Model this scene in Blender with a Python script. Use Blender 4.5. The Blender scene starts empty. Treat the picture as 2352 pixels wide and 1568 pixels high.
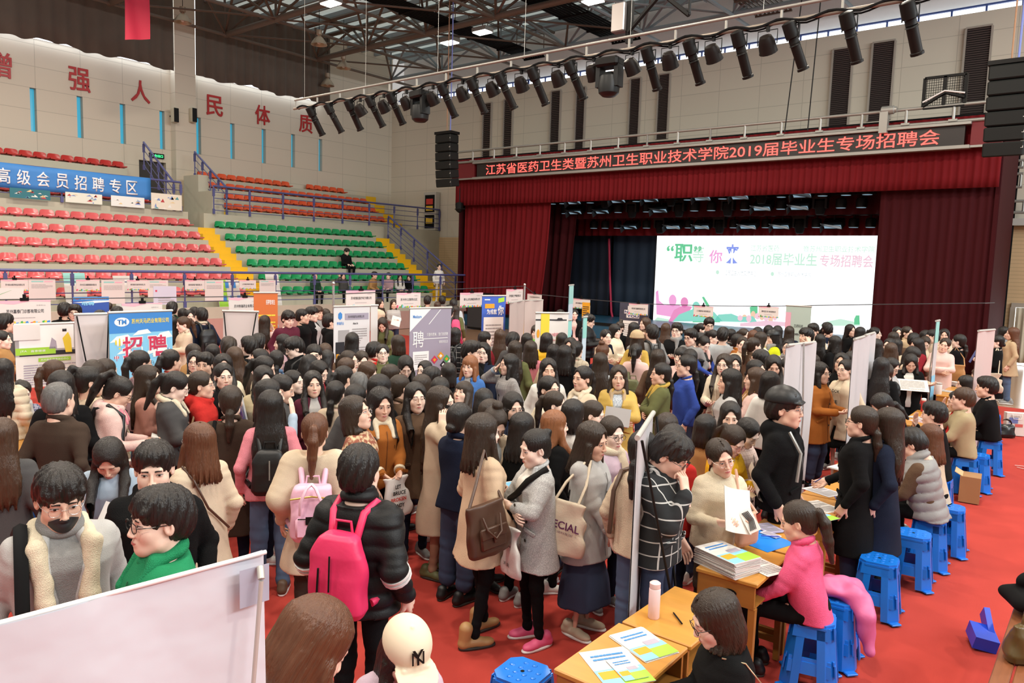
import bpy, math, random
import numpy as np
from mathutils import Vector, Matrix
# ---------------------------------------------------------------- camera, world, light, exposure
scene = bpy.context.scene
COL = scene.collection
PI = math.pi
F_PX, YAW, PITCH, ROLL, CAM_H = 1727.85,0.679526,0.102436,-0.029753,2.75
_cy, _sy = math.cos(YAW), math.sin(YAW)
FW = np.array([-_sy * math.cos(PITCH), _cy * math.cos(PITCH),-math.sin(PITCH)])
_r0 = np.array([_cy, _sy, 0.0]); _d0 = np.cross(FW, _r0)
RT = math.cos(ROLL) * _r0 + math.sin(ROLL) * _d0
DN = -math.sin(ROLL) * _r0 + math.cos(ROLL) * _d0
CAM = np.array([0.0,0.0, CAM_H])
cam_d = bpy.data.cameras.new('camera'); cam_o = bpy.data.objects.new('camera', cam_d); COL.objects.link(cam_o)
cam_d.sensor_width = 36.0; cam_d.lens = F_PX / 2352 * 36.0; cam_d.clip_end = 200
M3 = Matrix([[RT[i],-DN[i],-FW[i]] for i in range(3)])
cam_o.matrix_world = Matrix.Translation(CAM.tolist()) @ M3.to_4x4()
scene.camera = cam_o
scene.view_settings.view_transform = 'Standard'; scene.view_settings.look = 'None'
scene.view_settings.gamma = 1.0; scene.view_settings.use_curve_mapping = False
scene.view_settings.exposure = 0.0
scene.cycles.max_bounces = 5; scene.cycles.diffuse_bounces = 3; scene.cycles.glossy_bounces = 2
scene.cycles.transmission_bounces = 2; scene.cycles.transparent_max_bounces = 6
scene.cycles.caustics_reflective = False; scene.cycles.caustics_refractive = False
world = bpy.data.worlds.new('daylight'); scene.world = world; world.use_nodes = True
world.node_tree.nodes['Background'].inputs[0].default_value = (1.0,0.96,0.91,1)
world.node_tree.nodes['Background'].inputs[1].default_value = 0.50
LAMP_W = 420.0          # each high-bay lamp
LAMP_COL = (1.0,0.90,0.76)
LAMP_Z = 11.2
LAMPS_LIT = [(-2,2),(-9,3),(-16,2),(-2,10),(-9,10),(-16,9),(-23,11),(3,16),(-5,17),(-12,17),(5,5),(-23,4),(0,-4),(-8,-4)]
def lamp_light(x, y, z, parent=None):
 d = bpy.data.lights.new('lamp_glow', 'AREA'); d.shape = 'DISK'; d.size = 0.62; d.energy = LAMP_W; d.color = LAMP_COL
 o = bpy.data.objects.new('lamp_glow', d); COL.objects.link(o); o.location = (x, y, z)
 if parent: o.parent = parent
 return o
def area(name, loc, rot, sx, sy, energy, col):
 d = bpy.data.lights.new(name, 'AREA'); d.shape = 'RECTANGLE'; d.size = sx; d.size_y = sy; d.energy = energy; d.color = col
 o = bpy.data.objects.new(name, d); COL.objects.link(o); o.location = loc; o.rotation_euler = rot
 return o
# ---------------------------------------------------------------- helpers
def ray(x, y):
 d = FW * F_PX + RT * (x - 1176) + DN * (y - 784); return d / np.linalg.norm(d)
def atz(x, y, z):
 d = ray(x, y); return CAM + d * ((z - CAM_H) / d[2])
def aty(x, y, Y):
 d = ray(x, y); return CAM + d * (Y / d[1])
def atx(x, y, X):
 d = ray(x, y); return CAM + d * (X / d[0])
def proj(p):
 p = np.array(p, float) - CAM; w = p @ FW
 return 1176 + F_PX * (p @ RT) / w, 784 + F_PX * (p @ DN) / w, w
MATS = {}
def mat(name, col, rough=0.6, metal=0.0, var=0.0, vscale=8.0, bump=0.0, bscale=60.0, sheen=0.0, spec=0.5, emit=0.0, ecol=None, stretch=None, alpha=1.0, coat=0.0, trans=0.0):
 """procedural principled material: optional colour noise (var), noise bump, sheen"""
 if name in MATS: return MATS[name]
 m = bpy.data.materials.new(name); m.use_nodes = True; MATS[name] = m
 nt = m.node_tree; b = nt.nodes['Principled BSDF']
 c = (*col, 1.0)
 b.inputs['Base Color'].default_value = c; b.inputs['Roughness'].default_value = rough; b.inputs['Metallic'].default_value = metal
 b.inputs['Specular IOR Level'].default_value = spec
 if sheen: b.inputs['Sheen Weight'].default_value = sheen
 if coat: b.inputs['Coat Weight'].default_value = coat
 if alpha < 1: b.inputs['Alpha'].default_value = alpha
 if trans: b.inputs['Transmission Weight'].default_value = trans
 if emit:
  b.inputs['Emission Color'].default_value = (*(ecol or col),1); b.inputs['Emission Strength'].default_value = emit
 if var or bump:
  tc = nt.nodes.new('ShaderNodeTexCoord'); src = tc.outputs['Object']
  if stretch:
   mp = nt.nodes.new('ShaderNodeMapping'); mp.inputs['Scale'].default_value = stretch
   nt.links.new(src, mp.inputs['Vector']); src = mp.outputs['Vector']
 if var:
  n = nt.nodes.new('ShaderNodeTexNoise'); n.inputs['Scale'].default_value = vscale; n.inputs['Detail'].default_value = 3
  nt.links.new(src, n.inputs['Vector'])
  r = nt.nodes.new('ShaderNodeMix'); r.data_type = 'RGBA'
  r.inputs['A'].default_value = (*[max(0, x * (1 - var)) for x in col],1); r.inputs['B'].default_value = (*[min(1, x * (1 + var)) for x in col],1)
  nt.links.new(n.outputs['Fac'], r.inputs['Factor']); nt.links.new(r.outputs['Result'], b.inputs['Base Color'])
 if bump:
  n2 = nt.nodes.new('ShaderNodeTexNoise'); n2.inputs['Scale'].default_value = bscale; n2.inputs['Detail'].default_value = 2
  nt.links.new(src, n2.inputs['Vector'])
  bp = nt.nodes.new('ShaderNodeBump'); bp.inputs['Strength'].default_value = bump; bp.inputs['Distance'].default_value = 0.01
  nt.links.new(n2.outputs['Fac'], bp.inputs['Height']); nt.links.new(bp.outputs['Normal'], b.inputs['Normal'])
 return m
def tag(o, label=None, cat=None, group=None, kind=None):
 if label: o['label'] = label
 if cat: o['category'] = cat
 if group: o['group'] = group
 if kind: o['kind'] = kind
 return o
def empty(name, loc=(0,0,0), rz=0.0, label=None, cat=None, group=None, parent=None):
 o = bpy.data.objects.new(name, None); COL.objects.link(o); o.location = loc; o.rotation_euler = (0,0, rz); o.empty_display_size = 0.1
 if parent: o.parent = parent
 return tag(o, label, cat, group)
def copy_tree(o, parent=None):
 c = o.copy(); COL.objects.link(c)
 if parent: c.parent = parent
 for ch in o.children: copy_tree(ch, c)
 return c
_TXT = {}
def glyphs(body, bold=0.0):
 """outline of a line of lettering as a flat mesh scaled to the unit square"""
 k = (body, bold)
 if k not in _TXT:
  cu = bpy.data.curves.new('lettering', 'FONT'); cu.body = body; cu.size = 1.0; cu.resolution_u = 3; cu.offset = bold
  o = bpy.data.objects.new('lettering', cu); me = bpy.data.meshes.new_from_object(o)
  n = len(me.vertices); v = np.zeros(n * 3); me.vertices.foreach_get('co', v); v = v.reshape(-1,3)[:, :2]
  f = [tuple(p.vertices) for p in me.polygons]
  lo, hi = v.min(0), v.max(0); asp = (hi[0] - lo[0]) / (hi[1] - lo[1])
  v = (v - lo) / (hi - lo)
  bpy.data.objects.remove(o); bpy.data.curves.remove(cu); bpy.data.meshes.remove(me)
  _TXT[k] = (v, f, asp)
 return _TXT[k]
class MB:
 """collects shapes into one mesh"""
 def __init__(s): s.v = []; s.f = []; s.m = []; s.n = 0
 def add(s, v, f, mi=0):
  v = np.asarray(v, float).reshape(-1,3); b = s.n
  s.v.append(v); s.n += len(v)
  s.f += [tuple(b + i for i in q) for q in f]; s.m += [mi] * len(f); return s
 def box(s, c, d, R=None, mi=0, taper=1.0):
  x, y, z = d[0] / 2, d[1] / 2, d[2] / 2; t = taper
  v = np.array([(-x * t, -y * t, -z),(x * t, -y * t, -z),(x * t, y * t, -z),(-x * t, y * t, -z),(-x, -y, z),(x, -y, z),(x, y, z),(-x, y, z)])
  if R is not None: v = v @ np.array(R).T
  return s.add(v + np.array(c),[(0,3,2,1),(4,5,6,7),(0,1,5,4),(1,2,6,5),(2,3,7,6),(3,0,4,7)], mi)
 def bbox(s, c, d, r=0.01, R=None, mi=0):
  """box with chamfered edges"""
  x, y, z = d[0] / 2, d[1] / 2, d[2] / 2; r = min(r, x * .9, y * .9, z * .9); v = []; 
  for sz in (-1,1):
   for a, b in ((-1,-1),(1,-1),(1,1),(-1,1)):
    v += [(a * (x - r), b * (y - r), sz * z),(a * x, b * (y - r), sz * (z - r)),(a * (x - r), b * y, sz * (z - r))]
  f = [(0,9,6,3),(12,15,18,21)]
  def e(i, j): return i * 3 + j
  q = [(0,1),(1,2),(2,3),(3,0)]
  for k, (a, b) in enumerate(q):
   w = 2 if k % 2 == 0 else 1
   f.append((e(a, w), e(b, w), e(b + 4, w), e(a + 4, w)))
   f.append((e(a, 0), e(b, 0), e(b, w), e(a, w)))
   f.append((e(a + 4, w), e(b + 4, w), e(b + 4,0), e(a + 4,0)))
  for a in range(4):
   w1, w2 = (1,2) if a % 2 == 0 else (2,1)
   f.append((e(a, w1), e(a, w2), e(a + 4, w2), e(a + 4, w1)))
   f.append((e(a, 0), e(a, w2), e(a, w1))); f.append((e(a + 4,0), e(a + 4, w1), e(a + 4, w2)))
  v = np.array(v, float)
  if R is not None: v = v @ np.array(R).T
  return s.add(v + np.array(c), f, mi)
 def tube(s, pts, r, n=8, mi=0, caps=True, up=None):
  pts = np.asarray(pts, float); rs = np.broadcast_to(np.asarray(r, float),(len(pts),))
  t = np.gradient(pts, axis=0); t /= np.linalg.norm(t, axis=1, keepdims=True) + 1e-12
  a = np.array([0,0,1.0]) if abs(t[0][2]) < .9 else np.array([1.0,0,0])
  V = []
  for i in range(len(pts)):
   a = a - t[i] * (a @ t[i]); a /= np.linalg.norm(a) + 1e-12; b = np.cross(t[i], a)
   for k in range(n):
    w = 2 * PI * k / n + (PI / 4 if n == 4 else 0); V.append(pts[i] + rs[i] * (math.cos(w) * a + math.sin(w) * b))
  f = [(i * n + k, i * n + (k + 1) % n, (i + 1) * n + (k + 1) % n, (i + 1) * n + k) for i in range(len(pts) - 1) for k in range(n)]
  if caps: f += [tuple(range(n))[::-1], tuple((len(pts) - 1) * n + k for k in range(n))]
  return s.add(V, f, mi)
 def lathe(s, prof, n=16, M=None, mi=0):
  V = []; f = []
  for r, z in prof:
   for k in range(n): V.append((r * math.cos(2 * PI * k / n), r * math.sin(2 * PI * k / n), z))
  for i in range(len(prof) - 1):
   for k in range(n): f.append((i * n + k, i * n + (k + 1) % n, (i + 1) * n + (k + 1) % n, (i + 1) * n + k))
  f += [tuple(range(n))[::-1], tuple((len(prof) - 1) * n + k for k in range(n))]
  V = np.array(V)
  if M is not None: M = np.array(M); V = V @ M[:3, :3].T + M[:3,3]
  return s.add(V, f, mi)
 def prism(s, poly, h, M=None, mi=0):
  n = len(poly); V = [(x, y, 0) for x, y in poly] + [(x, y, h) for x, y in poly]
  f = [tuple(range(n))[::-1], tuple(range(n, 2 * n))] + [(i, (i + 1) % n, n + (i + 1) % n, n + i) for i in range(n)]
  V = np.array(V, float)
  if M is not None: M = np.array(M); V = V @ M[:3, :3].T + M[:3,3]
  return s.add(V, f, mi)
 def grid(s, fn, nu, nv, mi=0, closed=False):
  V = [fn(i / nu, j / nv) for j in range(nv + 1) for i in range(nu + 1)]
  f = [(j * (nu + 1) + i, j * (nu + 1) + i + 1,(j + 1) * (nu + 1) + i + 1,(j + 1) * (nu + 1) + i) for j in range(nv) for i in range(nu)]
  return s.add(V, f, mi)
 def quad(s, o, u, w, mi=0):
  o, u, w = map(np.array, (o, u, w)); return s.add([o, o + u, o + u + w, o + w],[(0,1,2,3)], mi)
 def text(s, body, o, u, w, mi=0, bold=0.0, keep=False, lift=0.002):
  """lettering filling the rectangle o + a*u + b*w; keep: keep the letters' own width, centred"""
  v, f, asp = glyphs(body, bold); o, u, w = (np.array(k, float) for k in (o, u, w))
  if keep:
   L = np.linalg.norm(w) * asp / np.linalg.norm(u); o = o + u * (1 - L) / 2; u = u * L
  nrm = np.cross(u, w); nrm /= np.linalg.norm(nrm)
  return s.add(o + v[:, :1] * u + v[:, 1:] * w + nrm * lift, f, mi)
 def lines(s, o, u, w, rows, mi, seed=0, fill=.55, lift=.0015, cols=1):
  """rows of small illegible print as thin bars"""
  rg = random.Random(seed); o, u, w = (np.array(k, float) for k in (o, u, w)); nrm = np.cross(u, w); nrm /= np.linalg.norm(nrm); o = o + nrm * lift
  for r in range(rows):
   a = 0.0; end = 1.0 if rg.random() < .8 else rg.uniform(.3,.8)
   while a < end - .03:
    b = min(end, a + rg.uniform(.08,.3)); s.quad(o + u * a + w * (1 - (r + 1) / rows), u * (b - a - .012), w * fill / rows * .75, mi); a = b
  return s
 def build(s, name, mats, parent=None, smooth=None, loc=None, rot=None):
  me = bpy.data.meshes.new(name); v = np.concatenate(s.v) if s.v else np.zeros((0,3))
  me.from_pydata(v.tolist(),[], s.f)
  if not isinstance(mats, (list, tuple)): mats = [mats]
  for m in mats: me.materials.append(m)
  if len(mats) > 1: me.polygons.foreach_set('material_index', s.m)
  if smooth is not None:
   me.polygons.foreach_set('use_smooth', [True] * len(me.polygons))
   if smooth < 170: me.set_sharp_from_angle(angle=math.radians(smooth))
  o = bpy.data.objects.new(name, me); COL.objects.link(o)
  if parent: o.parent = parent
  if loc is not None: o.location = loc
  if rot is not None: o.rotation_euler = rot
  return o
def rot3(x=0, y=0, z=0): return np.array((Matrix.Rotation(z, 3, 'Z') @ Matrix.Rotation(y, 3, 'Y') @ Matrix.Rotation(x, 3, 'X')))
def frame(loc, R): 
 M = np.eye(4); M[:3, :3] = R; M[:3,3] = loc; return M
def align(a, b):
 """4x4 placing the z axis from a towards b"""
 z = np.array(b, float) - np.array(a, float); z /= np.linalg.norm(z); x = np.cross([0,0,1.0], z)
 if np.linalg.norm(x) < 1e-4: x = np.array([1.0,0,0])
 x /= np.linalg.norm(x); y = np.cross(z, x); return frame(a, np.stack([x, y, z],1))
ORD = ['first', 'second', 'third', 'fourth', 'fifth', 'sixth', 'seventh', 'eighth', 'ninth', 'tenth', 'eleventh', 'twelfth', 'thirteenth', 'fourteenth', 'fifteenth', 'sixteenth', 'seventeenth', 'eighteenth', 'nineteenth', 'twentieth', 'twenty-first', 'twenty-second', 'twenty-third', 'twenty-fourth', 'twenty-fifth', 'twenty-sixth', 'twenty-seventh', 'twenty-eighth', 'twenty-ninth', 'thirtieth']
# ---------------------------------------------------------------- the hall
XW, YB, YC, XF = -32.5,29.0,24.6,-22.8      # left wall, back wall, stage curtain, front of the stands
def panel_mat(name, col, axis, bw=1.6, bh=0.8, line=0.72, mortar=0.012, rough=.7):
 m = mat(name, col, rough); nt = m.node_tree; b = nt.nodes['Principled BSDF']
 tc = nt.nodes.new('ShaderNodeTexCoord'); sp = nt.nodes.new('ShaderNodeSeparateXYZ'); cb = nt.nodes.new('ShaderNodeCombineXYZ')
 br = nt.nodes.new('ShaderNodeTexBrick'); br.offset = 0.0; br.squash = 1.0
 nt.links.new(tc.outputs['Object'], sp.inputs[0]); nt.links.new(sp.outputs['Y' if axis == 'X' else 'X'], cb.inputs['X'])
 nt.links.new(sp.outputs['Z' if axis != 'Z' else 'Y'], cb.inputs['Y']); nt.links.new(cb.outputs[0], br.inputs['Vector'])
 br.inputs['Scale'].default_value = 1.0; br.inputs['Brick Width'].default_value = bw; br.inputs['Row Height'].default_value = bh
 br.inputs['Mortar Size'].default_value = mortar; br.inputs['Mortar Smooth'].default_value = 0.2
 br.inputs['Color1'].default_value = (*col, 1); br.inputs['Color2'].default_value = (*[c * .97 for c in col],1)
 br.inputs['Mortar'].default_value = (*[c * line for c in col],1); nt.links.new(br.outputs['Color'], b.inputs['Base Color'])
 return m
WALLC = (0.64,0.57,0.46)
m_wall = panel_mat('cream wall panels', WALLC, 'X'); m_wallb = panel_mat('cream wall panels across', WALLC, 'Y', 1.65,.82)
m_white = mat('white painted wall', (.78,.76,.74),.7, var=.03)
m_tan = panel_mat('tan acoustic boards', (.62,.43,.24), 'Y', .6,.12,.8)
m_conc = mat('painted concrete', (.50,.47,.37),.65, var=.06, vscale=3)
m_yellow = mat('yellow step paint', (.85,.50,.01),.5, var=.05)
m_carpet = mat('red event carpet', (.45,.055,.042),.95, var=.12, vscale=2.5, bump=.35, bscale=350, spec=.1)
m_wood_fl = panel_mat('sports floor boards', (.34,.19,.11), 'Z', 1.2,.1,.75,.004,.18)
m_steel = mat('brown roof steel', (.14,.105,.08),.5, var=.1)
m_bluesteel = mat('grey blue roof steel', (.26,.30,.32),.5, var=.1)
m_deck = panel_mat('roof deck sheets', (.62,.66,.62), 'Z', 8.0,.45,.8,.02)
m_deck.node_tree.nodes['Principled BSDF'].inputs['Emission Color'].default_value = (.80,.92,.86,1); m_deck.node_tree.nodes['Principled BSDF'].inputs['Emission Strength'].default_value = .34   # even glow added to brighten the deck, standing in for skylight
m_rail = mat('violet blue rail paint', (.085,.09,.24),.35)
m_black = mat('black metal', (.007,.0065,.006),.5, spec=.2)
m_blackm = mat('matt black', (.007,.007,.0075),.85, spec=.15)
m_grey = mat('grey metal', (.33,.32,.29),.4,.4)
m_lgrey = mat('light grey metal', (.55,.54,.5),.4,.3)
m_pale = mat('white plastic', (.82,.8,.78),.4)
m_sky = mat('bright sky', (1,1,1),.5, emit=2.2, ecol=(.9,.96,1))
m_blueglass = mat('blue lit glass', (.05,.3,.45),.2, emit=.55, ecol=(.05,.42,.62))
m_louv = mat('brown louvre', (.075,.055,.05),.5)
m_louf = mat('louvre frame', (.35,.3,.25),.5)
m_upcurt = mat('brown blackout cloth', (.12,.092,.07),.85, var=.15, vscale=1.5, sheen=.2)
fl = MB().box((-9,10,-.06),(27.6 + 16,40,.1))
b = MB(); b.quad((-32.5,-8,-.012),(46,0,0),(0,40,0)); tag(b.build('floor', m_wood_fl), kind='structure')
b = MB(); b.box((-9.2,5.4,-.0055),(26.9,27.6,.011)); tag(b.build('floor.001', m_carpet), kind='structure')
SLIT = [11.0 + 1.635 * k for k in range(-2,9)]
b = MB(); T = .35
def wbox(y0, y1, z0, z1): b.box((XW - T / 2,(y0 + y1) / 2,(z0 + z1) / 2),(T, y1 - y0, z1 - z0))
wbox(-8,15.0,0,7.2); wbox(16.15, YB, 0,7.2); wbox(15.0,16.15,6.64,7.2); wbox(15.0,16.15,0,4.2)
e0 = -8
for y in SLIT:
 wbox(e0, y, 7.2,8.8); e0 = y + .22
wbox(e0, YB, 7.2,8.8); wbox(-8, YB, 8.8,10.62); wbox(24.3, YB, 10.62,15)
tag(b.build('wall_left', m_wall), kind='structure')
for k, y in enumerate(SLIT):
 b = MB(); b.quad((XW - .24, y - .02,7.18),(0,.26,0),(0,0,1.64)); b.box((XW - .2, y + .012,8.0),(.06,.024,1.6), mi=1)
 tag(b.build('window_%d' % (k + 1),[m_blueglass, mat('dark slit frame', (.03,.05,.07),.5)]), kind='structure')
b = MB(); b.quad((XW - .3,-8,10.6),(0,32.4,0),(0,0,4.4)); tag(b.build('window_20', m_sky), kind='structure')
b = MB(); b.box((XW + .2,16.85,9.6),(.42,.92,10.9)); tag(b.build('trim_1', m_wall), kind='structure')
b = MB(); b.box((XW - .25,15.57,5.4),(.05,1.15,2.5)); b.box((XW - .22,15.57,5.4),(.02,.02,2.4), mi=1); tag(b.build('door_1', [mat('dark door', (.035,.028,.022),.5), m_black]), kind='structure')
for y0, y1 in ((-4,16.3),(17.4,24.2)):
 area('window_daylight', (XW + .16,(y0 + y1) / 2,10.66),(0, math.radians(-12),0),.2, y1 - y0,4.5 * (y1 - y0),(.80,.90,1))
def curtain(name, p0, p1, z0, z1, m, lab, cat='curtain', amp=.06, wl=.35, seed=0, hem=0.0, nx=None, taper=None, parent=None, thick=True):
 """hanging cloth with folds between two floor points"""
 rg = random.Random(seed); p0, p1 = np.array(p0, float), np.array(p1, float); L = np.linalg.norm(p1 - p0); u = (p1 - p0) / L; n = np.array([-u[1], u[0]])
 nx = nx or max(24, int(L / wl * 7)); ph = [rg.uniform(0,6.28) for _ in range(6)]
 def fn(a, t):
  s = a * L; w = amp * (math.sin(s * 2 * PI / wl + 1.3 * math.sin(s * 1.7 + ph[0])) + .5 * math.sin(s * 2 * PI / wl * .53 + ph[1])) * (.55 + .45 * (1 - t))
  z = z0 + (z1 - z0) * t
  if t == 0: z += hem * math.sin(s * 2.1 + ph[2]) + hem * .6 * math.sin(s * 6.3 + ph[3])
  x = a if taper is None else taper(a, t)
  q = p0 + u * L * x + n * w
  return (q[0], q[1], z)
 b = MB(); b.grid(fn, nx, 6); o = b.build(name, m, parent, smooth=180)
 if thick:
  s = o.modifiers.new('thickness', 'SOLIDIFY'); s.thickness = .012
 if lab: tag(o, lab, cat, 'blackout curtains along the left wall' if 'blackout' in lab else None)
 return o
curtain('blackout_curtain', (XW + .42,-4),(XW + .42,8.05),10.5,15, m_upcurt, 'brown blackout curtain panel at the far left of the high window band', hem=.06, seed=1, wl=.6)
curtain('blackout_curtain', (XW + .42,8.1),(XW + .42,16.36),10.5,15, m_upcurt, 'brown blackout curtain panel just left of the wall pillar, behind the red flag', hem=.06, seed=2, wl=.6)
curtain('blackout_curtain', (XW + .42,17.35),(XW + .42,24.4),10.5,15, m_upcurt, 'brown blackout curtain panel right of the wall pillar, ending at the white corner wall', hem=.06, seed=3, wl=.45)
m_slog = mat('red slogan letters', (.42,.02,.02),.4)
SL = '增强人民体质'
for k, (ch, yc) in enumerate(zip(SL, (10.05,12.77,15.13,18.42,20.86,23.3))):
 b = MB(); yc += 0; v, f, a = glyphs(ch, .012)
 for dx in (0.0,.03): b.add(np.stack([np.full(len(v), XW + .02 + dx), yc - .42 + v[:, 0] * .8,8.98 + v[:, 1] * .9],1), f)
 o = b.build('wall_character', m_slog); tag(o, 'large red wall character %s, %s from the left of the slogan' % (ch, ORD[k]), 'lettering', 'red slogan characters on the left wall')
pt = lambda x, y, Y: aty(x, y, Y)
LOUV = [((1112,240),(1131,415)),((1160,231),(1180,404)),((1268,212),(1290,372)),((1326,204),(1347,352)),((1450,184),(1474,330)),((1515,174),(1541,318)),((1915,117),(1948,290)),((2006,102),(2044,275)),((2220,69),(2262,268))]
b = MB()
b.box((-16, YB + .2,5.65),(33,.4,11.3)); tag(b.build('wall_back', m_wallb), kind='structure')
b = MB(); b.box((-16, YB + .9,13.3),(33,.1,3.4)); tag(b.build('wall_back.001', m_white), kind='structure')
b = MB(); b.quad((-32.5, YB + .6,11.32),(33,0,0),(0,0,.3)); b.box((-16, YB + .5,11.64),(33,.08,.06), mi=1)
for k in range(34): b.box((-32.3 + k, YB + .55,11.47),(.06,.05,.32), mi=1)
tag(b.build('window_21', [m_sky, mat('blue window frame', (.06,.1,.3),.4)]), kind='structure')
for k, (a, c) in enumerate(LOUV):
 p, q = pt(*a, YB), pt(*c, YB); zb = min(q[2], p[2] - 2.6); x0, x1 = p[0], q[0]
 w = abs(x1 - x0) if k > 5 else abs(pt(c[0], a[1], YB)[0] - p[0])
 x1 = x0 + max(w, .5); b = MB(); b.box(((x0 + x1) / 2, YB - .01,(p[2] + zb) / 2),(x1 - x0,.02, p[2] - zb), mi=1)
 n = 40
 for i in range(n): b.box(((x0 + x1) / 2, YB - .05, zb + (i + .5) * (p[2] - zb) / n),(x1 - x0 - .08,.05,(p[2] - zb) / n * .55), R=rot3(x=.5))
 for x in (x0, x1): b.box((x, YB - .05,(p[2] + zb) / 2),(.06,.1, p[2] - zb), mi=2)
 b.box(((x0 + x1) / 2, YB - .05, p[2] + .03),(x1 - x0,.1,.06), mi=2)
 o = b.build('louvre_window', [m_louv, m_black, m_louf]); tag(o, 'tall narrow brown louvre window high on the back wall, %s from the left' % ORD[k], 'window', 'louvre windows on the back wall')
b = MB(); z = aty(1040,545, YB)[2]; b.box((-27.3, YB - .02, z / 2),(4.6,.04, z)); tag(b.build('wall_back.002', m_tan), kind='structure')
pr = aty(2300,520, YB); b = MB(); b.box((pr[0] + 1.6, YB - .02, pr[2] / 2),(3.6,.04, pr[2])); tag(b.build('wall_back.003', m_tan), kind='structure')
b = MB(); b.box((pr[0] + 1.7, YB - .2, pr[2] + .12),(4,.4,.22)); tag(b.build('trim_2', m_lgrey), kind='structure')
d0 = aty(2328,705, YB); dx0 = d0[0]; dz = d0[2]
b = MB(); b.quad((dx0 + .05, YB - .045,0),(2.6,0,0),(0,0, dz)); b.box((dx0, YB - .08, dz / 2),(.14,.16, dz), mi=1); b.box((dx0 + 1.3, YB - .08, dz + .07),(2.7,.16,.14), mi=1)
tag(b.build('door_2', [mat('outdoor brightness', (1,1,1),.5, emit=2.6, ecol=(.92,.97,1)), m_louf]), kind='structure')
curtain('door_curtain', (dx0 + .1, YB - .3),(dx0 + .45, YB - .3),.1, dz, mat('pale door curtain', (.55,.48,.36),.8), 'pale curtain drawn aside in the bright doorway at the right edge', wl=.15, amp=.03, seed=8)
for k, (x, y0, y1) in enumerate(((2322,370,385),(2320,400,430),(2326,462,488))):
 p = aty(x, y0, YB - .4); q = aty(x, y1, YB - .4); b = MB(); 
 for z in (p[2], q[2]): b.tube([(p[0] - .02, YB - .4, z),(p[0] + .35, YB - .4, z)],.045,8)
 b.tube([(p[0] + .3, YB - .4, p[2]),(p[0] + .3, YB - .4, q[2])],.04,8); b.tube([(p[0] - .1, YB - .4, p[2]),(p[0] - .1, YB - .01, p[2])],.03,6)
 tag(b.build('pipe_bracket', m_grey), 'grey steel pipe bracket on the wall right of the stage, %s from the top' % ORD[k], 'pipe', 'pipe brackets beside the stage')
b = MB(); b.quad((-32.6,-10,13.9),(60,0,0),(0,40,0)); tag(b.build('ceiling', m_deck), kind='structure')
def truss(Y, k):
 t = empty('roof_truss', (-30, Y, 12.25),0, 'lattice roof truss spanning the hall, %s back from the stage wall' % ORD[k], 'roof truss', 'roof trusses')
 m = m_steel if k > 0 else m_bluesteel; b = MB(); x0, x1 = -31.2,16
 b.tube([(x0 + 30,0,0),(x1 + 30,0,0)],.13,8); b.build('lower_chord', m, t, smooth=50)
 b = MB()
 for s in (-.7,.7): b.tube([(x0 + 30, s, 1.3),(x1 + 30, s, 1.3)],.09,8)
 b.build('upper_chord', m, t, smooth=50)
 b = MB(); x = x0; i = 0
 while x < x1 - 1:
  for s in (-.7,.7):
   b.tube([(x + 30,0,0),(x + 31.9, s, 1.3)],.055,6); b.tube([(x + 31.9, s, 1.3),(x + 33.8,0,0)],.055,6)
  b.tube([(x + 31.9,-.7,1.3),(x + 31.9,.7,1.3)],.05,6); b.tube([(x + 30,0,0),(x + 30,0,1.5)],.05,6); x += 3.8
 b.build('lattice_web', m, t, smooth=50)
for k, Y in enumerate((27.7,22.9,18.2,13.4,8.7)): truss(Y, k)
for k, X in enumerate((-31.0,-27.4,-23.6,-19.8,-16,-12.2,-8.4,-4.6,-.8,3)):
 b = MB(); b.tube([(X, 6,12.2),(X, 29.3,12.2)],.065,6); b.tube([(X + 1.9,6,13.55),(X + 1.9,29.3,13.55)],.07,6)
 for Y in (8.7,13.4,18.2,22.9):
  b.tube([(X, Y, 12.25),(X + 1.9, Y + 2.35,13.5)],.05,6); b.tube([(X + 1.9, Y + 2.35,13.5),(X, Y + 4.7,12.25)],.05,6)
  b.tube([(X, Y, 12.25),(X + 3.8, Y + 4.7,12.25)],.04,6)
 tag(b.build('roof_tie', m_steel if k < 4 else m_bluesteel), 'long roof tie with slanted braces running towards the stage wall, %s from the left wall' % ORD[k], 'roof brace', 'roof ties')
b = MB()
for k in range(26): b.box((-8,7 + k * .9,13.78),(49,.1,.2))
tag(b.build('ceiling.001', m_bluesteel), kind='structure')
for k, (x, w) in enumerate(((-22.6,1.1),(-17.6,1.3),(-11.2,1.3),(-5.2,1.3))):
 t = empty('catwalk', (x, 18,12.5),0, 'dark slatted roof catwalk running towards the stage wall, %s from the left' % ORD[k], 'catwalk', 'roof catwalks')
 b = MB()
 for i in range(9): b.box((-w / 2 + i * w / 8,0,0),(.07,22,.05))
 for i in range(12): b.box((0,-11 + i * 2,-.05),(w + .1,.08,.06))
 b.build('slatted_deck', m_blackm if k < 2 else m_steel, t)
 for s in (-1,1):
  b = MB(); b.tube([(s * w / 2,-11,.95),(s * w / 2,11,.95)],.025,6); b.tube([(s * w / 2,-11,.5),(s * w / 2,11,.5)],.02,6)
  for i in range(12): b.tube([(s * w / 2,-11 + i * 2,0),(s * w / 2,-11 + i * 2,.95)],.02,6)
  b.build('guard_rail', m_steel, t, smooth=50)
m_lampglow = mat('lamp glow', (1,1,1),.5, emit=16, ecol=(1,.97,.86))
m_dome = mat('lamp dome', (.5,.4,.3),.35,.5)
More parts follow.
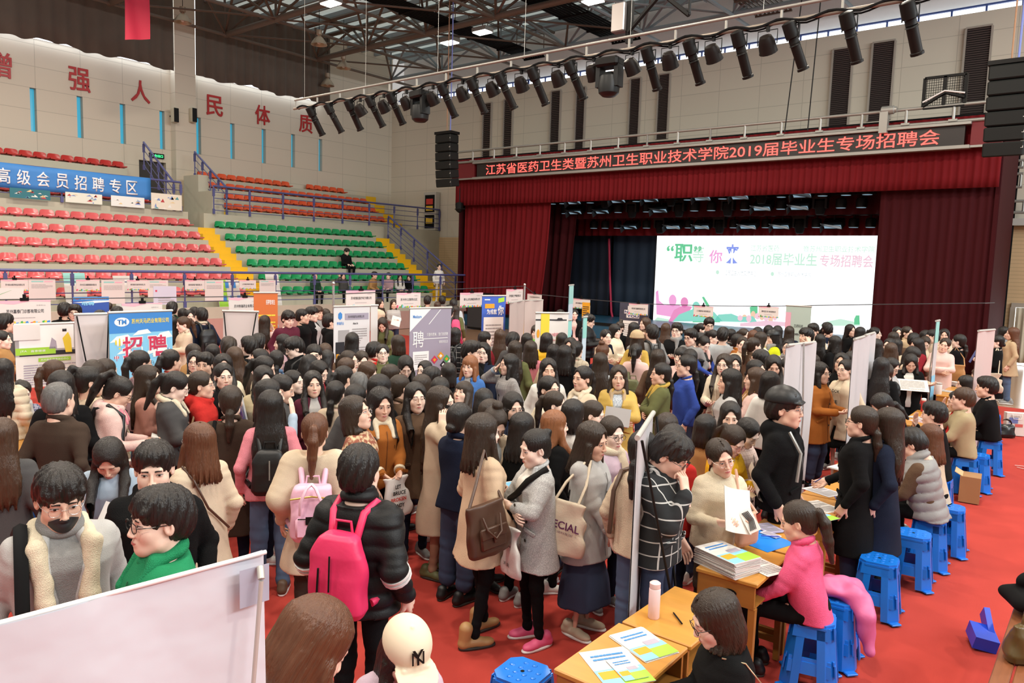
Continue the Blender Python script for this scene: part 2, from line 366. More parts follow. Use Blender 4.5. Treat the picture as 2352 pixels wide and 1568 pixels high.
def highbay(p, lit, lab, s=1.0, square=False):
 t = empty('ceiling_lamp', p, 0, lab, 'lamp', 'high bay lamps')
 if square:
  b = MB(); b.box((0,0,.1),(.72,.5,.16)); b.build('lamp_housing', m_grey, t)
  b = MB(); b.box((0,0,0),(.66,.44,.03)); b.build('lamp_diffuser', m_lampglow, t)
  b = MB(); b.tube([(0,0,.15),(0,0,13.8 - p[2])],.02,6); b.build('drop_rod', m_steel, t)
  return t
 b = MB(); b.lathe([(.04,.62),(.12,.6),(.12,.42),(.06,.38),(.1,.34),(.2,.24),(.3,.1),(.345,0),(.33,0),(.18,.2),(.02,.3)],20); b.build('lamp_shade', m_dome, t, smooth=40)
 b = MB(); b.lathe([(.02,.26),(.07,.2),(.09,.1),(.06,.04),(.01,.02)],12); b.build('lamp_bulb', m_pale if not lit else m_lampglow, t, smooth=60)
 b = MB(); b.tube([(0,0,.6),(0,0,13.8 - p[2])],.012,6); b.build('drop_cable', m_black, t)
 return t
for lab, px, py, z in (('near the left wall pillar', 420,52,12.0),('below the first roof node, left of the stage lights', 733,103,11.7),('in front of the white corner wall', 789,157,11.6),('lowest, beside the end of the curtain', 752,197,11.3)):
 highbay(tuple(atz(px, py, z)), False, 'unlit dome lamp hanging %s' % lab)
for lab, px, py in (('far left at the top edge', 760,9),('right one of the middle pair', 1108,75),('left one of the middle pair', 1033,99),('near the top centre', 1362,4)):
 highbay(tuple(atz(px, py, 11.9)), True, 'lit square ceiling lamp, %s' % lab, square=True)
for x, y in LAMPS_LIT: lamp_light(x, y, LAMP_Z)
area('roof_fill_light', (13,12,11.5),(0, math.radians(100),0),3,26,4500,(.9,.96,1))  # unseen area light added on the right to brighten the roof deck
p = atx(315,45,-27.0); b = MB()
def fl_(a, t): return (p[0] + .05 * math.sin(a * 7 + t * 3), p[1] - .42 + .84 * a, p[2] - .75 + 2.6 * t + .22 * a * (1 - t) - .02)
b.grid(fl_, 10,10); o = b.build('flag', mat('red flag cloth', (.62,.03,.07),.7), smooth=180); tag(o, 'red flag hanging from the roof at the upper left', 'flag')
b = MB(); b.tube([(p[0], p[1], p[2] + 1.6),(p[0], p[1],13.8)],.012,6); tag(b.build('rope', m_black), 'thin cord holding the red flag', 'cord')
# ---------------------------------------------------------------- stands
XE = [-24.0,-24.8,-25.57,-26.34,-27.1,-27.86]; ZT = [1.36,1.85,2.34,2.83,3.31,3.80]
XU = [-29.7,-30.4,-31.1,-31.8]; ZU = [4.68,5.16,5.64,6.12]
A1, A2, B1, B2 = 15.05,15.75,23.95,24.8
b = MB()
b.box(((XF - 24) / 2,8,.5),(abs(-24 - XF),36,1.0)); b.box((XF + .005,8,.54),(.15,36,1.08))
for k in range(6):
 x1 = XE[k + 1] if k < 5 else -28.62
 for y0, y1 in ((-8, A1),(A2, B1)): b.box(((XE[k] + x1) / 2,(y0 + y1) / 2, ZT[k] / 2),(XE[k] - x1, y1 - y0, ZT[k]))
b.box((-30.6,0,2.2),(4,30.1,4.4)); b.box((-30.6,22.35,2.2),(4,13.3,4.4))
b.box((-30.9,15.4,1.9),(3.4,.72,3.8)); b.box((-31.4,15.4,2.1),(2.2,.72,4.2))
for k in range(4):
 x1 = XU[k + 1] if k < 3 else XW
 for y0, y1 in ((-8,14.2),(17.3,26.6)): b.box(((XU[k] + x1) / 2,(y0 + y1) / 2,(4.3 + ZU[k]) / 2),(XU[k] - x1, y1 - y0, ZU[k] - 4.3))
b.box((-29.7,16.55,4.85),(1.4,.5,1.0)); b.box((-30.72,16.54,5.2),(1.2,.46,1.7))
tag(b.build('trim_3', m_conc), kind='structure')
b = MB(); b.box((XF + .09,8,.36),(.02,36,.72)); tag(b.build('trim_5', mat('dusty pink dado paint', (.50,.29,.25),.6, var=.05)), kind='structure')
b = MB()
for y0, y1 in ((A1, A2),(B1, B2)):
 for k in range(6):
  x1 = XE[k + 1] if k < 5 else -28.6; w = XE[k] - x1
  b.box(((XE[k] + x1) / 2,(y0 + y1) / 2, ZT[k] / 2),(w, y1 - y0, ZT[k])); b.box((XE[k] + w / 4,(y0 + y1) / 2,(ZT[k] - .245) / 2),(w / 2, y1 - y0, max(.1, ZT[k] - .245)))
for k in range(4):
 x1 = XU[k + 1] if k < 3 else XW
 for y0, y1 in ((16.85,17.28),(26.6,27.3)): b.box(((XU[k] + x1) / 2,(y0 + y1) / 2,(4.3 + ZU[k]) / 2),(XU[k] - x1, y1 - y0, ZU[k] - 4.3))
tag(b.build('trim_4', m_yellow), kind='structure')
def seat_mesh(m):
 b = MB(); prof = [(.20,.03),(.215,.055),(.19,.075),(.1,.06),(-.06,.05),(-.13,.075),(-.165,.15),(-.185,.24),(-.2,.29),(-.215,.285),(-.2,.2),(-.18,.08),(-.12,.02),(.1,.02)]
 n = len(prof)
 def fn(u, v):
  i = min(int(round(v * n)), n) % n; x, z = prof[i]; a = (u - .5) * 2; hi = max(0, z - .08)
  w = .225 * (1 - .25 * hi) ; e = abs(a) ** 6
  return (x - .03 * e * (1 if x > .1 else 0) + (.05 * a * a if hi > 0 else 0), a * w, z + (.018 * a * a if x > -.12 else 0) - (.05 * e if z > .22 else 0))
 b.grid(fn, 10, n); b.box((.02,0,.005),(.25,.1,.05))
 return b.build('stadium_seat', m, smooth=60)
m_pink = mat('glossy coral red plastic', (.60,.105,.11),.22, spec=.6); m_red2 = mat('deep red plastic', (.5,.03,.025),.3)
m_green = mat('glossy green plastic', (.015,.30,.10),.22, spec=.6); m_orange = mat('orange red plastic', (.72,.1,.03),.35)
SEATS = {}
def seat_row(key, m, x, z, ys, lab, group, from_end):
 if key not in SEATS: SEATS[key] = (seat_mesh(m),[True])
 o, first = SEATS[key]
 for i, y in enumerate(ys):
  c = o if first[0] else o.copy()
  if not first[0]: COL.objects.link(c)
  first[0] = False; c.location = (x, y, z); tag(c, '%s, %s seat from %s' % (lab, ORD[i], from_end), 'seat', group)
def cnt(y0, step, n): return [y0 + step * i for i in range(n)]
NAMES_L = ['lowest row', 'second row up', 'third row up', 'fourth row up', 'fifth row up', 'sixth row up']
for k in range(6):
 seat_row('p', m_pink, XE[k] - .22, ZT[k] + .02, cnt(A1 - .36,-.475,20 if k else 16), 'coral red seat in the %s' % NAMES_L[k], 'coral red seats of the lower left stand', 'the yellow stairs')
 seat_row('g', m_green, XE[k] - .22, ZT[k] + .02, cnt(A2 + .42,.475,17), 'green seat in the %s' % NAMES_L[k], 'green seats of the lower stand', 'the left yellow stairs')
UP = ['front row', 'second row', 'third row', 'back row']
for k in range(4):
 if k != 2: seat_row('r', m_red2, XU[k] - .22, ZU[k] + .02, cnt(14.0,-.475,14), 'deep red seat in the %s of the gallery' % UP[k], 'deep red seats of the left gallery', 'the gallery door')
 ys = [y for i, y in enumerate(cnt(17.6,.475,19)) if not (k == 3 and i in (10,11,17,18))]
 seat_row('o', m_orange, XU[k] - .22, ZU[k] + .02, ys, 'orange red seat in the %s of the gallery' % UP[k], 'orange red seats of the right gallery', 'the gallery stairs')
def railing(pts, h, lab, posts=1.2, bars=3, group='blue railings of the stands', r=.035):
 pts = [np.array(p, float) for p in pts]; t = empty('railing', tuple(pts[0]),0, lab, 'railing', group); o = pts[0]; U = np.array([0,0,1.0])
 b = MB(); b.tube([p - o + U * h for p in pts], r * 1.15,8); b.build('handrail', m_rail, t, smooth=60)
 for k in range(bars):
  b = MB(); b.tube([p - o + U * h * (k + .6) / (bars + .6) for p in pts], r * .42,6); b.build('bar', m_rail, t, smooth=60)
 for a, c in zip(pts[:-1], pts[1:]):
  L = np.linalg.norm(c - a); n = max(1, int(round(L / posts)))
  for i in range(n + 1):
   if i == n and not np.allclose(c, pts[-1]): continue
   q = a + (c - a) * i / n - o; b = MB(); b.tube([q, q + U * h], r * .75,6); b.box(q + U * (h * .78),(.05,.09, h * .3)); b.box(q + U * .1,(.05,.09,.2)); b.build('post', m_rail, t)
 return t
railing([(XF - .06,-6,1.08),(XF - .06,24.9,1.08)],1.12, 'long blue railing along the front of the lower stand, placards hanging on it', 1.62)
railing([(-28.55,0,4.4),(-28.55,14.75,4.4)],1.1, 'blue gallery railing with the blue banner tied to it', 2.0,3)
railing([(-28.55,16.1,4.4),(-28.55,28.9,4.4)],1.1, 'blue gallery railing in front of the orange red seats', 1.55,4)
railing([(-28.7,16.75,4.4),(-31.2,16.75,6.0)],1.1, 'short sloping blue railing at the gallery stairs, right of the dark door', .8,3)
railing([(-28.8,14.6,4.4),(-31.2,14.6,6.1)],1.1, 'short sloping blue railing left of the dark gallery door', .8,3)
railing([(-28.2,25.0,3.8),(-23.6,25.0,1.1)],1.1, 'sloping blue railing beside the yellow stairs near the stage', 1.15,4)
m_bann = mat('blue banner cloth', (.045,.22,.58),.6, var=.08, vscale=1.5); m_bwh = mat('white print', (.85,.87,.9),.5)
y1 = 13.55; b = MB()
def bn(a, t): return (-28.46 + .015 * math.sin(a * 40) * (1 - t),2.0 + (y1 - 2.0) * a, 4.72 + .80 * t - .01 * math.sin(a * 30))
b.grid(bn, 60,4); 
for k, ch in enumerate('高级会员招聘专区'):
 yy = 8.58 + (13.0 - 8.58) * k / 7.6; v, f, a = glyphs(ch, .012); b.add(np.stack([np.full(len(v),-28.43), yy + v[:, 0] * .40,4.86 + v[:, 1] * .5],1), f, 1)
o = b.build('banner', [m_bann, m_bwh], smooth=180); s = o.modifiers.new('thickness', 'SOLIDIFY'); s.thickness = .004
tag(o, 'long blue cloth banner with white characters on the gallery railing', 'banner')
for k, (x0, y0_, x1_, y1_, c, lab) in enumerate(((22,430,116,460,(.02,.16,.2), 'dark teal picture board under the blue banner'),(150,440,235,470,(.75,.78,.68), 'pale green and white picture board under the blue banner'),(255,448,332,478,(.8,.83,.8), 'white picture board under the blue banner, left of the yellow strip'),(347,442,418,484,(.8,.74,.62), 'picture board of a masked nurse at the right end of the blue banner'))):
 p, q = atx(x0, y0_, -28.44), atx(x1_, y1_, -28.44); z0 = q[2]; z1 = p[2]; w = q[1] - p[1]; h = z1 - z0; b = MB(); b.box((-28.45,(p[1] + q[1]) / 2,(z0 + z1) / 2),(.02, w, h)); rg = random.Random(k)
 cols = [(.5,.05,.06),(.1,.35,.4),(.8,.6,.3),(.2,.3,.6),(.85,.85,.8)]
 for i in range(14):
  a0, c0 = rg.uniform(.02,.8), rg.uniform(.02,.75); ww, hh = rg.uniform(.04,.2) * w, rg.uniform(.05,.25) * h
  b.add([(-28.436, p[1] + a0 * w, z0 + c0 * h),(-28.436, p[1] + a0 * w + ww, z0 + c0 * h),(-28.436, min(q[1], p[1] + a0 * w + ww * .6), min(z1, z0 + c0 * h + hh))],[(0,1,2)],1 + rg.randrange(5))
 o = b.build('picture_board', [mat('board %d' % k, c, .5)] + [mat('board ink %d' % i, cc, .5) for i, cc in enumerate(cols)]); tag(o, lab, 'poster', 'pictures below the banner')
m_exit = mat('green exit glow', (.02,.6,.15),.4, emit=3.0, ecol=(.05,.9,.25)); p = (XW + .06,15.72,6.88)
b = MB(); b.box(p, (.08,.62,.2)); b.text('安全出口', (p[0] + .042, p[1] - .25, p[2] - .06),(0,.5,0),(0,0,.12),1,.01); tag(b.build('exit_sign', [m_black, m_exit]), 'small green lit exit sign above the gallery door', 'sign')
for k, (x, lab) in enumerate(((401, 'left'),(443, 'right'))):
 p = atx(x, 265, XW + .55); b = MB(); b.bbox((0,0,0),(.3,.22,.62),.03, mi=0); b.box((.16,0,0),(.02,.2,.58), mi=1); b.box((-.25,0,0),(.3,.05,.05), mi=1)
 tag(b.build('wall_speaker', [mat('cream speaker case', (.5,.45,.33),.5), m_black], loc=p), '%s one of two small cream wall speakers on the pillar' % lab, 'loudspeaker', 'wall speakers on the pillar')
m_card = mat('poster card', (.72,.69,.66),.55)
INK = [mat('print ' + n, c, .5) for n, c in (('black', (.02,.02,.025)),('grey', (.4,.38,.38)),('crimson', (.6,.04,.1)),('orange', (.8,.35,.02)),('green', (.06,.42,.1)),('blue', (.05,.25,.65)),('pink', (.85,.45,.55)),('yellow', (.85,.65,.05)),('white', (.9,.9,.88)),('navy', (.03,.05,.22)),('sky', (.25,.6,.85)),('lime', (.35,.65,.05)),('teal', (.3,.65,.6)),('violet', (.4,.36,.44)))]
K = {n: i + 1 for i, n in enumerate(('black', 'grey', 'crimson', 'orange', 'green', 'blue', 'pink', 'yellow', 'white', 'navy', 'sky', 'lime', 'teal', 'violet'))}
m_clip = m_blackm
PAD = [m_card] + INK
def leaning(x0, y0, x1, y1, base, lab, deco):
 p, q = atx(x0, y0, XE[0] + .25), atx(x1, y1, XE[0] + .6); w = q[1] - p[1]; h = p[2] - 1.02
 b = MB(); b.box((0,0, h / 2),(.02, w, h)); deco(b, w, h); o = b.build('leaning_board', [base] + INK, loc=(XE[0] + .55,(p[1] + q[1]) / 2,1.02), rot=(0,-.22,0)); tag(o, lab, 'board', 'boards leaning in the lower stand')
def d1(b, w, h):
 b.quad((.012,-w / 2, h * .72),(0, w, 0),(0,0, h * .28), K['teal']); b.lines((.011,-w * .3,.1),(0, w * .6,0),(0,0, h * .3),4, K['violet'],3)
def d2(b, w, h):
 b.quad((.012,-w / 2,0),(0, w * .4,0),(0,0, h), K['lime']); 
 for i in range(5): b.quad((.014,-w * .3 + i * .13, h * (.2 + .5 * (i % 2))),(0, w * .16,0),(0,0, h * .22), K['blue'])
def d0(b, w, h): b.quad((.012,-w * .4,.1),(0,.02,0),(0,0,.02), K['grey'])
leaning(142,624,205,683, m_card, 'white board with a mint green head leaning on the seats', d1)
leaning(256,631,325,683, m_card, 'plain white board leaning on the coral red seats', d0)
leaning(493,641,557,682, m_card, 'lime green board with blue pictures leaning by the yellow stairs', d2)
leaning(607,621,650,668, m_card, 'plain white board leaning on the green seats', d0)
p = aty(985,505, YB - .4); b = MB(); b.box((0,0,1.0),(.9,.3,2.0)); b.box((0,-.16,1.4),(.7,.02,.9), mi=1); b.box((0,-.16,.45),(.7,.02,.7), mi=1); b.box((.0,-.175,1.5),(.5,.01,.3), mi=2); b.box((0,-.175,1.15),(.5,.01,.25), mi=3); b.box((0,-.175,.5),(.5,.01,.3), mi=3)
tag(b.build('fire_cabinet', [m_lgrey, m_blackm, mat('red label', (.6,.04,.03)), mat('yellow label', (.8,.5,.05))], loc=(p[0], YB - .2,4.42)), 'grey glazed cabinet with red and yellow labels at the gallery end', 'cabinet')
# ---------------------------------------------------------------- stage
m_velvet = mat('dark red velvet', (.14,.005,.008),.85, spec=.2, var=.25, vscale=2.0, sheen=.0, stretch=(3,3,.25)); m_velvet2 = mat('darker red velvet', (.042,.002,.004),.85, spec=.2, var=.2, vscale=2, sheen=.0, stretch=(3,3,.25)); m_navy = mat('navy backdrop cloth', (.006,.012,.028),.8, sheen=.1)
xl = aty(1050,440, YC)[0]; xr = aty(2300,380, YC)[0]; zb0 = aty(1061,413, YC)[2]; zv = aty(1700,440, YC)[2]; zt = aty(1060,368, YC)[2]
b = MB(); b.box(((xl + xr) / 2 - 2,26.8,.3),(xr - xl - 2,4.3,.6)); b.box(((xl + xr) / 2 - 2,24.64,.56),(xr - xl - 2,.06,.1), mi=1); tag(b.build('floor.002', [mat('blue stage deck', (.02,.09,.16),.4, var=.1), m_black]), kind='structure')
curtain('stage_valance', (xl, YC - .1),(xr, YC - .1), zv - .15, zt, m_velvet, 'deep red velvet valance across the top of the stage', amp=.028, wl=.19, seed=11)
ly = lambda x, y, Y: aty(x, y, Y)[0]
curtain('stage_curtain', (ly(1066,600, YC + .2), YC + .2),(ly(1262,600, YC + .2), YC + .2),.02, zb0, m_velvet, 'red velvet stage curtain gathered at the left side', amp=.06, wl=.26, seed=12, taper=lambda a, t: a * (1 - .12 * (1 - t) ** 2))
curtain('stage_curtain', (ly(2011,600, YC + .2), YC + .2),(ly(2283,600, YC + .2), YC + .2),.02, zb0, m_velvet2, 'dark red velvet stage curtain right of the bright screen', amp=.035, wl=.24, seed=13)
curtain('stage_curtain', (ly(1195,600,26),26),(ly(1332,560,26),26),.62, zt - .04, m_velvet2, 'second red side curtain deeper in the stage, left', amp=.09, wl=.4, seed=14, taper=lambda a, t: a * (1 - .15 * (1 - t)))
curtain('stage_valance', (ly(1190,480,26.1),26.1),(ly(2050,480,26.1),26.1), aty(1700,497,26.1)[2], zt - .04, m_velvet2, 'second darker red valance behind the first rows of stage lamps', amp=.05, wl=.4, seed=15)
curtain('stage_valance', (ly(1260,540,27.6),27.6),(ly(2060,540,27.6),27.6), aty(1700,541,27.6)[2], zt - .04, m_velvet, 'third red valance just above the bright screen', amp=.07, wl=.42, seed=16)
curtain('backdrop_curtain', (ly(1300,600,28.5),28.5),(ly(1402,600,28.5),28.5),.62, zt - .04, m_navy, 'black backdrop curtain left of the thin red strip', amp=.04, wl=.5, seed=17)
curtain('backdrop_curtain', (ly(1406,600,28.5),28.5),(ly(1530,600,28.5),28.5),.62, zt - .04, mat('teal navy cloth', (.008,.022,.045),.8), 'dark teal backdrop curtain between the red strip and the screen', amp=.04, wl=.5, seed=18)
p = [aty(1399,548,28.2), aty(1401,640,28.2), aty(1404,715,28.2), aty(1409,738,28.2)]; b = MB(); b.tube(p, .05,8); tag(b.build('cable', mat('crimson strip', (.45,.02,.07),.6), smooth=60), 'thin crimson strip hanging between the two dark backdrops', 'strip')
b = MB(); b.box(((xl + xr) / 2,28.75,3.4),(xr - xl, .1,7)); tag(b.build('wall_stage', m_blackm), kind='structure')
b = MB(); b.box(((xl + xr) / 2,26.7, zt + .02),(xr - xl, 4.2,.1)); tag(b.build('ceiling.002', m_blackm), kind='structure')
for x in (xl + .05, xr - .05): b = MB(); b.box((x, 26.55, zt / 2),(.1,3.6, zt)); tag(b.build('wall_stage', m_velvet2), kind='structure')
YS = 28.1; s0, s1 = aty(1500,735, YS), aty(2030,541, YS); W, H = s1[0] - s0[0], s1[2] - s0[2]; zs = s0[2]
E = lambda n, c, e=.8: mat('screen ' + n, (.02,.02,.02),.6, emit=e, ecol=c)
SM = [E('white', (.95,.98,1.0),1.6), m_black] + [E(*k) for k in (('mint', (.62,.95,.75)),('pink', (1,.35,.75)),('magenta', (.9,.22,.55)),('green', (.05,.62,.25)),('blue', (.2,.3,.95)),('orange', (1,.62,.4)),('grey', (.6,.66,.7)),('teal', (.2,.75,.6)),('rose', (1,.62,.75)))]
b = MB(); b.quad((0,0,0),(W, 0,0),(0,0, H)); b.box((W / 2,.06, H / 2),(W + .1,.1, H + .1), mi=1)
def sx(x, y): q = aty(x, y, YS - .01); return np.array([q[0] - s0[0],0, q[2] - zs])
def stext(t, x0, y0, x1, y1, mi, bold=.01):
 a, c = sx(x0, y1), sx(x1, y0); b.text(t, (a[0],-.012, a[2]),(c[0] - a[0],0,0),(0,0, c[2] - a[2]), mi, bold)
stext('“职”', 1530,560,1612,600,5,.02); stext('等', 1590,565,1618,602,2); stext('你', 1628,574,1660,604,3,.02); stext('来', 1664,561,1700,605,6,.02)
stext('2018届毕业生', 1722,582,1878,608,2,.02); stext('专场招聘会', 1882,586,2008,612,10,.015); stext('江苏省医药', 1724,563,1790,577,2); stext('暨苏州卫生职业技术学院', 1845,565,2010,578,2); stext('江苏卫生人才交流中心', 1664,622,1738,632,8); stext('苏州卫生职业技术学院', 1786,626,1863,634,8)
def spoly(pts, mi): v = [sx(*q) + np.array([0,-.008 - .0006 * mi, 0]) for q in pts]; b.add(v, [tuple(range(len(v)))[::-1]], mi)
def sblob(x, y, rx, ry, mi): spoly([(x + rx * math.cos(a * .5236), y + ry * math.sin(a * .5236)) for a in range(12)], mi)
spoly([(1506,670),(1512,666),(1514,690),(1526,700),(1560,700),(1575,712),(1545,728),(1508,722)],3); sblob(1545,690,9,14,3)
spoly([(1535,738),(1548,712),(1570,700),(1590,704),(1582,718),(1560,732),(1552,738)],4); sblob(1572,694,9,12,4)
spoly([(1545,738),(1560,722),(1600,706),(1640,716),(1660,738)],9); sblob(1599,704,9,12,9); spoly([(1612,682),(1617,681),(1630,702),(1625,708)],5)
spoly([(1590,740),(1600,724),(1640,722),(1655,740)],5); spoly([(1640,738),(1650,722),(1680,720),(1700,728),(1730,726),(1740,740)],9)
spoly([(1722,705),(1730,702),(1740,704),(1740,725),(1730,730),(1724,726)],5)
rg = random.Random(4)
for i in range(9): sblob(1700 + i * 10,732 - rg.random() * 8,6,6 + rg.random() * 6,(10,7,10,8)[i % 4] if i % 4 != 3 else 7)
spoly([(1500,738),(1510,728),(1540,734),(1545,738)],2); spoly([(1880,748),(1900,738),(1930,732),(1960,738),(1980,748)],2); spoly([(1962,732),(1966,724),(1974,724),(1975,745),(1962,745)],5)
spoly([(1700,742),(1760,736),(1860,744),(1880,749),(1700,749)],10); sblob(1648,625,4,5,2); sblob(1774,629,4,5,2)
tag(b.build('led_screen', SM, loc=(s0[0], YS, zs)), 'large bright white stage screen with pastel job fair artwork', 'screen')
area('screen_light', (s0[0] + W / 2, YS - .12, zs + H / 2),(math.radians(90),0,0), W, H, 190,(.9,.96,1))
YL = YC - .35; l0, l1 = aty(1095,407, YL), aty(2218,283, YL); lw, lh = l1[0] - l0[0], aty(1095,377, YL)[2] - l0[2]
t = empty('led_sign', (l0[0], YL, l0[2]),0, 'long black board with a glowing red line of characters above the stage', 'sign')
b = MB(); b.box((lw / 2,.1, lh / 2),(lw, .2, lh)); b.box((lw / 2,0,-.05),(lw + .3,.26,.09), mi=1); b.box((lw / 2,0, lh + .04),(lw + .3,.26,.07), mi=1); b.build('display_case', [mat('ticker black', (.016,.01,.008),.4), m_grey], t)
ta, tb = aty(1116,403, YL), aty(2158,330, YL); b = MB(); b.text('江苏省医药卫生类暨苏州卫生职业技术学院2019届毕业生专场招聘会', (ta[0] - l0[0],-.01, lh * .12),(tb[0] - ta[0],0,0),(0,0, lh * .78),0,.004)
b.build('lettering', mat('ticker red glow', (.2,.01,.01),.5, emit=2.6, ecol=(1,.09,.07)), t)
for x0, x1, lab in ((xl, l0[0] - .15, 'left'),(l1[0] + .15, xr, 'right')): b = MB(); b.box(((x0 + x1) / 2, YL + .1, l0[2] + lh / 2),(x1 - x0,.2, lh + .1)); b.box(((x0 + x1) / 2, YL - .02, l0[2] - .05),(x1 - x0,.1,.06), mi=1); tag(b.build('red_panel', [mat('red cloth panel', (.16,.008,.012),.6), m_grey]), 'short dark red panel at the %s end of the glowing board' % lab, 'panel', 'end panels of the ticker board')
zr0 = l0[2] + lh + .12; t = empty('railing', (xl, YL, zr0),0, 'grey pipe railing on top of the glowing board', 'railing'); b = MB(); hr = aty(1500,307, YL)[2] - zr0
b.tube([(0,0, hr),(xr - xl, 0, hr)],.045,8); b.build('handrail', m_grey, t, smooth=60); b = MB(); b.tube([(0,0,0),(xr - xl, 0,0)],.05,8); b.build('bottom_pipe', m_grey, t, smooth=60)
for i in range(18): b = MB(); x = i * (xr - xl) / 17; b.tube([(x, 0,0),(x, 0, hr)],.04,6); b.box((x, 0,.03),(.22,.16,.06)); b.build('post', m_grey, t, smooth=60)
p, q = aty(2120,245, YL), aty(2222,165, YL); w, h = q[0] - p[0], q[2] - p[2]; t = empty('mesh_cage', (p[0], YL, p[2] - .05),0, 'black wire mesh frame standing on the board railing', 'frame'); b = MB()
for x in (0, w * .5, w): b.box((x, 0, h / 2),(.08,.08, h))
for z in (0, h): b.box((w / 2,0, z),(w, .08,.07))
b.build('outer_frame', m_black, t); b = MB()
for i in range(18): b.tube([(i * w / 18,.03,0),(i * w / 18,.03, h)],.008,4, caps=False)
for i in range(12): b.tube([(0,.03, i * h / 12),(w, .03, i * h / 12)],.008,4, caps=False)
b.build('wire_mesh', m_black, t); b = MB(); b.tube([(0,-.05,.05),(w * .52,-.05, h * .45),(w, -.05,.2)],.05,6); b.tube([(0,-.1,.15),(w * .52,-.1, h * .5),(w, -.1,.3)],.025,6, mi=1); b.build('cable_bundle', [m_black, m_pale], t, smooth=60)
p = aty(2032,262, YL - .1); b = MB(); b.box((0,0,-.25),(.22,.22,.6)); b.lathe([(.09,-.2),(.12,-.18),(.12,.14),(.09,.16),(.08,.22)],14, frame((.1,0,.1), rot3(y=1.57))); tag(b.build('hoist_motor', m_grey, loc=p, smooth=40), 'grey electric hoist motor on the board railing', 'motor')
def par_small():
 t = empty('stage_lamp', (0,0,0)); b = MB(); b.lathe([(.1,.18),(.15,.16),(.17,.05),(.17,-.12),(.15,-.13)],14); b.box((0,0,.24),(.05,.05,.2)); b.build('lamp_body', m_black, t, smooth=40)
 b = MB(); b.lathe([(.14,-.12),(.145,-.135),(.02,-.137)],14); b.build('lens', mat('lamp lens', (.3,.4,.5),.15,.3, emit=.35, ecol=(.5,.8,1)), t, smooth=40); return t
def flood():
 t = empty('stage_lamp', (0,0,0)); b = MB(); b.box((0,0,0),(.62,.34,.26), R=rot3(x=.5)); b.box((0,0,.2),(.05,.05,.28)); b.build('lamp_body', m_black, t)
 b = MB(); b.box((-.02,-.28,-.1),(.66,.3,.014), R=rot3(x=-.25, y=.15)); b.box((-.36,-.18,-.16),(.014,.3,.24), R=rot3(x=.5)); b.build('barn_door', mat('barn door', (.06,.065,.07),.35,.5), t)
 b = MB(); b.box((0,-.15,-.12),(.56,.012,.18), R=rot3(x=.9)); b.build('lens', mat('lamp lens', (.3,.4,.5)), t); return t
def mover():
 t = empty('stage_lamp', (0,0,0)); b = MB(); b.box((0,0,.25),(.55,.35,.16), taper=.8); b.box((0,0,.3),(.08,.08,.1)); b.build('lamp_base', m_black, t)
 b = MB(); b.box((-.2,0,.05),(.07,.22,.36)); b.box((.2,0,.05),(.07,.22,.36)); b.build('yoke', m_black, t)
 b = MB(); b.lathe([(.1,.16),(.17,.1),(.18,-.1),(.13,-.32),(.1,-.34)],14); b.build('lamp_head', m_blackm, t, smooth=40); return t
PROT = {}
def stage_lamp(kind, p, lab, group):
 fn = {'p': par_small, 'f': flood, 'm': mover}[kind]
 if kind not in PROT: PROT[kind] = fn(); o = PROT[kind]
 else: o = copy_tree(PROT[kind])
 o.location = p; tag(o, lab, 'stage lamp', group)
ROW1 = [(1239,462, 'p'),(1269,461, 'p'),(1293,459, 'p'),(1324,462, 'f'),(1356,458, 'p'),(1390,462, 'm'),(1425,459, 'f'),(1462,454, 'p'),(1500,456, 'f'),(1542,456, 'm'),(1580,451, 'p'),(1618,453, 'f'),(1660,448, 'p'),(1704,450, 'f'),(1750,446, 'm'),(1795,445, 'p'),(1846,445, 'f'),(1890,440, 'p'),(1944,438, 'p'),(1993,437, 'p')]
ROW2 = [(1298,483, 'p'),(1326,483, 'f'),(1357,481, 'p'),(1388,483, 'f'),(1420,480, 'p'),(1452,485, 'm'),(1486,478, 'p'),(1520,479, 'f'),(1560,482, 'm'),(1595,476, 'p'),(1634,476, 'p'),(1672,481, 'm'),(1711,473, 'p'),(1754,474, 'f'),(1794,471, 'p'),(1840,472, 'f'),(1884,476, 'm'),(1932,468, 'p'),(1979,467, 'p')]
ROW3 = [(1364,517, 'p'),(1390,516, 'p'),(1418,516, 'p'),(1452,519, 'f'),(1485,516, 'p'),(1516,523, 'm'),(1550,517, 'f'),(1582,515, 'p'),(1616,517, 'f'),(1653,522, 'm'),(1686,515, 'p'),(1722,516, 'f'),(1760,515, 'p'),(1797,516, 'f'),(1837,521, 'm'),(1876,514, 'p'),(1916,515, 'f'),(1961,514, 'p'),(2000,513, 'p')]
KN = {'p': 'small round', 'f': 'square flood', 'm': 'moving head'}
for rn, R, Y in (('upper', ROW1,25.4),('middle', ROW2,25.9),('lower', ROW3,27.2)):
 a, c = aty(R[0][0], R[0][1], Y), aty(R[-1][0], R[-1][1], Y)
 for k, (x, y, kd) in enumerate(R):
  q = aty(x, y, Y)[0]; stage_lamp(kd, (q, Y, a[2] + (c[2] - a[2]) * (q - a[0]) / (c[0] - a[0])), '%s stage lamp, %s from the left in the %s row over the stage' % (KN[kd], ORD[k], rn), 'stage lamps over the stage, %s row' % rn)
 b = MB(); b.tube([a + [-.5,0,.3], c + [.4,0,.3]],.035,6); [b.tube([a * (1 - f) + c * f + [0,0,.3],(a * (1 - f) + c * f) * [1,1,0] + [0,0, zt - .03]],.02,6) for f in (.1,.5,.9)]; tag(b.build('lamp_pipe', m_black), 'black pipe carrying the %s row of stage lamps' % rn, 'pipe', 'lamp pipes over the stage')
YT = 13.0; z0 = aty(675,250, YT)[2]; zt_ = aty(680,233, YT)[2]; xa = aty(675,250, YT)[0]
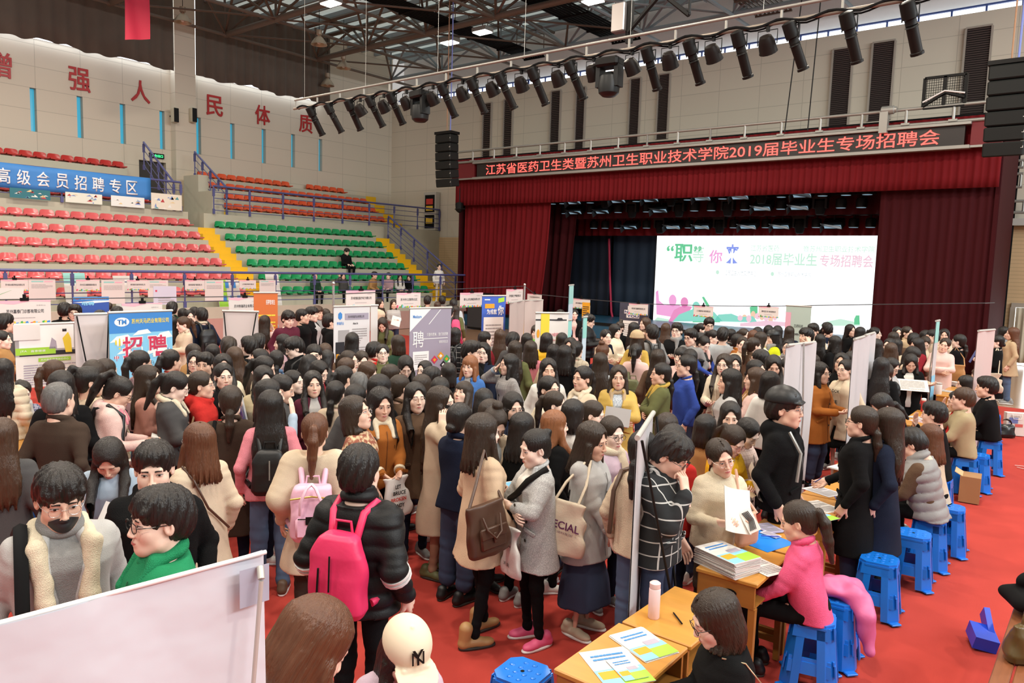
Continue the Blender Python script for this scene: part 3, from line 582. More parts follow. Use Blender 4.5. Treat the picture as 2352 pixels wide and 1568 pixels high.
t = empty('lighting_bar', (xa, YT, z0),0, 'long steel lighting bar crossing the hall above the crowd', 'lighting bar'); L = 20
b = MB(); b.tube([(0,0,0),(L, 0,0)],.035,8); b.build('lower_pipe', mat('worn pipe', (.25,.21,.17),.45,.3), t, smooth=60)
b = MB(); b.tube([(.05,0, zt_ - z0 + .04),(L, 0, zt_ - z0 + .04)],.03,8); b.build('upper_pipe', m_grey, t, smooth=60)
for i in range(21): b = MB(); b.box((.1 + i * .98,0,(zt_ - z0) / 2),(.035,.035, zt_ - z0)); b.build('strut', m_grey, t)
b = MB(); rg = random.Random(5); pts = [(.2 + i * .12,-.05 + .02 * rg.random(),.0 + .04 * math.sin(i * .9)) for i in range(160)]; b.tube(pts, .024,5); b.tube([(p[0], p[1] + .06, p[2] - .03) for p in pts],.016,5); b.build('cable_loom', m_blackm, t, smooth=60)
for i in range(8): x = xa + .5 + i * 2.6; b = MB(); b.tube([(x, YT, zt_),(x, YT, 13.8)],.005,5); tag(b.build('hoist_wire', m_grey), 'thin steel wire lifting the lighting bar, %s from the left' % ORD[i], 'wire', 'wires of the lighting bar')
def profile_lamp():
 t = empty('spotlight', (0,0,0)); M = frame((0,0,-.28), rot3(x=0))
 h = empty('pivot'); bpy.data.objects.remove(h)
 ax = np.array([.0,.5,-.86]); ax /= np.linalg.norm(ax); c = np.array([0,0,-.2])
 M = align(c, c + ax)
 b = MB(); b.box((0,0,0),(.16,.18,.26)); b2 = MB(); b2.lathe([(.06,-.28),(.11,-.26),(.115,-.02),(.085,0),(.085,.1),(.1,.12)],12, M); b2.box(c - ax * .1,(.19,.05,.16), R=M[:3, :3]); b2.build('lamp_housing', m_black, t, smooth=40)
 b = MB(); b.lathe([(.085,.08),(.085,.5),(.1,.51),(.1,.55),(.07,.55)],12, M); b.build('lens_tube', mat('warm black tube', (.008,.006,.005),.5, spec=.2), t, smooth=40)
 b = MB(); b.tube([(-.13,0,-.22),(-.13,0,.0),(.13,0,.0),(.13,0,-.22)],.012,6); b.box((0,0,.04),(.05,.06,.1)); b.build('yoke', m_black, t); return t
def par_lamp():
 t = empty('spotlight', (0,0,0)); c = np.array([0,0,-.24]); M = align(c, c + np.array([.0,.62,-.78]))
 b = MB(); b.lathe([(.05,-.16),(.1,-.15),(.14,-.05),(.15,.1),(.16,.13),(.13,.13)],14, M); b.build('lamp_housing', mat('brown black can', (.010,.007,.006),.5, spec=.2), t, smooth=40)
 b = MB(); b.tube([(-.17,0,-.24),(-.17,0,0),(.17,0,0),(.17,0,-.24)],.01,6); b.box((0,0,.03),(.05,.06,.1)); b.build('yoke', m_black, t); return t
def moving_spot():
 t = empty('spotlight', (0,0,0)); b = MB(); b.bbox((0,0,-.1),(.5,.38,.18),.04); b.build('lamp_base', m_black, t)
 b = MB(); b.box((-.2,0,-.36),(.09,.24,.42)); b.box((.2,0,-.36),(.09,.24,.42)); b.build('yoke', mat('grey black shell', (.012,.013,.013),.4, spec=.3), t)
 b = MB(); b.lathe([(.08,.2),(.19,.12),(.22,-.05),(.2,-.2),(.13,-.26),(.03,-.27)],16, frame((0,0,-.48), np.eye(3))); b.build('lamp_head', mat('grey black shell', (.012,.013,.013),.4, spec=.3), t, smooth=40); return t
BAR = [(720,237, 'l'),(762,229, 'l'),(808,221, 'l'),(828,219, 'c'),(857,212, 'l'),(882,211, 'c'),(905,203, 'l'),(934,206, 'c'),(966,199, 'm'),(995,190, 'c'),(1024,181, 'l'),(1063,178, 'c'),(1092,170, 'l'),(1132,166, 'c'),(1158,159, 'l'),(1198,158, 'c'),(1232,148, 'l'),(1283,145, 'c'),(1318,136, 'l'),(1364,126, 'c'),(1402,119, 'm'),(1453,110, 'c'),(1494,102, 'l'),(1540,93, 'c'),(1592,82, 'l'),(1640,74, 'c'),(1703,62, 'l'),(1765,52, 'c'),(1825,36, 'l'),(1955,12, 'l'),(2096,-20, 'l')]
KB = {'l': 'long tube', 'c': 'short can', 'm': 'moving head'}
for k, (x, y, kd) in enumerate(BAR):
 key = 'b' + kd
 if key not in PROT: PROT[key] = {'l': profile_lamp, 'c': par_lamp, 'm': moving_spot}[kd](); o = PROT[key]
 else: o = copy_tree(PROT[key])
 q = aty(x, y, YT); o.location = (q[0], YT, z0 - .1); o.rotation_euler = (0,0, random.Random(k).uniform(-.25,.1) - (.25 if kd == 'l' else 0)); tag(o, '%s spotlight, %s from the left on the long lighting bar' % (KB[kd], ORD[k] if k < 30 else 'last'), 'spotlight', 'spotlights on the lighting bar')
p = aty(1424,42, YT + .3); b = MB(); b.bbox((0,0,0),(.3,.2,.55),.02); b.box((.2,.05,-.1),(.12,.1,.8), mi=1); b.tube([(.2,0,-.3),(.9,0,.3),(1.5,0,-.2)],.05,6,1); b.tube([(.2,0,.6),(1.5,0,.6)],.03,6,1); b.tube([(1.5,0,-.2),(1.5,0,.9)],.03,6,1); tag(b.build('control_box', [mat('silver case', (.4,.36,.34),.3,.6), m_black], loc=p), 'silver box with a black bracket above the lighting bar', 'box')
def line_array(px, py0, py1, Y, lab, side):
 a, c = aty(px, py0, Y), aty(px, py1, Y); n = 6; H_ = (a[2] - c[2]) / n; t = empty('line_array', tuple(a),0, lab, 'loudspeaker', 'hanging loudspeaker columns')
 for i in range(n):
  b = MB(); tl = .0 + .03 * i; z = -H_ * (i + .5); b.bbox((.42,.12 * (i / n) ** 2, z),(.84,.5, H_ * .95),.03, R=rot3(x=tl))
  b.box((.8,-.24 + .12 * (i / n) ** 2, z),(.05,.02,.05), mi=1); b.build('speaker_cabinet', [mat('array black', (.010,.011,.010),.6, spec=.25), m_lgrey], t)
 b = MB(); b.box((.42,0,.06),(.9,.5,.1)); b.tube([(.42,0,.1),(.42,0,13.8 - a[2])],.02,6,1); b.tube([(.55,.05,0),(.57,.05,4),(.55,.05,13.8 - a[2])],.025,6,2); b.build('hanging_frame', [m_black, mat('rusty chain', (.4,.22,.12),.6), mat('blue sling', (.2,.25,.6),.6)], t); return t
line_array(1009,312,430,21.7, 'black hanging loudspeaker column at the left of the glowing board', -1)
line_array(2275,156,360,21.7, 'black hanging loudspeaker column at the right edge', 1)
p = aty(1055,480, YC - .3); b = MB(); b.tube([(0,0,0),(0,0,.9)],.02,6); b.tube([(-.25,0,.0),(.35,0,0)],.025,6); b.lathe([(.06,.1),(.16,0),(.18,-.3),(.1,-.34)],12, align((0,0,-.05),(.1,-.1,-.4))); tag(b.build('spotlight', m_black, loc=p, smooth=40), 'small black spotlight hanging left of the stage curtain', 'spotlight')
for k, (x0, y0, x1, y1) in enumerate(((1826,120,1802,305),(1883,20,1855,300))):
 p, q = aty(x0, y0,23), aty(x1, y1,23); b = MB(); d = p - q; b.tube([q, p + d * .8],.018,6); tag(b.build('cable', m_black), 'black cable hanging in front of the back wall, %s one' % ('left', 'right')[k], 'cable', 'cables before the back wall')
p = atz(1102,850,0); q = aty(1075,690,23.6); b = MB(); b.bbox((0,0,.75),(1.0,.6,1.5),.03); b.box((0,-.305,.75),(.9,.01,1.35), mi=1); tag(b.build('loudspeaker', [m_black, mat('speaker grille', (.03,.028,.03),.7)], loc=(aty(1103,740,23.6)[0],23.6,.02)), 'tall black floor loudspeaker left of the stage curtain', 'loudspeaker')
# ---------------------------------------------------------------- people: bodies grown as one smooth surface round a posed skeleton
def smin(a, b, k):
 h = np.maximum(k - np.abs(a - b),0) / k
 return np.minimum(a, b) - h * h * k * .25
class Field:
 """signed distance on a regular lattice; shapes are blended in one by one"""
 def __init__(s, lo, hi, h):
  s.h = h; s.ax = [np.arange(lo[i], hi[i] + h, h) for i in range(3)]; s.F = np.full([len(a) for a in s.ax],.5, np.float32)
 def sub(s, lo, hi, m):
  sl = []
  for i in range(3):
   a = int(np.searchsorted(s.ax[i], lo[i] - m)); b = int(np.searchsorted(s.ax[i], hi[i] + m))
   if b - a < 1: return None
   sl.append(slice(a, b))
  return tuple(sl)
 def xyz(s, sl, M=None):
  X, Y, Z = (s.ax[i][sl[i]] for i in range(3)); X = X[:, None, None]; Y = Y[None, :, None]; Z = Z[None, None, :]
  if M is None: return X, Y, Z
  return tuple(M[i, 0] * X + M[i, 1] * Y + M[i, 2] * Z + M[i, 3] for i in range(3))
 def put(s, sl, d, k, op='u'):
  if op == 'u': s.F[sl] = smin(s.F[sl], d, k) if k > 0 else np.minimum(s.F[sl], d)
  else: s.F[sl] = -smin(-s.F[sl], d, k) if k > 0 else np.maximum(s.F[sl],-d)
 def cone(s, a, b, ra, rb, k=.02, op='u', wr=0.0, flat=None):
  a, b = np.array(a, float), np.array(b, float); r = max(ra, rb); sl = s.sub(np.minimum(a, b) - r, np.maximum(a, b) + r, k + 2 * s.h)
  if sl is None: return
  X, Y, Z = s.xyz(sl); ba = b - a; L2 = ba @ ba + 1e-9
  x, y, z = X - a[0], Y - a[1], Z - a[2]; t = np.clip((x * ba[0] + y * ba[1] + z * ba[2]) / L2,0,1)
  d = np.sqrt((x - t * ba[0]) ** 2 + (y - t * ba[1]) ** 2 + (z - t * ba[2]) ** 2) - (ra + (rb - ra) * t)
  if wr: L = math.sqrt(L2); d = d + wr * np.sin(t * L * 95 + 9 * X + 7 * Y) * np.clip(1.3 * np.abs(t - .5) * 2 - .1,0,1)
  s.put(sl, d, k, op)
 def ell(s, c, r, k=.02, op='u', R=None):
  c, r = np.array(c, float), np.array(r, float); m = r if R is None else np.full(3, r.max()); sl = s.sub(c - m, c + m, k + 2 * s.h)
  if sl is None: return
  X, Y, Z = s.xyz(sl); x, y, z = X - c[0], Y - c[1], Z - c[2]
  if R is not None: R = np.array(R); x, y, z = (R[0, i] * x + R[1, i] * y + R[2, i] * z for i in range(3))
  k0 = np.sqrt((x / r[0]) ** 2 + (y / r[1]) ** 2 + (z / r[2]) ** 2) + 1e-6; k1 = np.sqrt((x / r[0] ** 2) ** 2 + (y / r[1] ** 2) ** 2 + (z / r[2] ** 2) ** 2) + 1e-6
  s.put(sl, k0 * (k0 - 1) / k1, k, op)
 def torus(s, c, R, r, k=.01, tilt=0.0, sy=1.0, M=None):
  c = np.array(c, float); sl = s.sub(c - R - r - .03, c + R + r + .03, k + 2 * s.h)
  if sl is None: return
  X, Y, Z = s.xyz(sl); x, y, z = X - c[0],(Y - c[1]), Z - c[2]; ct, st = math.cos(tilt), math.sin(tilt)
  y, z = ct * y + st * z, -st * y + ct * z; y = y / sy
  s.put(sl, np.sqrt((np.sqrt(x * x + y * y) - R) ** 2 + z * z) - r, k)
 def loft(s, tab, k=.03, M=None, op='u', p=2.3, lo=None, hi=None):
  """vertical stack of rounded sections (z, half width, half depth, y centre); M maps the lattice into its own frame"""
  tab = sorted(tab); zz = [q[0] for q in tab]; z0, z1 = zz[0], zz[-1]; mx = max(q[1] for q in tab); my = max(q[2] + abs(q[3]) for q in tab)
  if M is None: bl, bh = np.array([-mx, -my, z0]), np.array([mx, my, z1])
  else:
   Mi = np.linalg.inv(M); cs = np.array([[x, y, z, 1] for x in (-mx, mx) for y in (-my, my) for z in (z0, z1)]) @ Mi.T; bl, bh = cs[:, :3].min(0), cs[:, :3].max(0)
  sl = s.sub(bl, bh, k + 2 * s.h)
  if sl is None: return
  x, y, z = s.xyz(sl, M); zf = np.clip(z, z0, z1)
  A, B, C = (np.interp(zf, zz, [q[i] for q in tab]) for i in (1,2,3))
  q = (np.abs(x / A) ** p + np.abs((y - C) / B) ** p) ** (1 / p); d = (q - 1) * np.minimum(A, B)
  d = np.maximum(d, np.maximum(z0 - z, z - z1)); s.put(sl, d, k, op)
 def folds(s, seed, amp, f=1.0):
  rg = random.Random(seed); X, Y, Z = (a.astype(np.float32) for a in s.ax); n = 0
  for i in range(5):
   kx, ky, kz = rg.uniform(-22,22) * f, rg.uniform(-22,22) * f, rg.uniform(6,17) * f * rg.choice((-1,1)); ph = rg.uniform(0,6.28)
   n = n + np.sin((kx * X)[:, None, None] + (ky * Y)[None, :, None] + (kz * Z)[None, None, :] + ph)
  s.F += (amp * .45) * n
 def mesh(s):
  F = s.F; ins = F < 0; n = F.shape
  c = [ins[i:n[0] - 1 + i, j:n[1] - 1 + j, k:n[2] - 1 + k] for i in (0,1) for j in (0,1) for k in (0,1)]
  tot = sum(q.astype(np.int8) for q in c); act = (tot > 0) & (tot < 8); idx = np.argwhere(act); m = len(idx)
  vid = np.full(act.shape, -1, np.int64); vid[act] = np.arange(m)
  cv = np.stack([F[idx[:, 0] + i, idx[:, 1] + j, idx[:, 2] + k] for i in (0,1) for j in (0,1) for k in (0,1)],1)
  P = np.array([(i, j, k) for i in (0,1) for j in (0,1) for k in (0,1)], float); acc = np.zeros((m, 3)); cnt = np.zeros(m)
  for a in range(8):
   for b in range(a + 1,8):
    if np.abs(P[a] - P[b]).sum() == 1:
     va, vb = cv[:, a], cv[:, b]; x = (va < 0) != (vb < 0); t = va[x] / (va[x] - vb[x]); acc[x] += P[a] + (P[b] - P[a]) * t[:, None]; cnt[x] += 1
  v = np.stack([s.ax[i][0] for i in range(3)]) + (idx + acc / np.maximum(cnt, 1)[:, None]) * s.h
  fs = []
  for ax in range(3):
   sh = list(n); sh[ax] -= 1
   a = [slice(None)] * 3; b = [slice(None)] * 3; a[ax] = slice(0,-1); b[ax] = slice(1, None); A, B = ins[tuple(a)], ins[tuple(b)]
   e = np.argwhere(A != B); o1, o2 = [i for i in range(3) if i != ax]; e = e[(e[:, o1] > 0) & (e[:, o2] > 0) & (e[:, o1] < n[o1] - 1) & (e[:, o2] < n[o2] - 1)]
   if not len(e): continue
   q = []
   for d1_, d2_ in ((0,0),(-1,0),(-1,-1),(0,-1)):
    w = e.copy(); w[:, o1] += d1_; w[:, o2] += d2_; q.append(vid[w[:, 0], w[:, 1], w[:, 2]])
   q = np.stack(q, 1); fl_ = A[e[:, 0], e[:, 1], e[:, 2]]
   if ax == 1: fl_ = ~fl_
   q[~fl_] = q[~fl_][:, ::-1]; fs.append(q)
  return v, np.concatenate(fs) if fs else np.zeros((0,4), int)
def qmesh(name, v, f, mats):
 me = bpy.data.meshes.new(name); me.vertices.add(len(v)); me.vertices.foreach_set('co', np.asarray(v, np.float32).ravel()); m = len(f)
 me.loops.add(4 * m); me.loops.foreach_set('vertex_index', np.asarray(f, np.int32).ravel()); me.polygons.add(m)
 me.polygons.foreach_set('loop_start', np.arange(0,4 * m, 4, dtype=np.int32)); me.polygons.foreach_set('use_smooth', np.ones(m, bool)); me.update(calc_edges=True)
 for q in mats: me.materials.append(q)
 return me
def relax(v, f, it=1):
 for _ in range(it):
  acc = np.zeros_like(v); cn = np.zeros(len(v)); c = v[f].mean(1)
  for i in range(4): np.add.at(acc, f[:, i], c); np.add.at(cn, f[:, i],1)
  v = .4 * v + .6 * acc / np.maximum(cn, 1)[:, None]
 return v
CACHE = {}
def cached(key, fn):
 if key not in CACHE: CACHE[key] = fn()
 return CACHE[key]
def head_field(sex, h):
 s = Field((-.1,-.14,-.23),(.1,.13,.14), h); m = sex == 'm'
 s.ell((0,.014,.042),(.074,.092,.078),.01); s.ell((0,-.026,-.035),(.059 + .003 * m, .064,.08),.04)
 s.ell((0,-.064,-.094),(.024 + .008 * m, .02,.02),.04); s.cone((-.045,-.02,-.075),(0,-.06,-.096),.022,.016,.03); s.cone((.045,-.02,-.075),(0,-.06,-.096),.022,.016,.03)
 for q in (-1,1):
  s.ell((q * .037,-.055,-.03),(.024,.024,.026),.03)
  s.ell((q * .031,-.1,.004),(.017,.014,.0095),.016, 's')
  s.ell((q * .0305,-.076,.004),(.015,.012,.0095),.006)
  s.ell((q * .078,.008,-.008),(.008,.019,.032),.006, R=rot3(x=.15, z=-q * .35)); s.ell((q * .082,.004,-.006),(.004,.01,.018),.004, 's')
  s.ell((q * .0105,-.1,-.036),(.0075,.009,.0065),.006)
 s.cone((-.034,-.078,.026),(.034,-.078,.026),.011 + .002 * m, .011 + .002 * m, .014)
 s.cone((0,-.091,.012),(0,-.108,-.03),.006,.0095,.012); s.ell((0,-.088,-.064),(.021,.011,.015),.014)
 s.cone((0,.022,-.06),(0,.04,-.21),.047 + .006 * m, .052 + .008 * m, .03)
 return s
def head_data(sex, lod):
 def fn():
  h = (.0036,.0065)[lod]; s = head_field(sex, h); v, f = s.mesh(); v = relax(v, f, 1); X, Z = s.ax[0], s.ax[2]; ins = s.F < 0
  j = ins.argmax(1); any_ = ins.any(1); jj = np.clip(j, 1, None); I, Kk = np.meshgrid(np.arange(len(X)), np.arange(len(Z)), indexing='ij')
  a, b = s.F[I, jj - 1, Kk], s.F[I, jj, Kk]; y = s.ax[1][jj - 1] + s.h * a / np.where(abs(a - b) < 1e-9,1, a - b); y[~any_] = .05
  return v, f, (X, Z, y)
 return cached(('head', sex, lod), fn)
def on_face(hm, x, z):
 X, Z, Y = hm; u = np.clip((np.asarray(x) - X[0]) / (X[1] - X[0]),0, len(X) - 1.01); w = np.clip((np.asarray(z) - Z[0]) / (Z[1] - Z[0]),0, len(Z) - 1.01); i, k = u.astype(int), w.astype(int); a, b = u - i, w - k
 return Y[i, k] * (1 - a) * (1 - b) + Y[i + 1, k] * a * (1 - b) + Y[i, k + 1] * (1 - a) * b + Y[i + 1, k + 1] * a * b
def patch(b, hm, cx, cz, hw, up, lo, off, bulge, mi, n=8, rows=4, tilt=0.0):
 """a thin shaped patch that follows the face; up/lo give its edges along u in -1..1"""
 def fn(a, t):
  u = a * 2 - 1; z0, z1 = lo(u), up(u); x = cx + u * hw; z = cz + z0 + (z1 - z0) * t + tilt * u * hw
  return (x, float(on_face(hm, x, z)) - off - bulge * (1 - u * u) * (4 * t * (1 - t)), z)
 b.grid(fn, n, rows, mi)
m_eyew = mat('eye white', (.72,.66,.62),.3); m_iris = mat('dark iris', (.012,.008,.006),.15); m_lash = mat('lash line', (.012,.009,.008),.6)
def face_part(which, sex, look, side):
 hm = head_data(sex, 0)[2]
 def fn():
  b = MB(); q = side
  if which == 'eye':
   if look == 'open':
    patch(b, hm, q * .0315,.004,.0145, lambda u: .0052 * (1 - u * u) ** .7, lambda u: -.0042 * (1 - u * u) ** .8,.0012,.001,0,10,4, q * .06)
    patch(b, hm, q * .0315,.0045,.0054, lambda u: .0050 * (1 - u * u) ** .5, lambda u: -.0045 * (1 - u * u) ** .5,.0026,.0012,1,8,4)
    patch(b, hm, q * .0315,.004,.0158, lambda u: .0064 * (1 - u * u) ** .6 + .0008, lambda u: .0044 * (1 - u * u) ** .7 - .0004,.0028,0,2,10,1, q * .06)
   else:
    patch(b, hm, q * .0315,.001,.0155, lambda u: -.0025 * (1 - u * u) + .0012, lambda u: -.0046 * (1 - u * u),.0026,0,2,10,1, q * .05)
   return b.build('eye', [m_eyew, m_iris, m_lash], smooth=180).data
  if which == 'eyebrow':
   t = .0028 if sex == 'f' else .0042
   patch(b, hm, q * .033,.0225,.0195, lambda u: .003 * (1 - u * u) + t * (.85 - .35 * u * q), lambda u: .003 * (1 - u * u) - t * (.5 - .3 * u * q),.0014,.0008,0,8,2,-q * .045)
   return b.build('eyebrow', [m_lash], smooth=180).data
  r = .0205 if sex == 'f' else .022; fu = .0062 if sex == 'f' else .0045
  patch(b, hm, 0,-.0625, r, lambda u: fu * (1 - abs(u) ** 1.7) * (.84 + .16 * math.cos(u * 9)), lambda u: -.0006 - .0004 * u * u, .001,.0018,0,10,3)
  patch(b, hm, 0,-.0640, r * .92, lambda u: .0012, lambda u: -.0068 * (1 - u * u) ** .8,.001,.0024,0,10,3)
  return b.build('mouth', [mat('lips', (.50,.13,.12),.35)], smooth=180).data
 def wrap():
  d = fn(); 
  for o in list(bpy.data.objects):
   if o.type == 'MESH' and o.data == d: bpy.data.objects.remove(o)
  return d
 return cached(('face', which, sex, look, side), wrap)
def hair_data(style, lod, seed=0):
 def fn():
  h = (.0055,.009)[lod]; base = style.rstrip('b') if style not in ('bob', 'bobb') else 'bob'; bangs = style.endswith('bb') or (style.endswith('b') and style != 'bob'); rg = random.Random(seed)
  longz = {'long': -.46, 'longf': -.44, 'xlong': -.56, 'mid': -.25, 'bob': -.15}.get(base, -.3)
  s = Field((-.19,-.17, longz - .06),(.19,.26,.2), h)
  tied = base in ('pony', 'lowpony', 'highpony', 'bun', 'lowbun', 'topbun'); male = base in ('short', 'crop', 'buzz', 'fringe')
  th = {'crop': .012, 'buzz': .007, 'short': .014, 'fringe': .016}.get(base, .012 if tied else .017)
  s.ell((0,.018,.044),(.076 + th, .094 + th, .08 + th * 1.15),.01)
  if male:
   s.ell((0,.05,-.01),(.072 + th * .7,.066 + th, .085),.03)
   if base in ('short', 'fringe'): s.ell((0,-.03,.085),(.07,.062,.045),.03)
   if base == 'fringe': s.cone((-.052,-.072,.058),(.052,-.072,.058),.02,.02,.02)
  elif tied: s.ell((0,.055,-.015),(.07,.062,.085),.03)
  if not tied and not male:
   z1 = longz; back = [(.08,.07,.09,.02),(0,.094,.098,.025),(-.09,.098,.085,.045)]
   if base in ('long', 'longf', 'xlong'): back += [(-.17,.112,.068,.075),(-.28,.13,.05,.098),(z1 + .05,.115,.042,.105),(z1,.085,.02,.11)]
   elif base == 'mid': back += [(-.17,.108,.082,.055),(z1 + .02,.118,.075,.065),(z1,.105,.06,.07)]
   else: back += [(z1 + .015,.1,.088,.035),(z1,.09,.075,.04)]
   s.loft(back, .02)
   if base in ('longf', 'xlong', 'mid'):
    for q in (-1,1):
     s.cone((q * .078,-.02,-.02),(q * .092,-.045,-.16),.026,.032 if base != 'mid' else .026,.02)
     if base != 'mid': s.cone((q * .092,-.045,-.15),(q * .088,-.14,-.255),.032,.032,.02); s.cone((q * .088,-.14,-.255),(q * .078,-.158,-.40 if base == 'longf' else -.47),.032,.014,.02)
  if male: s.ell((0,-.14,-.06 if base != 'fringe' else -.075),(.069,.115,.128 if base != 'fringe' else .112),.008, 's')
  else: s.ell((0,-.145,-.04 if not bangs else -.085),(.061 if not tied else .066,.114,.158 if not bangs else .122),.012, 's')
  s.cone((0,-.1,-.12),(0,-.16,-.5),.055,.09,.01, 's')
  if tied or male:
   for q in (-1,1): s.ell((q * .085,-.012,-.045),(.03,.034,.06),.008, 's')
   s.loft([(-.2,.2,.2,0),(-.085 if tied else -.075,.2,.2,0)],.01, op='s')
   for q in (-1,1): s.cone((q * .078,-.06,-.16),(q * .078,.05,-.12),.05,.05,.01, 's')
  if base == 'pony': pts = [(0,.095,.05,.02),(0,.135,.045,.028),(0,.158,-.03,.036),(.005,.155,-.14,.032),(.01,.15,-.27,.014)]
  elif base == 'highpony': pts = [(0,.085,.11,.02),(0,.125,.125,.027),(0,.165,.06,.036),(.01,.168,-.06,.036),(.02,.155,-.22,.016)]
  elif base == 'lowpony': pts = [(0,.085,-.055,.026),(0,.118,-.075,.03),(0,.128,-.16,.034),(.006,.125,-.28,.016)]
  else: pts = []
  for a, b_ in zip(pts[:-1], pts[1:]): s.cone(a[:3], b_[:3], a[3], b_[3],.012)
  if base == 'bun': s.ell((0,.105,.075),(.04,.034,.038),.006); s.ell((.012,.118,.09),(.025,.025,.024),.004)
  if base == 'topbun': s.ell((0,.06,.145),(.042,.042,.036),.006)
  if base == 'lowbun': s.ell((0,.112,-.045),(.042,.032,.034),.008)
  if not male and not bangs and lod == 0 and base not in ('bun', 'topbun', 'highpony'): s.cone((.006,-.09,.105),(.004,.06,.145),.0065,.0045,.004, 's')
  X, Y, Z = s.xyz((slice(None),) * 3); ang = np.arctan2(X, Y - .02 + 0 * X); r = np.sqrt(X * X + (Y - .02) ** 2); amp = (.0021 if not male else .0032) * np.clip(r / .05,0,1)
  s.F += (amp * (np.sin(ang * 31 + 5 * np.sin(Z * 17 + seed)) * .6 + np.sin(ang * 57 + 4 * np.sin(Z * 11 + 2)) * .45 + (.9 if male else .25) * np.sin(ang * 13 + Z * 60 + seed))).astype(np.float32)
  if not tied and not male: s.F += (np.clip((longz + .1 - Z) / .1,0,1) * (.012 + .012 * np.sin(ang * 19 + seed) + .01 * np.sin(ang * 43))).astype(np.float32) * (1 if base != 'bob' else .4)
  return s.mesh()
 return cached(('hair', style, lod, seed), fn)
def hand_data(pose, lod):
 def fn():
  curl = {'relaxed': (.35,.5), 'grip': (.85,1.15), 'flat': (.08,.1), 'hold': (.55,.75), 'pinch': (.75,.7)}[pose]
  s = Field((-.07,-.09,-.08),(.085,.05,.2),(.0034,.0055)[lod]); s.cone((0,.0,-.08),(0,0,.012),.0235,.0215,.01)
  for x in (-.026,-.009,.009,.026): s.cone((x * .75,0,.012),(x, -.002,.082),.0145,.0115,.012)
  for i, (x, L, r) in enumerate(((-.03,.056,.0072),(-.0105,.07,.0082),(.0095,.076,.0085),(.029,.068,.0082))):
   a = np.array([x, -.002,.088]); t = 0; sp = x * 1.6; k = 1 + (.12 * (1.5 - i) if pose != 'flat' else 0)
   for seg, (l, c) in enumerate(((.45, curl[0] * .7 * k),(.32, curl[1] * k),(.26, curl[1] * .6 * k))):
    t += c; b = a + L * l * np.array([sp * (1 if seg == 0 else .2),-math.sin(t), math.cos(t)]); s.cone(a, b, r * (1 - .08 * seg), r * (.94 - .1 * seg),.003); a = b
  o = {'flat': (.028,-.006), 'relaxed': (.02,-.02), 'grip': (.002,-.04), 'hold': (.012,-.035), 'pinch': (-.004,-.042)}[pose]
  s.cone((.022,-.006,.018),(.042,-.014,.05),.0145,.0105,.008); s.cone((.042,-.014,.05),(.042 + o[0],-.014 + o[1],.074),.0102,.0088,.004); s.cone((.042 + o[0],-.014 + o[1],.074),(.042 + o[0] * 1.2,-.014 + o[1] * 1.5,.095),.0088,.0075,.004)
  return s.mesh()
 return cached(('hand', pose, lod), fn)
def P_(w, e, palm, hand='relaxed', d=None): return dict(w=np.array(w, float), e=np.array(e, float), palm=np.array(palm, float), hand=hand, d=d)
ARM = {
'down': P_((.235,-.03,.86),(.3,.25,1.0),(-1,0,0)), 'downf': P_((.2,-.14,.88),(.35,.2,1.0),(-1,.2,0)),
'front': P_((.10,-.30,1.07),(.32,.1,.9),(-.3,.5,1), 'hold'), 'frontlow': P_((.08,-.25,.96),(.34,.15,.95),(-.3,.6,.6), 'hold'),
'read': P_((.13,-.27,1.13),(.33,.1,.9),(-.6,.7,.4), 'hold'), 'clasp': P_((.05,-.24,.86),(.36,.1,1.0),(-.6,.8,0), 'hold'),
'fold': P_((-.015,-.205,1.10),(.42,-.12,1.02),(0,1,0), 'relaxed'), 'foldb': P_((-.03,-.185,1.06),(.42,-.1,1.0),(0,1,0), 'relaxed'),
'ear': P_((.15,-.07,1.38),(.36,-.22,.9),(-1,.1,0), 'hold', (-.25,0.05,1)), 'face': P_((.09,-.20,1.36),(.34,-.22,.9),(-.5,1,.1), 'flat', (-.35,.15,1)),
'chin': P_((.06,-.19,1.28),(.3,-.25,.8),(-.3,1,.2), 'grip', (-.3,.3,1)), 'head': P_((.13,-.12,1.46),(.42,-.2,1.1),(-.4,.6,-.4), 'flat', (-.8,-.1,.45)),
'photo': P_((.09,-.28,1.42),(.3,-.15,.95),(-.6,.6,0), 'hold', (-.2,-.1,1)), 'pocket': P_((.2,-.12,.88),(.42,.22,1.0),(-1,.2,0), 'relaxed', (-.3,-.2,-1)),
'strap': P_((.12,-.15,1.18),(.34,.05,.85),(0,1,0), 'grip', (0,.1,1)), 'desk': P_((.13,-.36,1.0),(.38,.0,.95),(-.2,0,-1), 'relaxed', (-.35,-1,-.1)),
'write': P_((.05,-.34,1.0),(.4,0,.95),(-.7,0,-.6), 'pinch', (-.3,-1,-.2)), 'lap': P_((.08,-.27,.98),(.3,.1,1.0),(0,0,-1), 'relaxed', (-.4,-1,-.2)),
'wave': P_((.2,-.16,1.5),(.4,-.1,1.15),(0,-1,0), 'flat', (0.1,-.1,1)), 'bag': P_((.22,-.1,.92),(.35,.2,1.05),(-1,0,0), 'grip', (0,-.15,-1)),
}
def ik(S, W, hint, l1=.268, l2=.238):
 d = W - S; L = np.linalg.norm(d); Lm = (l1 + l2) * .998
 if L > Lm: W = S + d / L * Lm; L = Lm; d = W - S
 u = d / L; a = (l1 * l1 - l2 * l2 + L * L) / (2 * L); h = math.sqrt(max(l1 * l1 - a * a, 0)); v = hint - S; v = v - u * (v @ u); v /= np.linalg.norm(v) + 1e-9
 return S + u * a + v * h, W
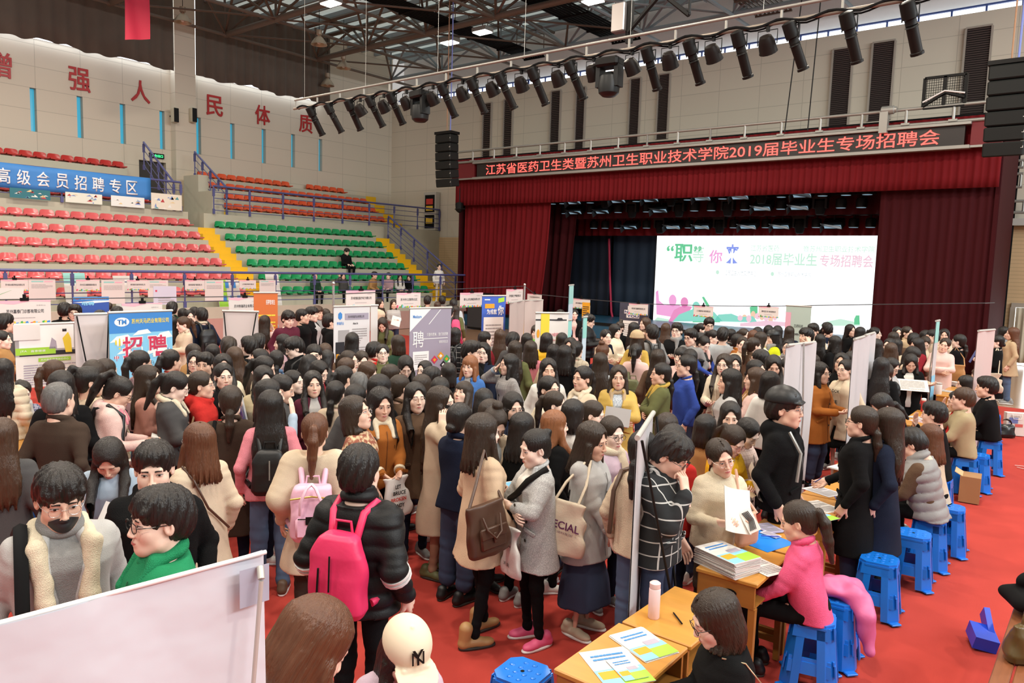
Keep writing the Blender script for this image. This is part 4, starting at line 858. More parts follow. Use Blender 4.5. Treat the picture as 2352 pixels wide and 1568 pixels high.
def skeleton(sx, pose, sit, lean):
 """joints in the body frame for one figure; pose = 'left/right' arm names"""
 l, r = (pose.split('/') + [pose])[:2] if '/' in pose else (pose, pose)
 wsh = .142 if sx == 'f' else .166; J = {}; dz = -.385 if sit else 0
 T = np.eye(4); T[:3, :3] = rot3(x=math.radians(lean)); piv = np.array([0,0,.92]); T[:3,3] = piv - T[:3, :3] @ piv + np.array([0,0, dz])
 J['T'] = T; tp = lambda p: (T @ np.append(p, 1))[:3]
 for nm, q, a in (('L', 1, l),('R', -1, r)):
  A = ARM[a]; S = np.array([q * wsh, .012,1.312]); mir = np.array([q, 1,1]); W = A['w'] * mir; e = A['e'] * mir
  if a == 'fold' and q == -1: A = ARM['foldb']; W = A['w'] * mir
  if sx == 'm': W = W + np.array([q * .02,0,.02])
  E_, W = ik(S, W, e); fd = W - E_; fd /= np.linalg.norm(fd); d = fd if A['d'] is None else np.array(A['d']) * mir; d = d / np.linalg.norm(d)
  J[nm] = (tp(S), tp(E_), tp(W), T[:3, :3] @ d, T[:3, :3] @ (A['palm'] * mir), A['hand'])
 for nm, q in (('l', 1),('r', -1)):
  if sit: J[nm] = (np.array([q * .09,.01,.535]), np.array([q * .11,-.40,.50]), np.array([q * .1,-.37,.09]))
  elif sit is None: J[nm] = (np.array([q * .085,.0,.89]), np.array([q * .1,-.03 * q - .02,.49]), np.array([q * .1,-.09 * q, .09]))
  else: J[nm] = (np.array([q * .085,.0,.89]), np.array([q * .092,-.015,.49]), np.array([q * .095,.02,.09]))
 return J
def hand_frame(W, d, palm, q):
 z = d / np.linalg.norm(d); y = -palm; y = y - z * (y @ z); y /= np.linalg.norm(y) + 1e-9; x = np.cross(y, z); M = np.stack([x, y, z],1)
 return M, (1 if q > 0 else -1)
TORSO_F = [(.86,.165,.112,.008),(.95,.15,.10,.006),(1.04,.132,.09,0),(1.14,.142,.10,-.004),(1.23,.158,.112,-.012),(1.29,.15,.10,0),(1.335,.115,.078,.01),(1.37,.078,.062,.018),(1.43,.056,.054,.025)]
TORSO_M = [(.86,.168,.115,.008),(.95,.16,.108,.004),(1.04,.155,.105,0),(1.14,.168,.112,-.002),(1.23,.185,.122,-.008),(1.29,.18,.108,0),(1.34,.135,.086,.01),(1.375,.09,.07,.018),(1.43,.064,.062,.025)]
def body_data(sx, pose, sit, lean):
 def fn():
  J = skeleton(sx, pose, sit, lean); Ti = np.linalg.inv(J['T']); s = Field((-.5,-.75,0),(.5,.45,1.62),.019)
  tab = [(z, a - .015, b - .015, c) for z, a, b, c in (TORSO_F if sx == 'f' else TORSO_M)]; s.loft(tab, .03, Ti)
  for nm in 'LR': S, E_, W = J[nm][:3]; s.cone(S, E_, .045,.036,.03); s.cone(E_, W, .034,.024,.02)
  for nm in 'lr': a, b, c = J[nm]; s.cone(a, b, .058,.036,.03); s.cone(b, c, .034,.02,.02); s.cone(c + [0,.02,-.04], c + [0,-.10,-.055],.018,.015,.02)
  return s.mesh()
 return cached(('body', sx, pose, sit, lean), fn)
def garment(kind, sx, pose, sit, lean, lod, seed, opn=False):
 """coat, jacket, sweater, hoodie, puffer, cape, vest: torso shell + sleeves"""
 def fn():
  J = skeleton(sx, pose, sit, lean); T = J['T']; Ti = np.linalg.inv(T); h = (.0085,.012,.017)[lod]; lo = np.minimum.reduce([J[n][i] for n in 'LR' for i in (0,1,2)]); hi = np.maximum.reduce([J[n][i] for n in 'LR' for i in (0,1,2)])
  coat = kind in ('coat', 'longcoat', 'parka', 'cape'); hemz = {'coat': .62, 'longcoat': .42, 'parka': .66, 'cape': .55}.get(kind, .80); ease = {'coat': .026, 'longcoat': .026, 'parka': .04, 'puffer': .045, 'sweater': .018, 'hoodie': .028, 'jacket': .026, 'vest': .045, 'cape': .03, 'shirt': .012, 'suit': .02}[kind]
  zb = .42 if sit else hemz - .05; s = Field(np.minimum(lo, [-.3,-.32, zb]) - .1, np.maximum(hi, [.3,.3,1.45 + T[2,3]]) + .1, h)
  tab = [[z, a + ease, b + ease, c] for z, a, b, c in (TORSO_F if sx == 'f' else TORSO_M)]
  if kind not in ('shirt', 'suit'):
   for q in tab:
    if q[0] < 1.2: q[1] = max(q[1],(.172 if sx == 'f' else .185) + ease * .45); q[2] = max(q[2],.115 + ease * .5)
  tab = [q for q in tab if q[0] > .84 and q[0] < 1.42]; top = tab[-1]
  if coat and not sit: tab += [[hemz, tab[0][1] * 1.17 + .01, tab[0][2] * 1.3,.012],[.75, tab[0][1] * 1.07, tab[0][2] * 1.12,.01]]
  elif not sit: tab += [[hemz, tab[0][1] * (1.0 if kind in ('sweater', 'hoodie') else 1.03), tab[0][2] * 1.02,.01]]
  else: tab += [[.82, tab[0][1] * 1.0, tab[0][2] * 1.02,.012]]
  s.loft([tuple(q) for q in tab],.02, Ti)
  sl = {'puffer': .018, 'parka': .014, 'cape': .02, 'coat': .009, 'longcoat': .009, 'hoodie': .008, 'jacket': .008, 'vest': .0}.get(kind, .002); wr = .0035 if lod == 0 else .002
  for nm in 'LR':
   S, E_, W = J[nm][:3]; q = 1 if nm == 'L' else -1; Wc = W + (E_ - W) * .06
   if kind == 'vest': continue
   s.cone(S, E_, .054 + sl, .047 + sl, .045, wr=wr); s.cone(E_, Wc, .046 + sl, .037 + sl * .7,.02, wr=wr)
   if kind == 'cape': s.cone(S + [0,0,-.04], E_, .09,.09,.08)
  tp = lambda p: (T @ np.append(p, 1))[:3]
  if kind in ('coat', 'longcoat', 'suit', 'jacket', 'parka'):      # turned collar and lapels
   s.torus(tp((0,.012,1.395)),.066,.02,.012,.32 + math.radians(lean),1.05)
   for q in (-1,1): s.cone(tp((q * .06,-.04,1.385)), tp((q * .05,-.135,1.22)),.018,.012,.008)
  elif kind in ('sweater', 'shirt'): s.torus(tp((0,.012,1.395)),.058,.017,.01,.25 + math.radians(lean),1.05)
  if kind in ('puffer', 'vest'): s.torus(tp((0,.012,1.405)),.068,.03,.012,.2 + math.radians(lean),1.05); s.torus(tp((0,.012,1.44)),.066,.022,.012,.2 + math.radians(lean),1.05)
  if kind in ('hoodie', 'parka'):
   s.ell(tp((0,.105,1.375)),(.105,.06,.07),.03, R=rot3(x=.5 + math.radians(lean)))
   for q in (-1,1): s.cone(tp((q * .085,.06,1.40)), tp((q * .05,-.075,1.375)),.03,.024,.025)
  s.ell(tp((0,-.015,1.46)),(.054,.056,.085),.012, 's')
  if sit: s.loft([(-.1,1,1,0),(.46,1,1,0)],.01, op='s')
  if opn: s.loft([(.3,.035,.2,-.21),(1.1,.04,.2,-.225),(1.33,.072,.2,-.23),(1.47,.075,.2,-.24)],.01, Ti, 's')
  if kind in ('puffer', 'vest', 'parka'):
   X, Y, Z = s.xyz((slice(None),) * 3); zz = Ti[2,1] * Y + Ti[2,2] * Z + Ti[2,3]; s.F += ((.012 if kind != 'parka' else .0015) * (np.abs(np.sin(zz * 3.14159 / (.085 if kind != 'parka' else .11))) ** .5 - .75) * -1).astype(np.float32)
   s.folds(seed, .0035,1.8)
  else: s.folds(seed, {'coat': .006, 'longcoat': .006, 'cape': .01}.get(kind, .0065),1.0)
  return s.mesh()
 return cached(('gar', kind, sx, pose, sit, lean, lod, seed % 3, opn), fn)
def inner_data(sx, pose, sit, lean, lod, seed):
 def fn():
  J = skeleton(sx, pose, sit, lean); T = J['T']; Ti = np.linalg.inv(T); s = Field((-.3,-.6,.3),(.3,.3,1.5),(.012,.016,.022)[lod]); tab = [(z, a + .008, b + (.022 if z < 1.3 else .006), c) for z, a, b, c in (TORSO_F if sx == 'f' else TORSO_M) if z < 1.42]
  if not sit: tab = [(.78,.165,.125,.01)] + tab
  s.loft(tab, .02, Ti); tp = lambda p: (T @ np.append(p, 1))[:3]
  s.torus(tp((0,.012,1.395)),.055,.014,.01,.25 + math.radians(lean),1.05); s.ell(tp((0,-.015,1.46)),(.052,.054,.08),.008, 's'); s.folds(seed, .004,1.3)
  return s.mesh()
 return cached(('inn', sx, pose, sit, lean, lod), fn)
def legs_data(kind, sx, sit, lod):
 def fn():
  J = skeleton(sx, 'down', sit, 0); s = Field((-.3,-.6,.02),(.3,.25,.98 if not sit else .7),(.012,.017,.022)[lod]); k = {'jeans': .012, 'wide': .03, 'slim': 0, 'leggings': -.006}.get(kind, .008)
  if kind in ('skirt', 'longskirt'):
   z0 = .5 if kind == 'skirt' else .26; s.loft([(.98,.11,.075,0),(.80,.15,.105,.008),(.72,.17,.125,.006),(z0,.23,.19,0)],.02); s.folds(3,.006,1.2)
  else:
   if sit: s.ell((0,.01,.55),(.175,.13,.1),.04)
   else: s.loft([(.97,.11,.075,.0),(.88,.135,.092,.01),(.80,.15,.105,.01)],.03)
   for nm in 'lr':
    a, b, c = J[nm]; s.cone(a + [0,0,-.03], b, .074 + k * .5,.058 + k, .03, wr=.003); s.cone(b, c + [0,0,.0 if kind != 'wide' else .08],.057 + k, (.042 + k) if kind != 'wide' else .075,.025, wr=.004)
   if sit: s.loft([(-.1,1,.08,.04),(.447,1,.16,.06)],.01, op='s')
   s.folds(5,.004,1.5)
  return s.mesh()
 return cached(('legs', kind, sx, sit, lod), fn)
def shoe_data(kind, lod):
 def fn():
  s = Field((-.07,-.23,-.01),(.07,.12,.2),(.006,.011)[lod]); s.cone((0,.055,.04),(0,-.06,.042),.036,.038,.02); s.ell((0,-.115,.034),(.042,.065,.032),.03); s.cone((0,.05,.05),(0,.035,.085 if kind != 'boot' else .15),.038,.042 if kind != 'boot' else .05,.02)
  s.loft([(-.1,.2,.3,0),(.0,.2,.3,0)],.004, op='s'); v, f = s.mesh()
  return v, f
 def sole():
  s = Field((-.07,-.23,-.01),(.07,.12,.06),(.007,.012)[lod]); s.loft([(0,.042,.135,-.05),(.012,.044,.14,-.05),(.022,.043,.138,-.05)],.004, p=2.6); return s.mesh()
 return cached(('shoe', kind, lod), fn), cached(('sole', lod), sole)
PAL = {}
for ln in '''black .006 .006 .0065;navy .009 .013 .03;dnavy .012 .017 .035;grey .27 .265 .26;lgrey .47 .46 .45;dgrey .075 .072 .072;white .78 .75 .70;cream .72 .62 .46;beige .60 .44 .30;camel .42 .23 .09;tan .50 .36 .22;khaki .40 .32 .19;rust .36 .12 .025;brown .11 .065 .04;dbrown .055 .036 .026;red .52 .03 .025;drked .25 .02 .03;maroon .10 .018 .035;pink .75 .26 .31;hotpink .82 .12 .26;palepink .76 .52 .47;dustpink .50 .25 .20;mauve .42 .27 .30;yellow .80 .46 .02;lime .62 .68 .02;mustard .55 .36 .08;olive .12 .125 .05;green .02 .24 .10;dgreen .02 .05 .03;teal .05 .2 .24;royal .035 .07 .32;blue .06 .16 .42;denim .10 .17 .28;ldenim .36 .45 .55;ddenim .025 .04 .085;jean .075 .12 .21;sand .64 .52 .38;oat .56 .45 .33;skin .66 .37 .255;tights .42 .24 .16;ltgreen .2 .65 .1;lilac .55 .42 .5;steel .38 .40 .42;bluegrey .45 .48 .5'''.split(';'):
 a = ln.split(); PAL[a[0]] = tuple(float(x) for x in a[1:])
HAIRC = {'k': (.013,.0095,.008), 'n': (.03,.018,.011), 'b': (.06,.03,.016), 'r': (.11,.042,.019), 'o': (.24,.09,.035), 'g': (.12,.115,.11)}
def cloth(c, kind='coat'):
 if kind in ('puffer', 'vest', 'parka'): return mat('padded ' + c, PAL[c],.55, spec=.3, var=.08, vscale=5, bump=.15, bscale=120)
 if kind in ('sweater', 'hoodie'): return mat('knit ' + c, PAL[c],.95, spec=.15, var=.12, vscale=30, bump=.6, bscale=220)
 if kind == 'denim': return mat('denim ' + c, PAL[c],.85, var=.18, vscale=5, bump=.2, bscale=400)
 return mat('wool ' + c, PAL[c],.95, spec=.15, var=.09, vscale=14, bump=.4, bscale=300)
def pattern_mat(name, kind, c1, c2, s=1.0):
 """check / stripe / speckle cloth from nodes"""
 if name in MATS: return MATS[name]
 m = mat(name, c1,.9); nt = m.node_tree; b = nt.nodes['Principled BSDF']; tc = nt.nodes.new('ShaderNodeTexCoord'); mx = nt.nodes.new('ShaderNodeMix'); mx.data_type = 'RGBA'; mx.inputs['A'].default_value = (*c1,1); mx.inputs['B'].default_value = (*c2,1)
 if kind == 'speckle': n = nt.nodes.new('ShaderNodeTexNoise'); n.inputs['Scale'].default_value = 130 * s; r = nt.nodes.new('ShaderNodeMapRange'); r.inputs['From Min'].default_value = .45; r.inputs['From Max'].default_value = .6; nt.links.new(tc.outputs['Object'], n.inputs['Vector']); nt.links.new(n.outputs['Fac'], r.inputs['Value']); out = r.outputs['Result']
 else:
  sp = nt.nodes.new('ShaderNodeSeparateXYZ'); nt.links.new(tc.outputs['Object'], sp.inputs[0]); outs = []
  for a in (('X', 'Z') if kind == 'check' else ('Z',)):
   f = nt.nodes.new('ShaderNodeMath'); f.operation = 'MULTIPLY'; f.inputs[1].default_value = 15 * s; g = nt.nodes.new('ShaderNodeMath'); g.operation = 'FRACT'; k = nt.nodes.new('ShaderNodeMath'); k.operation = 'LESS_THAN'; k.inputs[1].default_value = .09 if kind == 'check' else .5
   nt.links.new(sp.outputs[a], f.inputs[0]); nt.links.new(f.outputs[0], g.inputs[0]); nt.links.new(g.outputs[0], k.inputs[0]); outs.append(k.outputs[0])
  if len(outs) == 2: q = nt.nodes.new('ShaderNodeMath'); q.operation = 'MAXIMUM'; nt.links.new(outs[0], q.inputs[0]); nt.links.new(outs[1], q.inputs[1]); out = q.outputs[0]
  else: out = outs[0]
 nt.links.new(out, mx.inputs['Factor']); nt.links.new(mx.outputs['Result'], b.inputs['Base Color']); return m
pattern_mat('cloth windowpane', 'check', (.014,.016,.018),(.5,.5,.48),.75); PAL['@windowpane'] = 'cloth windowpane'
pattern_mat('cloth greyplaid', 'check', (.27,.25,.24),(.42,.40,.38),3); PAL['@greyplaid'] = 'cloth greyplaid'
pattern_mat('cloth pinkplaid', 'check', (.66,.5,.44),(.38,.24,.2),2); PAL['@pinkplaid'] = 'cloth pinkplaid'
pattern_mat('cloth creamplaid', 'check', (.64,.55,.42),(.4,.32,.22),1.2); PAL['@creamplaid'] = 'cloth creamplaid'
pattern_mat('cloth navyspeck', 'speckle', (.02,.022,.075),(.3,.3,.38),.5); PAL['@navyspeck'] = 'cloth navyspeck'
pattern_mat('cloth greymarl', 'speckle', (.36,.36,.36),(.58,.58,.57),1.4); PAL['@greymarl'] = 'cloth greymarl'
pattern_mat('cloth bluemarl', 'speckle', (.35,.40,.46),(.62,.65,.68),.7); PAL['@bluemarl'] = 'cloth bluemarl'
pattern_mat('cloth stripes', 'stripe', (.36,.34,.33),(.55,.52,.5),1.6); PAL['@stripes'] = 'cloth stripes'
pattern_mat('cloth rustpattern', 'speckle', (.25,.075,.045),(.58,.43,.26),.22); PAL['@rustpattern'] = 'cloth rustpattern'
def cmat(c, kind): return MATS[PAL[c]] if c.startswith('@') else cloth(c, kind)
SKIN = [mat('skin %d' % i, c, .48, var=.05, vscale=25, spec=.35) for i, c in enumerate(((.83,.57,.45),(.79,.51,.39),(.86,.62,.51),(.74,.46,.34)))]
def hairmat(c): return mat('hair ' + c, HAIRC[c],.38, var=.4, vscale=9, bump=.5, bscale=30, spec=.42, stretch=(9,9,.6))
m_specs = mat('thin metal glasses', (.5,.47,.45),.25,.8); m_specb = mat('black glasses', (.012,.012,.012),.3); m_specr = mat('red glasses', (.4,.02,.03),.3)
def glasses_mesh(thick):
 def fn():
  b = MB(); r = .0018 if thick else .0011
  for q in (-1,1):
   b.tube([(q * (.033 + .0225 * math.cos(a * PI / 8)),-.1045 + .004 * abs(math.cos(a * PI / 8) * q > 0.5),.002 + .0195 * math.sin(a * PI / 8)) for a in range(17)], r, 5, caps=False)
   b.tube([(q * .056,-.102,.006),(q * .074,-.06,.006),(q * .079,.0,.004)], r, 5)
  b.tube([(-.0105,-.105,.006),(0,-.108,.008),(.0105,-.105,.006)], r, 5)
  return b
 return fn()
PEOPLE = {}
def person(pid, px, py, ht, phi, hair, hc, kind, col, pose='down', low='leggings', lowc='black', shoec='black', sx='f', label='', lean=0, hp=0, hy=0, roll=0, sit=False, inner=None, glasses=None, collar=None, scarf=None, z0=0.0, lod=None, group=None, loc=None, mask=False, cap=None, walk=False, seatz=0.0, look=None, shoe='sneaker', cuff=None, beanie=None, roll_neck=None, lapel=None):
 seed = sum(ord(c) * (i + 3) for i, c in enumerate(pid)) % 997; rg = random.Random(seed)
 sit_ = True if sit else (None if walk else False); k = ht / 1.65
 J = skeleton(sx, pose, sit_, lean); T = J['T']
 Hb = np.eye(4); Rh = rot3(z=math.radians(hy)) @ rot3(y=math.radians(roll)) @ rot3(x=math.radians(hp) - math.radians(lean) * .45); hs = 1.12 if sx == 'm' else 1.085
 nb = np.array([0,.035,1.40]); Hl = np.eye(4); Hl[:3, :3] = Rh * hs; Hl[:3,3] = nb + Rh @ np.array([0,-.03,.128]); H = T @ Hl
 top = (H @ np.array([0,.012,.142,1]))[:3] * k
 if loc is None:
  zt = top[2] + z0 + seatz; d = ray(px, py); P = CAM + d * ((zt - CAM_H) / d[2])
 else: P = np.array([loc[0], loc[1],0])
 c = -P[:2] / np.linalg.norm(P[:2]); a = math.radians(phi); f = np.array([c[0] * math.cos(a) - c[1] * math.sin(a), c[0] * math.sin(a) + c[1] * math.cos(a)])
 rz = math.atan2(f[1], f[0]) + PI / 2; Rz = rot3(z=rz); off = Rz @ top
 root = (P[0] - off[0], P[1] - off[1], z0 + seatz) if loc is None else (loc[0], loc[1], z0 + seatz)
 dist = math.hypot(*root[:2]) if lod is None else 0; L = lod if lod is not None else (0 if dist < 5.6 else 1 if dist < 10.5 else 2); L1 = min(L, 1)
 r = empty('person', root, rz, label, 'person', group or 'people of the crowd'); r.scale = (k, k, k); PEOPLE[pid] = dict(root=r, J=J, H=H, k=k, rz=rz, loc=np.array(root), T=T)
 sk = SKIN[seed % 4]
 vs, fs, n = [],[],0
 def addp(v, f):
  nonlocal n
  vs.append(v); fs.append(f + n); n += len(v)
 hv, hf, hm = head_data(sx, L1); addp(hv @ H[:3, :3].T + H[:3,3], hf); addp(*body_data(sx, pose, sit_, lean))
 for nm, q in (('L', 1),('R', -1)):
  S, E_, W, d_, palm, hp_ = J[nm]
  if (pose.split('/') * 2)[0 if q > 0 else 1] == 'pocket': continue
  M, mir = hand_frame(W, d_, palm, q); v, f_ = hand_data(hp_, L1); v = v * [mir, 1,1] * (1.0 if sx == 'f' else 1.1); addp(v @ M.T + W, f_ if mir > 0 else f_[:, ::-1])
 o = bpy.data.objects.new('body', qmesh('body', np.concatenate(vs), np.concatenate(fs),[sk])); COL.objects.link(o); o.parent = r
 MH = Matrix(H.tolist())
 def child(name, v, f, m, M=None, lab=None):
  o = bpy.data.objects.new(name, qmesh(name, v, f, [m] if not isinstance(m, list) else m)); COL.objects.link(o); o.parent = r
  if M is not None: o.matrix_local = M
  if lab: o['label'] = lab
  return o
 def shared(name, me, M=None, mats=None, par=None):
  o = bpy.data.objects.new(name, me); COL.objects.link(o); o.parent = par or r
  if M is not None: o.matrix_local = M
  if mats:
   for i, m in enumerate(mats): o.material_slots[i].link = 'OBJECT'; o.material_slots[i].material = m
  return o
 def smesh(key, data, m): return cached(('me',) + key, lambda: qmesh(key[0], data[0], data[1],[m]))
 fa = abs((phi + hy + 180) % 360 - 180)
 if fa < 140:
  lk = look or ('down' if hp + lean * .5 > 22 else 'open')
  for q in (-1,1): shared('eye', face_part('eye', sx, lk, q), MH); shared('eyebrow', face_part('eyebrow', sx, 'x', q), MH)
  shared('mouth', face_part('mouth', sx, 'x', 0), MH)
 hs_ = hair; hd = hair_data(hs_, L1, seed % 2)
 if hp + lean * .5 > 12 and hs_.rstrip('b') in ('long', 'longf', 'xlong', 'mid', 'bo'):       # heavy hair hangs straight down from a bowed head
  hv_ = hd[0].copy(); t_ = np.clip((-.0 - hv_[:, 2]) / .16,0,1); t_ = t_ * t_ * (3 - 2 * t_); an = -math.radians(hp + lean * .5) * .8 * t_; y_, z_ = hv_[:, 1] - .03, hv_[:, 2] + .0
  hv_[:, 1] = .03 + y_ * np.cos(an) - z_ * np.sin(an); hv_[:, 2] = y_ * np.sin(an) + z_ * np.cos(an); child('hair', hv_, hd[1], hairmat(hc), MH)
 else: shared('hair', smesh(('hair', hs_, L1, seed % 2), hd, hairmat(hc)), MH, [hairmat(hc)])
 if glasses: gm = cached(('me', 'glasses', glasses == 'b'), lambda: _strip(glasses_mesh(glasses == 'b').build('glasses', m_specs, smooth=60))); shared('glasses', gm, MH, [{'b': m_specb, 'r': m_specr}.get(glasses, m_specs)])
 opn = bool(inner) and kind != 'vest'; v, f = garment(kind, sx, pose, sit_, lean, L, seed, opn); gname = {'coat': 'coat', 'longcoat': 'coat', 'parka': 'parka', 'puffer': 'puffer_jacket', 'sweater': 'sweater', 'hoodie': 'hoodie', 'jacket': 'jacket', 'vest': 'padded_vest', 'cape': 'cape', 'shirt': 'shirt', 'suit': 'suit_jacket'}[kind]
 gm_ = cmat(col, 'denim' if 'denim' in col else kind)
 if inner:
  iv, if_ = inner_data(sx, pose, sit_, lean, L, seed)
  if kind == 'vest': iv, if_ = garment('sweater', sx, pose, sit_, lean, L, seed)
  shared('inner_top', smesh(('inner_top', sx, pose, sit_, lean, L, kind == 'vest'),(iv, if_), gm_), None, [cmat(inner, 'sweater')])
 shared(gname, smesh((gname, kind, sx, pose, sit_, lean, L, seed % 3, opn),(v, f), gm_), None, [gm_])
 if L < 2 and kind in ('coat', 'longcoat', 'jacket', 'puffer', 'hoodie', 'parka', 'suit') and not sit and lean == 0:
  gv = v
  def skin_y(x, z, r=.022):
   w = gv[(np.abs(gv[:, 0] - x) < r) & (np.abs(gv[:, 2] - z) < r) & (gv[:, 1] < .02)]; return (w[:, 1].min() if len(w) else None)
  zb_ = {'coat': .66, 'longcoat': .5, 'parka': .7}.get(kind, .84); b = MB(); cx = .07 if inner else .012
  if fa < 125:
   if not inner:
    pts = [(cx, skin_y(cx, z), z) for z in np.linspace(zb_, 1.30,12)]; pts = [q for q in pts if q[1] is not None]
    if len(pts) > 3: b.tube([(x, y - .001, z) for x, y, z in pts],.0032,5); b.build('front_seam', mat('seam ' + col, tuple(c_ * .45 for c_ in PAL[col]) if not col.startswith('@') else (.1,.1,.1),.6), r, smooth=60)
   if kind in ('coat', 'longcoat'):
    for z in (1.14,1.0,.86):
     y = skin_y(cx + .025, z)
     if y is not None: b = MB(); b.lathe([(.0,0),(.012,0),(.012,.005),(.004,.006)],12, frame((cx + .025, y, z), rot3(x=PI / 2))); b.build('button', mat('dark button', (.03,.025,.02),.35), r, smooth=50)
  for q in (-1,1):
   y = skin_y(q * .125,.93 if kind in ('coat', 'longcoat', 'parka') else .97)
   if y is not None and fa < 150: b = MB(); b.bbox((q * .125, y - .001,.93 if kind in ('coat', 'longcoat', 'parka') else .97),(.10,.014,.028),.004, R=rot3(y=q * .35, z=q * .55)); b.build('pocket_flap', gm_, r, smooth=40)
 tp = lambda p: (T @ np.append(p, 1))[:3]
 if collar or scarf or roll_neck:
  s = Field((-.2,-.75,.6),(.2,.4,1.6),(.009,.013,.018)[L])
  if roll_neck: s.torus(tp((0,.0,1.40)),.066,.03,.012,.3 + math.radians(lean),1.05); s.torus(tp((0,.0,1.435)),.062,.024,.012,.3 + math.radians(lean),1.05)
  elif scarf: s.torus(tp((0,.0,1.405)),.072,.035,.01,.3 + math.radians(lean),1.05); s.cone(tp((.05,-.09,1.38)), tp((.06,-.15,1.12)),.035,.04,.02); s.folds(seed, .008,2)
  else:
   s.torus(tp((0,.02,1.39)),.074,.026,.012,.35 + math.radians(lean),1.1)
   for q in (-1,1): s.cone(tp((q * .07,-.045,1.385)), tp((q * .075,-.135,1.25)),.03,.018,.015)
   s.folds(seed, .004,3)
  s.ell(tp((0,-.012,1.45)),(.05,.052,.09),.008, 's'); v, f = s.mesh(); child('scarf' if scarf else 'rollneck' if roll_neck else 'collar', v, f, cmat(scarf or roll_neck or collar, 'sweater'))
 if lapel:
  s = Field((-.25,-.3,.5),(.25,.2,1.5),.01)
  for q in (-1,1): s.cone((q * .09,.06,1.385),(q * .105,-.10,1.33),.034,.034,.02); s.cone((q * .105,-.11,1.33),(q * .085,-.15,1.1),.04,.036,.02); s.cone((q * .085,-.15,1.1),(q * .065,-.15,.7),.036,.03,.02)
  s.folds(2,.004,3); v, f = s.mesh(); child('fleece_lining', v, f, cmat(lapel, 'sweater'))
 if cuff:
  for nm in 'LR':
   S, E_, W = J[nm][:3]; d_ = (W - E_) / np.linalg.norm(W - E_); b = MB(); b.tube([W - d_ * .05, W - d_ * .02],.05,12); o = b.build('cuff', cmat(cuff, 'sweater'), r, smooth=50)
 sitl = sit_
 v, f = legs_data(low, sx, sitl, L); lm = cloth(lowc, 'denim' if lowc in ('jean', 'ddenim', 'denim', 'ldenim') else 'coat'); nm_ = {'skirt': 'skirt', 'longskirt': 'skirt'}.get(low, 'trousers')
 shared(nm_, smesh((nm_, low, sx, sitl, L),(v, f), lm), None, [lm])
 (sv, sf),(ov, of) = shoe_data(shoe, L1)
 for nm, q in (('l', 1),('r', -1)):
  A = J[nm][2]; M = Matrix.Translation((A[0], A[1] + .03,0)) @ Matrix.Rotation(q * .16,4, 'Z')
  so = shared('shoe', smesh(('shoe', shoe, L1),(sv, sf), cloth(shoec)), M, [mat('shoe ' + shoec, PAL[shoec],.5)]); shared('sole', smesh(('sole', L1),(ov, of), m_pale), None, [m_pale if shoec not in ('black', 'dbrown', 'camel', 'olive') else mat('dark sole', (.03,.025,.02),.6)], so)
 if mask:
  def mk():
   b = MB(); hm0 = head_data(sx, 0)[2]; patch(b, hm0,0,-.062,.052, lambda u: .034 - .018 * u * u, lambda u: -.036 + .03 * u * u, .006,.006,0,14,8); return _strip(b.build('face_mask', mat('black mask', (.02,.02,.022),.6), smooth=180))
  shared('face_mask', cached(('me', 'mask', sx), mk), MH)
 if cap:
  def ck():
   s = Field((-.12,-.22,-.02),(.12,.14,.2),.006 if L1 == 0 else .01); s.ell((0,.016,.058),(.1,.118,.1),.01); s.loft([(-.1,.3,.3,0),(.045,.3,.3,0)],.004, op='s')
   s.cone((-.05,-.1,.05),(.05,-.1,.05),.012,.012,.01); s.loft([(.043,.085,.085,-.118),(.05,.088,.088,-.118)],.008); s.ell((0,.016,.16),(.008,.008,.006),.004); return qmesh('cap', *s.mesh(),[m_black])
  co = shared('cap', cached(('me', 'cap', L1), ck), MH, [mat('cap ' + cap, PAL[cap],.45 if cap == 'black' else .75)])
  PEOPLE[pid]['cap'] = co
 if beanie:
  def bk():
   s = Field((-.13,-.13,0),(.13,.16,.22),.01); s.ell((0,.022,.07),(.105,.12,.105),.01); s.loft([(-.1,.3,.3,0),(.04,.3,.3,0)],.004, op='s'); s.torus((0,.02,.055),.1,.014,.01,0,1.12); return qmesh('beanie', *s.mesh(),[m_black])
  shared('beanie', cached(('me', 'beanie'), bk), MH, [cloth(beanie, 'sweater')])
 return PEOPLE[pid]
def _strip(o):
 d = o.data; bpy.data.objects.remove(o); return d
def pw(pid, p, frame_='T'):
 """a point of the torso (or head, or body) frame in the world"""
 Q = PEOPLE[pid]; M = {'T': Q['T'], 'H': Q['H'], 'B': np.eye(4)}[frame_]; b = (M @ np.append(np.array(p, float),1))[:3] * Q['k']; return rot3(z=Q['rz']) @ b + Q['loc']
def pwr(pid, frame_='T'):
 Q = PEOPLE[pid]; R = {'T': Q['T'], 'H': Q['H'], 'B': np.eye(4)}[frame_][:3, :3]; return rot3(z=Q['rz']) @ R
# ---------------------------------------------------------------- the crowd, placed by where each head stands in the hall
MALE = ('short', 'crop', 'buzz', 'fringe'); NP = [0]; PL = []; LOWS = [('leggings', 'black'),('jeans', 'ddenim'),('slim', 'black'),('jeans', 'jean'),('slim', 'dnavy'),('wide', 'ddenim')]
def p(px, py, phi, hair, hc, kind, col, pose, label, ht=None, low=None, shoec=None, id=None, **kw):
 n = NP[0]; NP[0] += 1; m = kw.pop('sx', 'm' if hair in MALE else 'f'); rg = random.Random(n * 7 + 1)
 ht = ht or (1.74 + rg.uniform(-.03,.04) if m == 'm' else 1.62 + rg.uniform(-.03,.03)); l, lc = low or LOWS[rg.randrange(6)]
 PL.append(dict(a=[id or 'q%d' % n, px, py, ht, phi, hair, hc, kind, col, pose, l, lc, shoec or rg.choice(('black', 'white', 'grey', 'black')), m, 'person ' + label], k=kw))
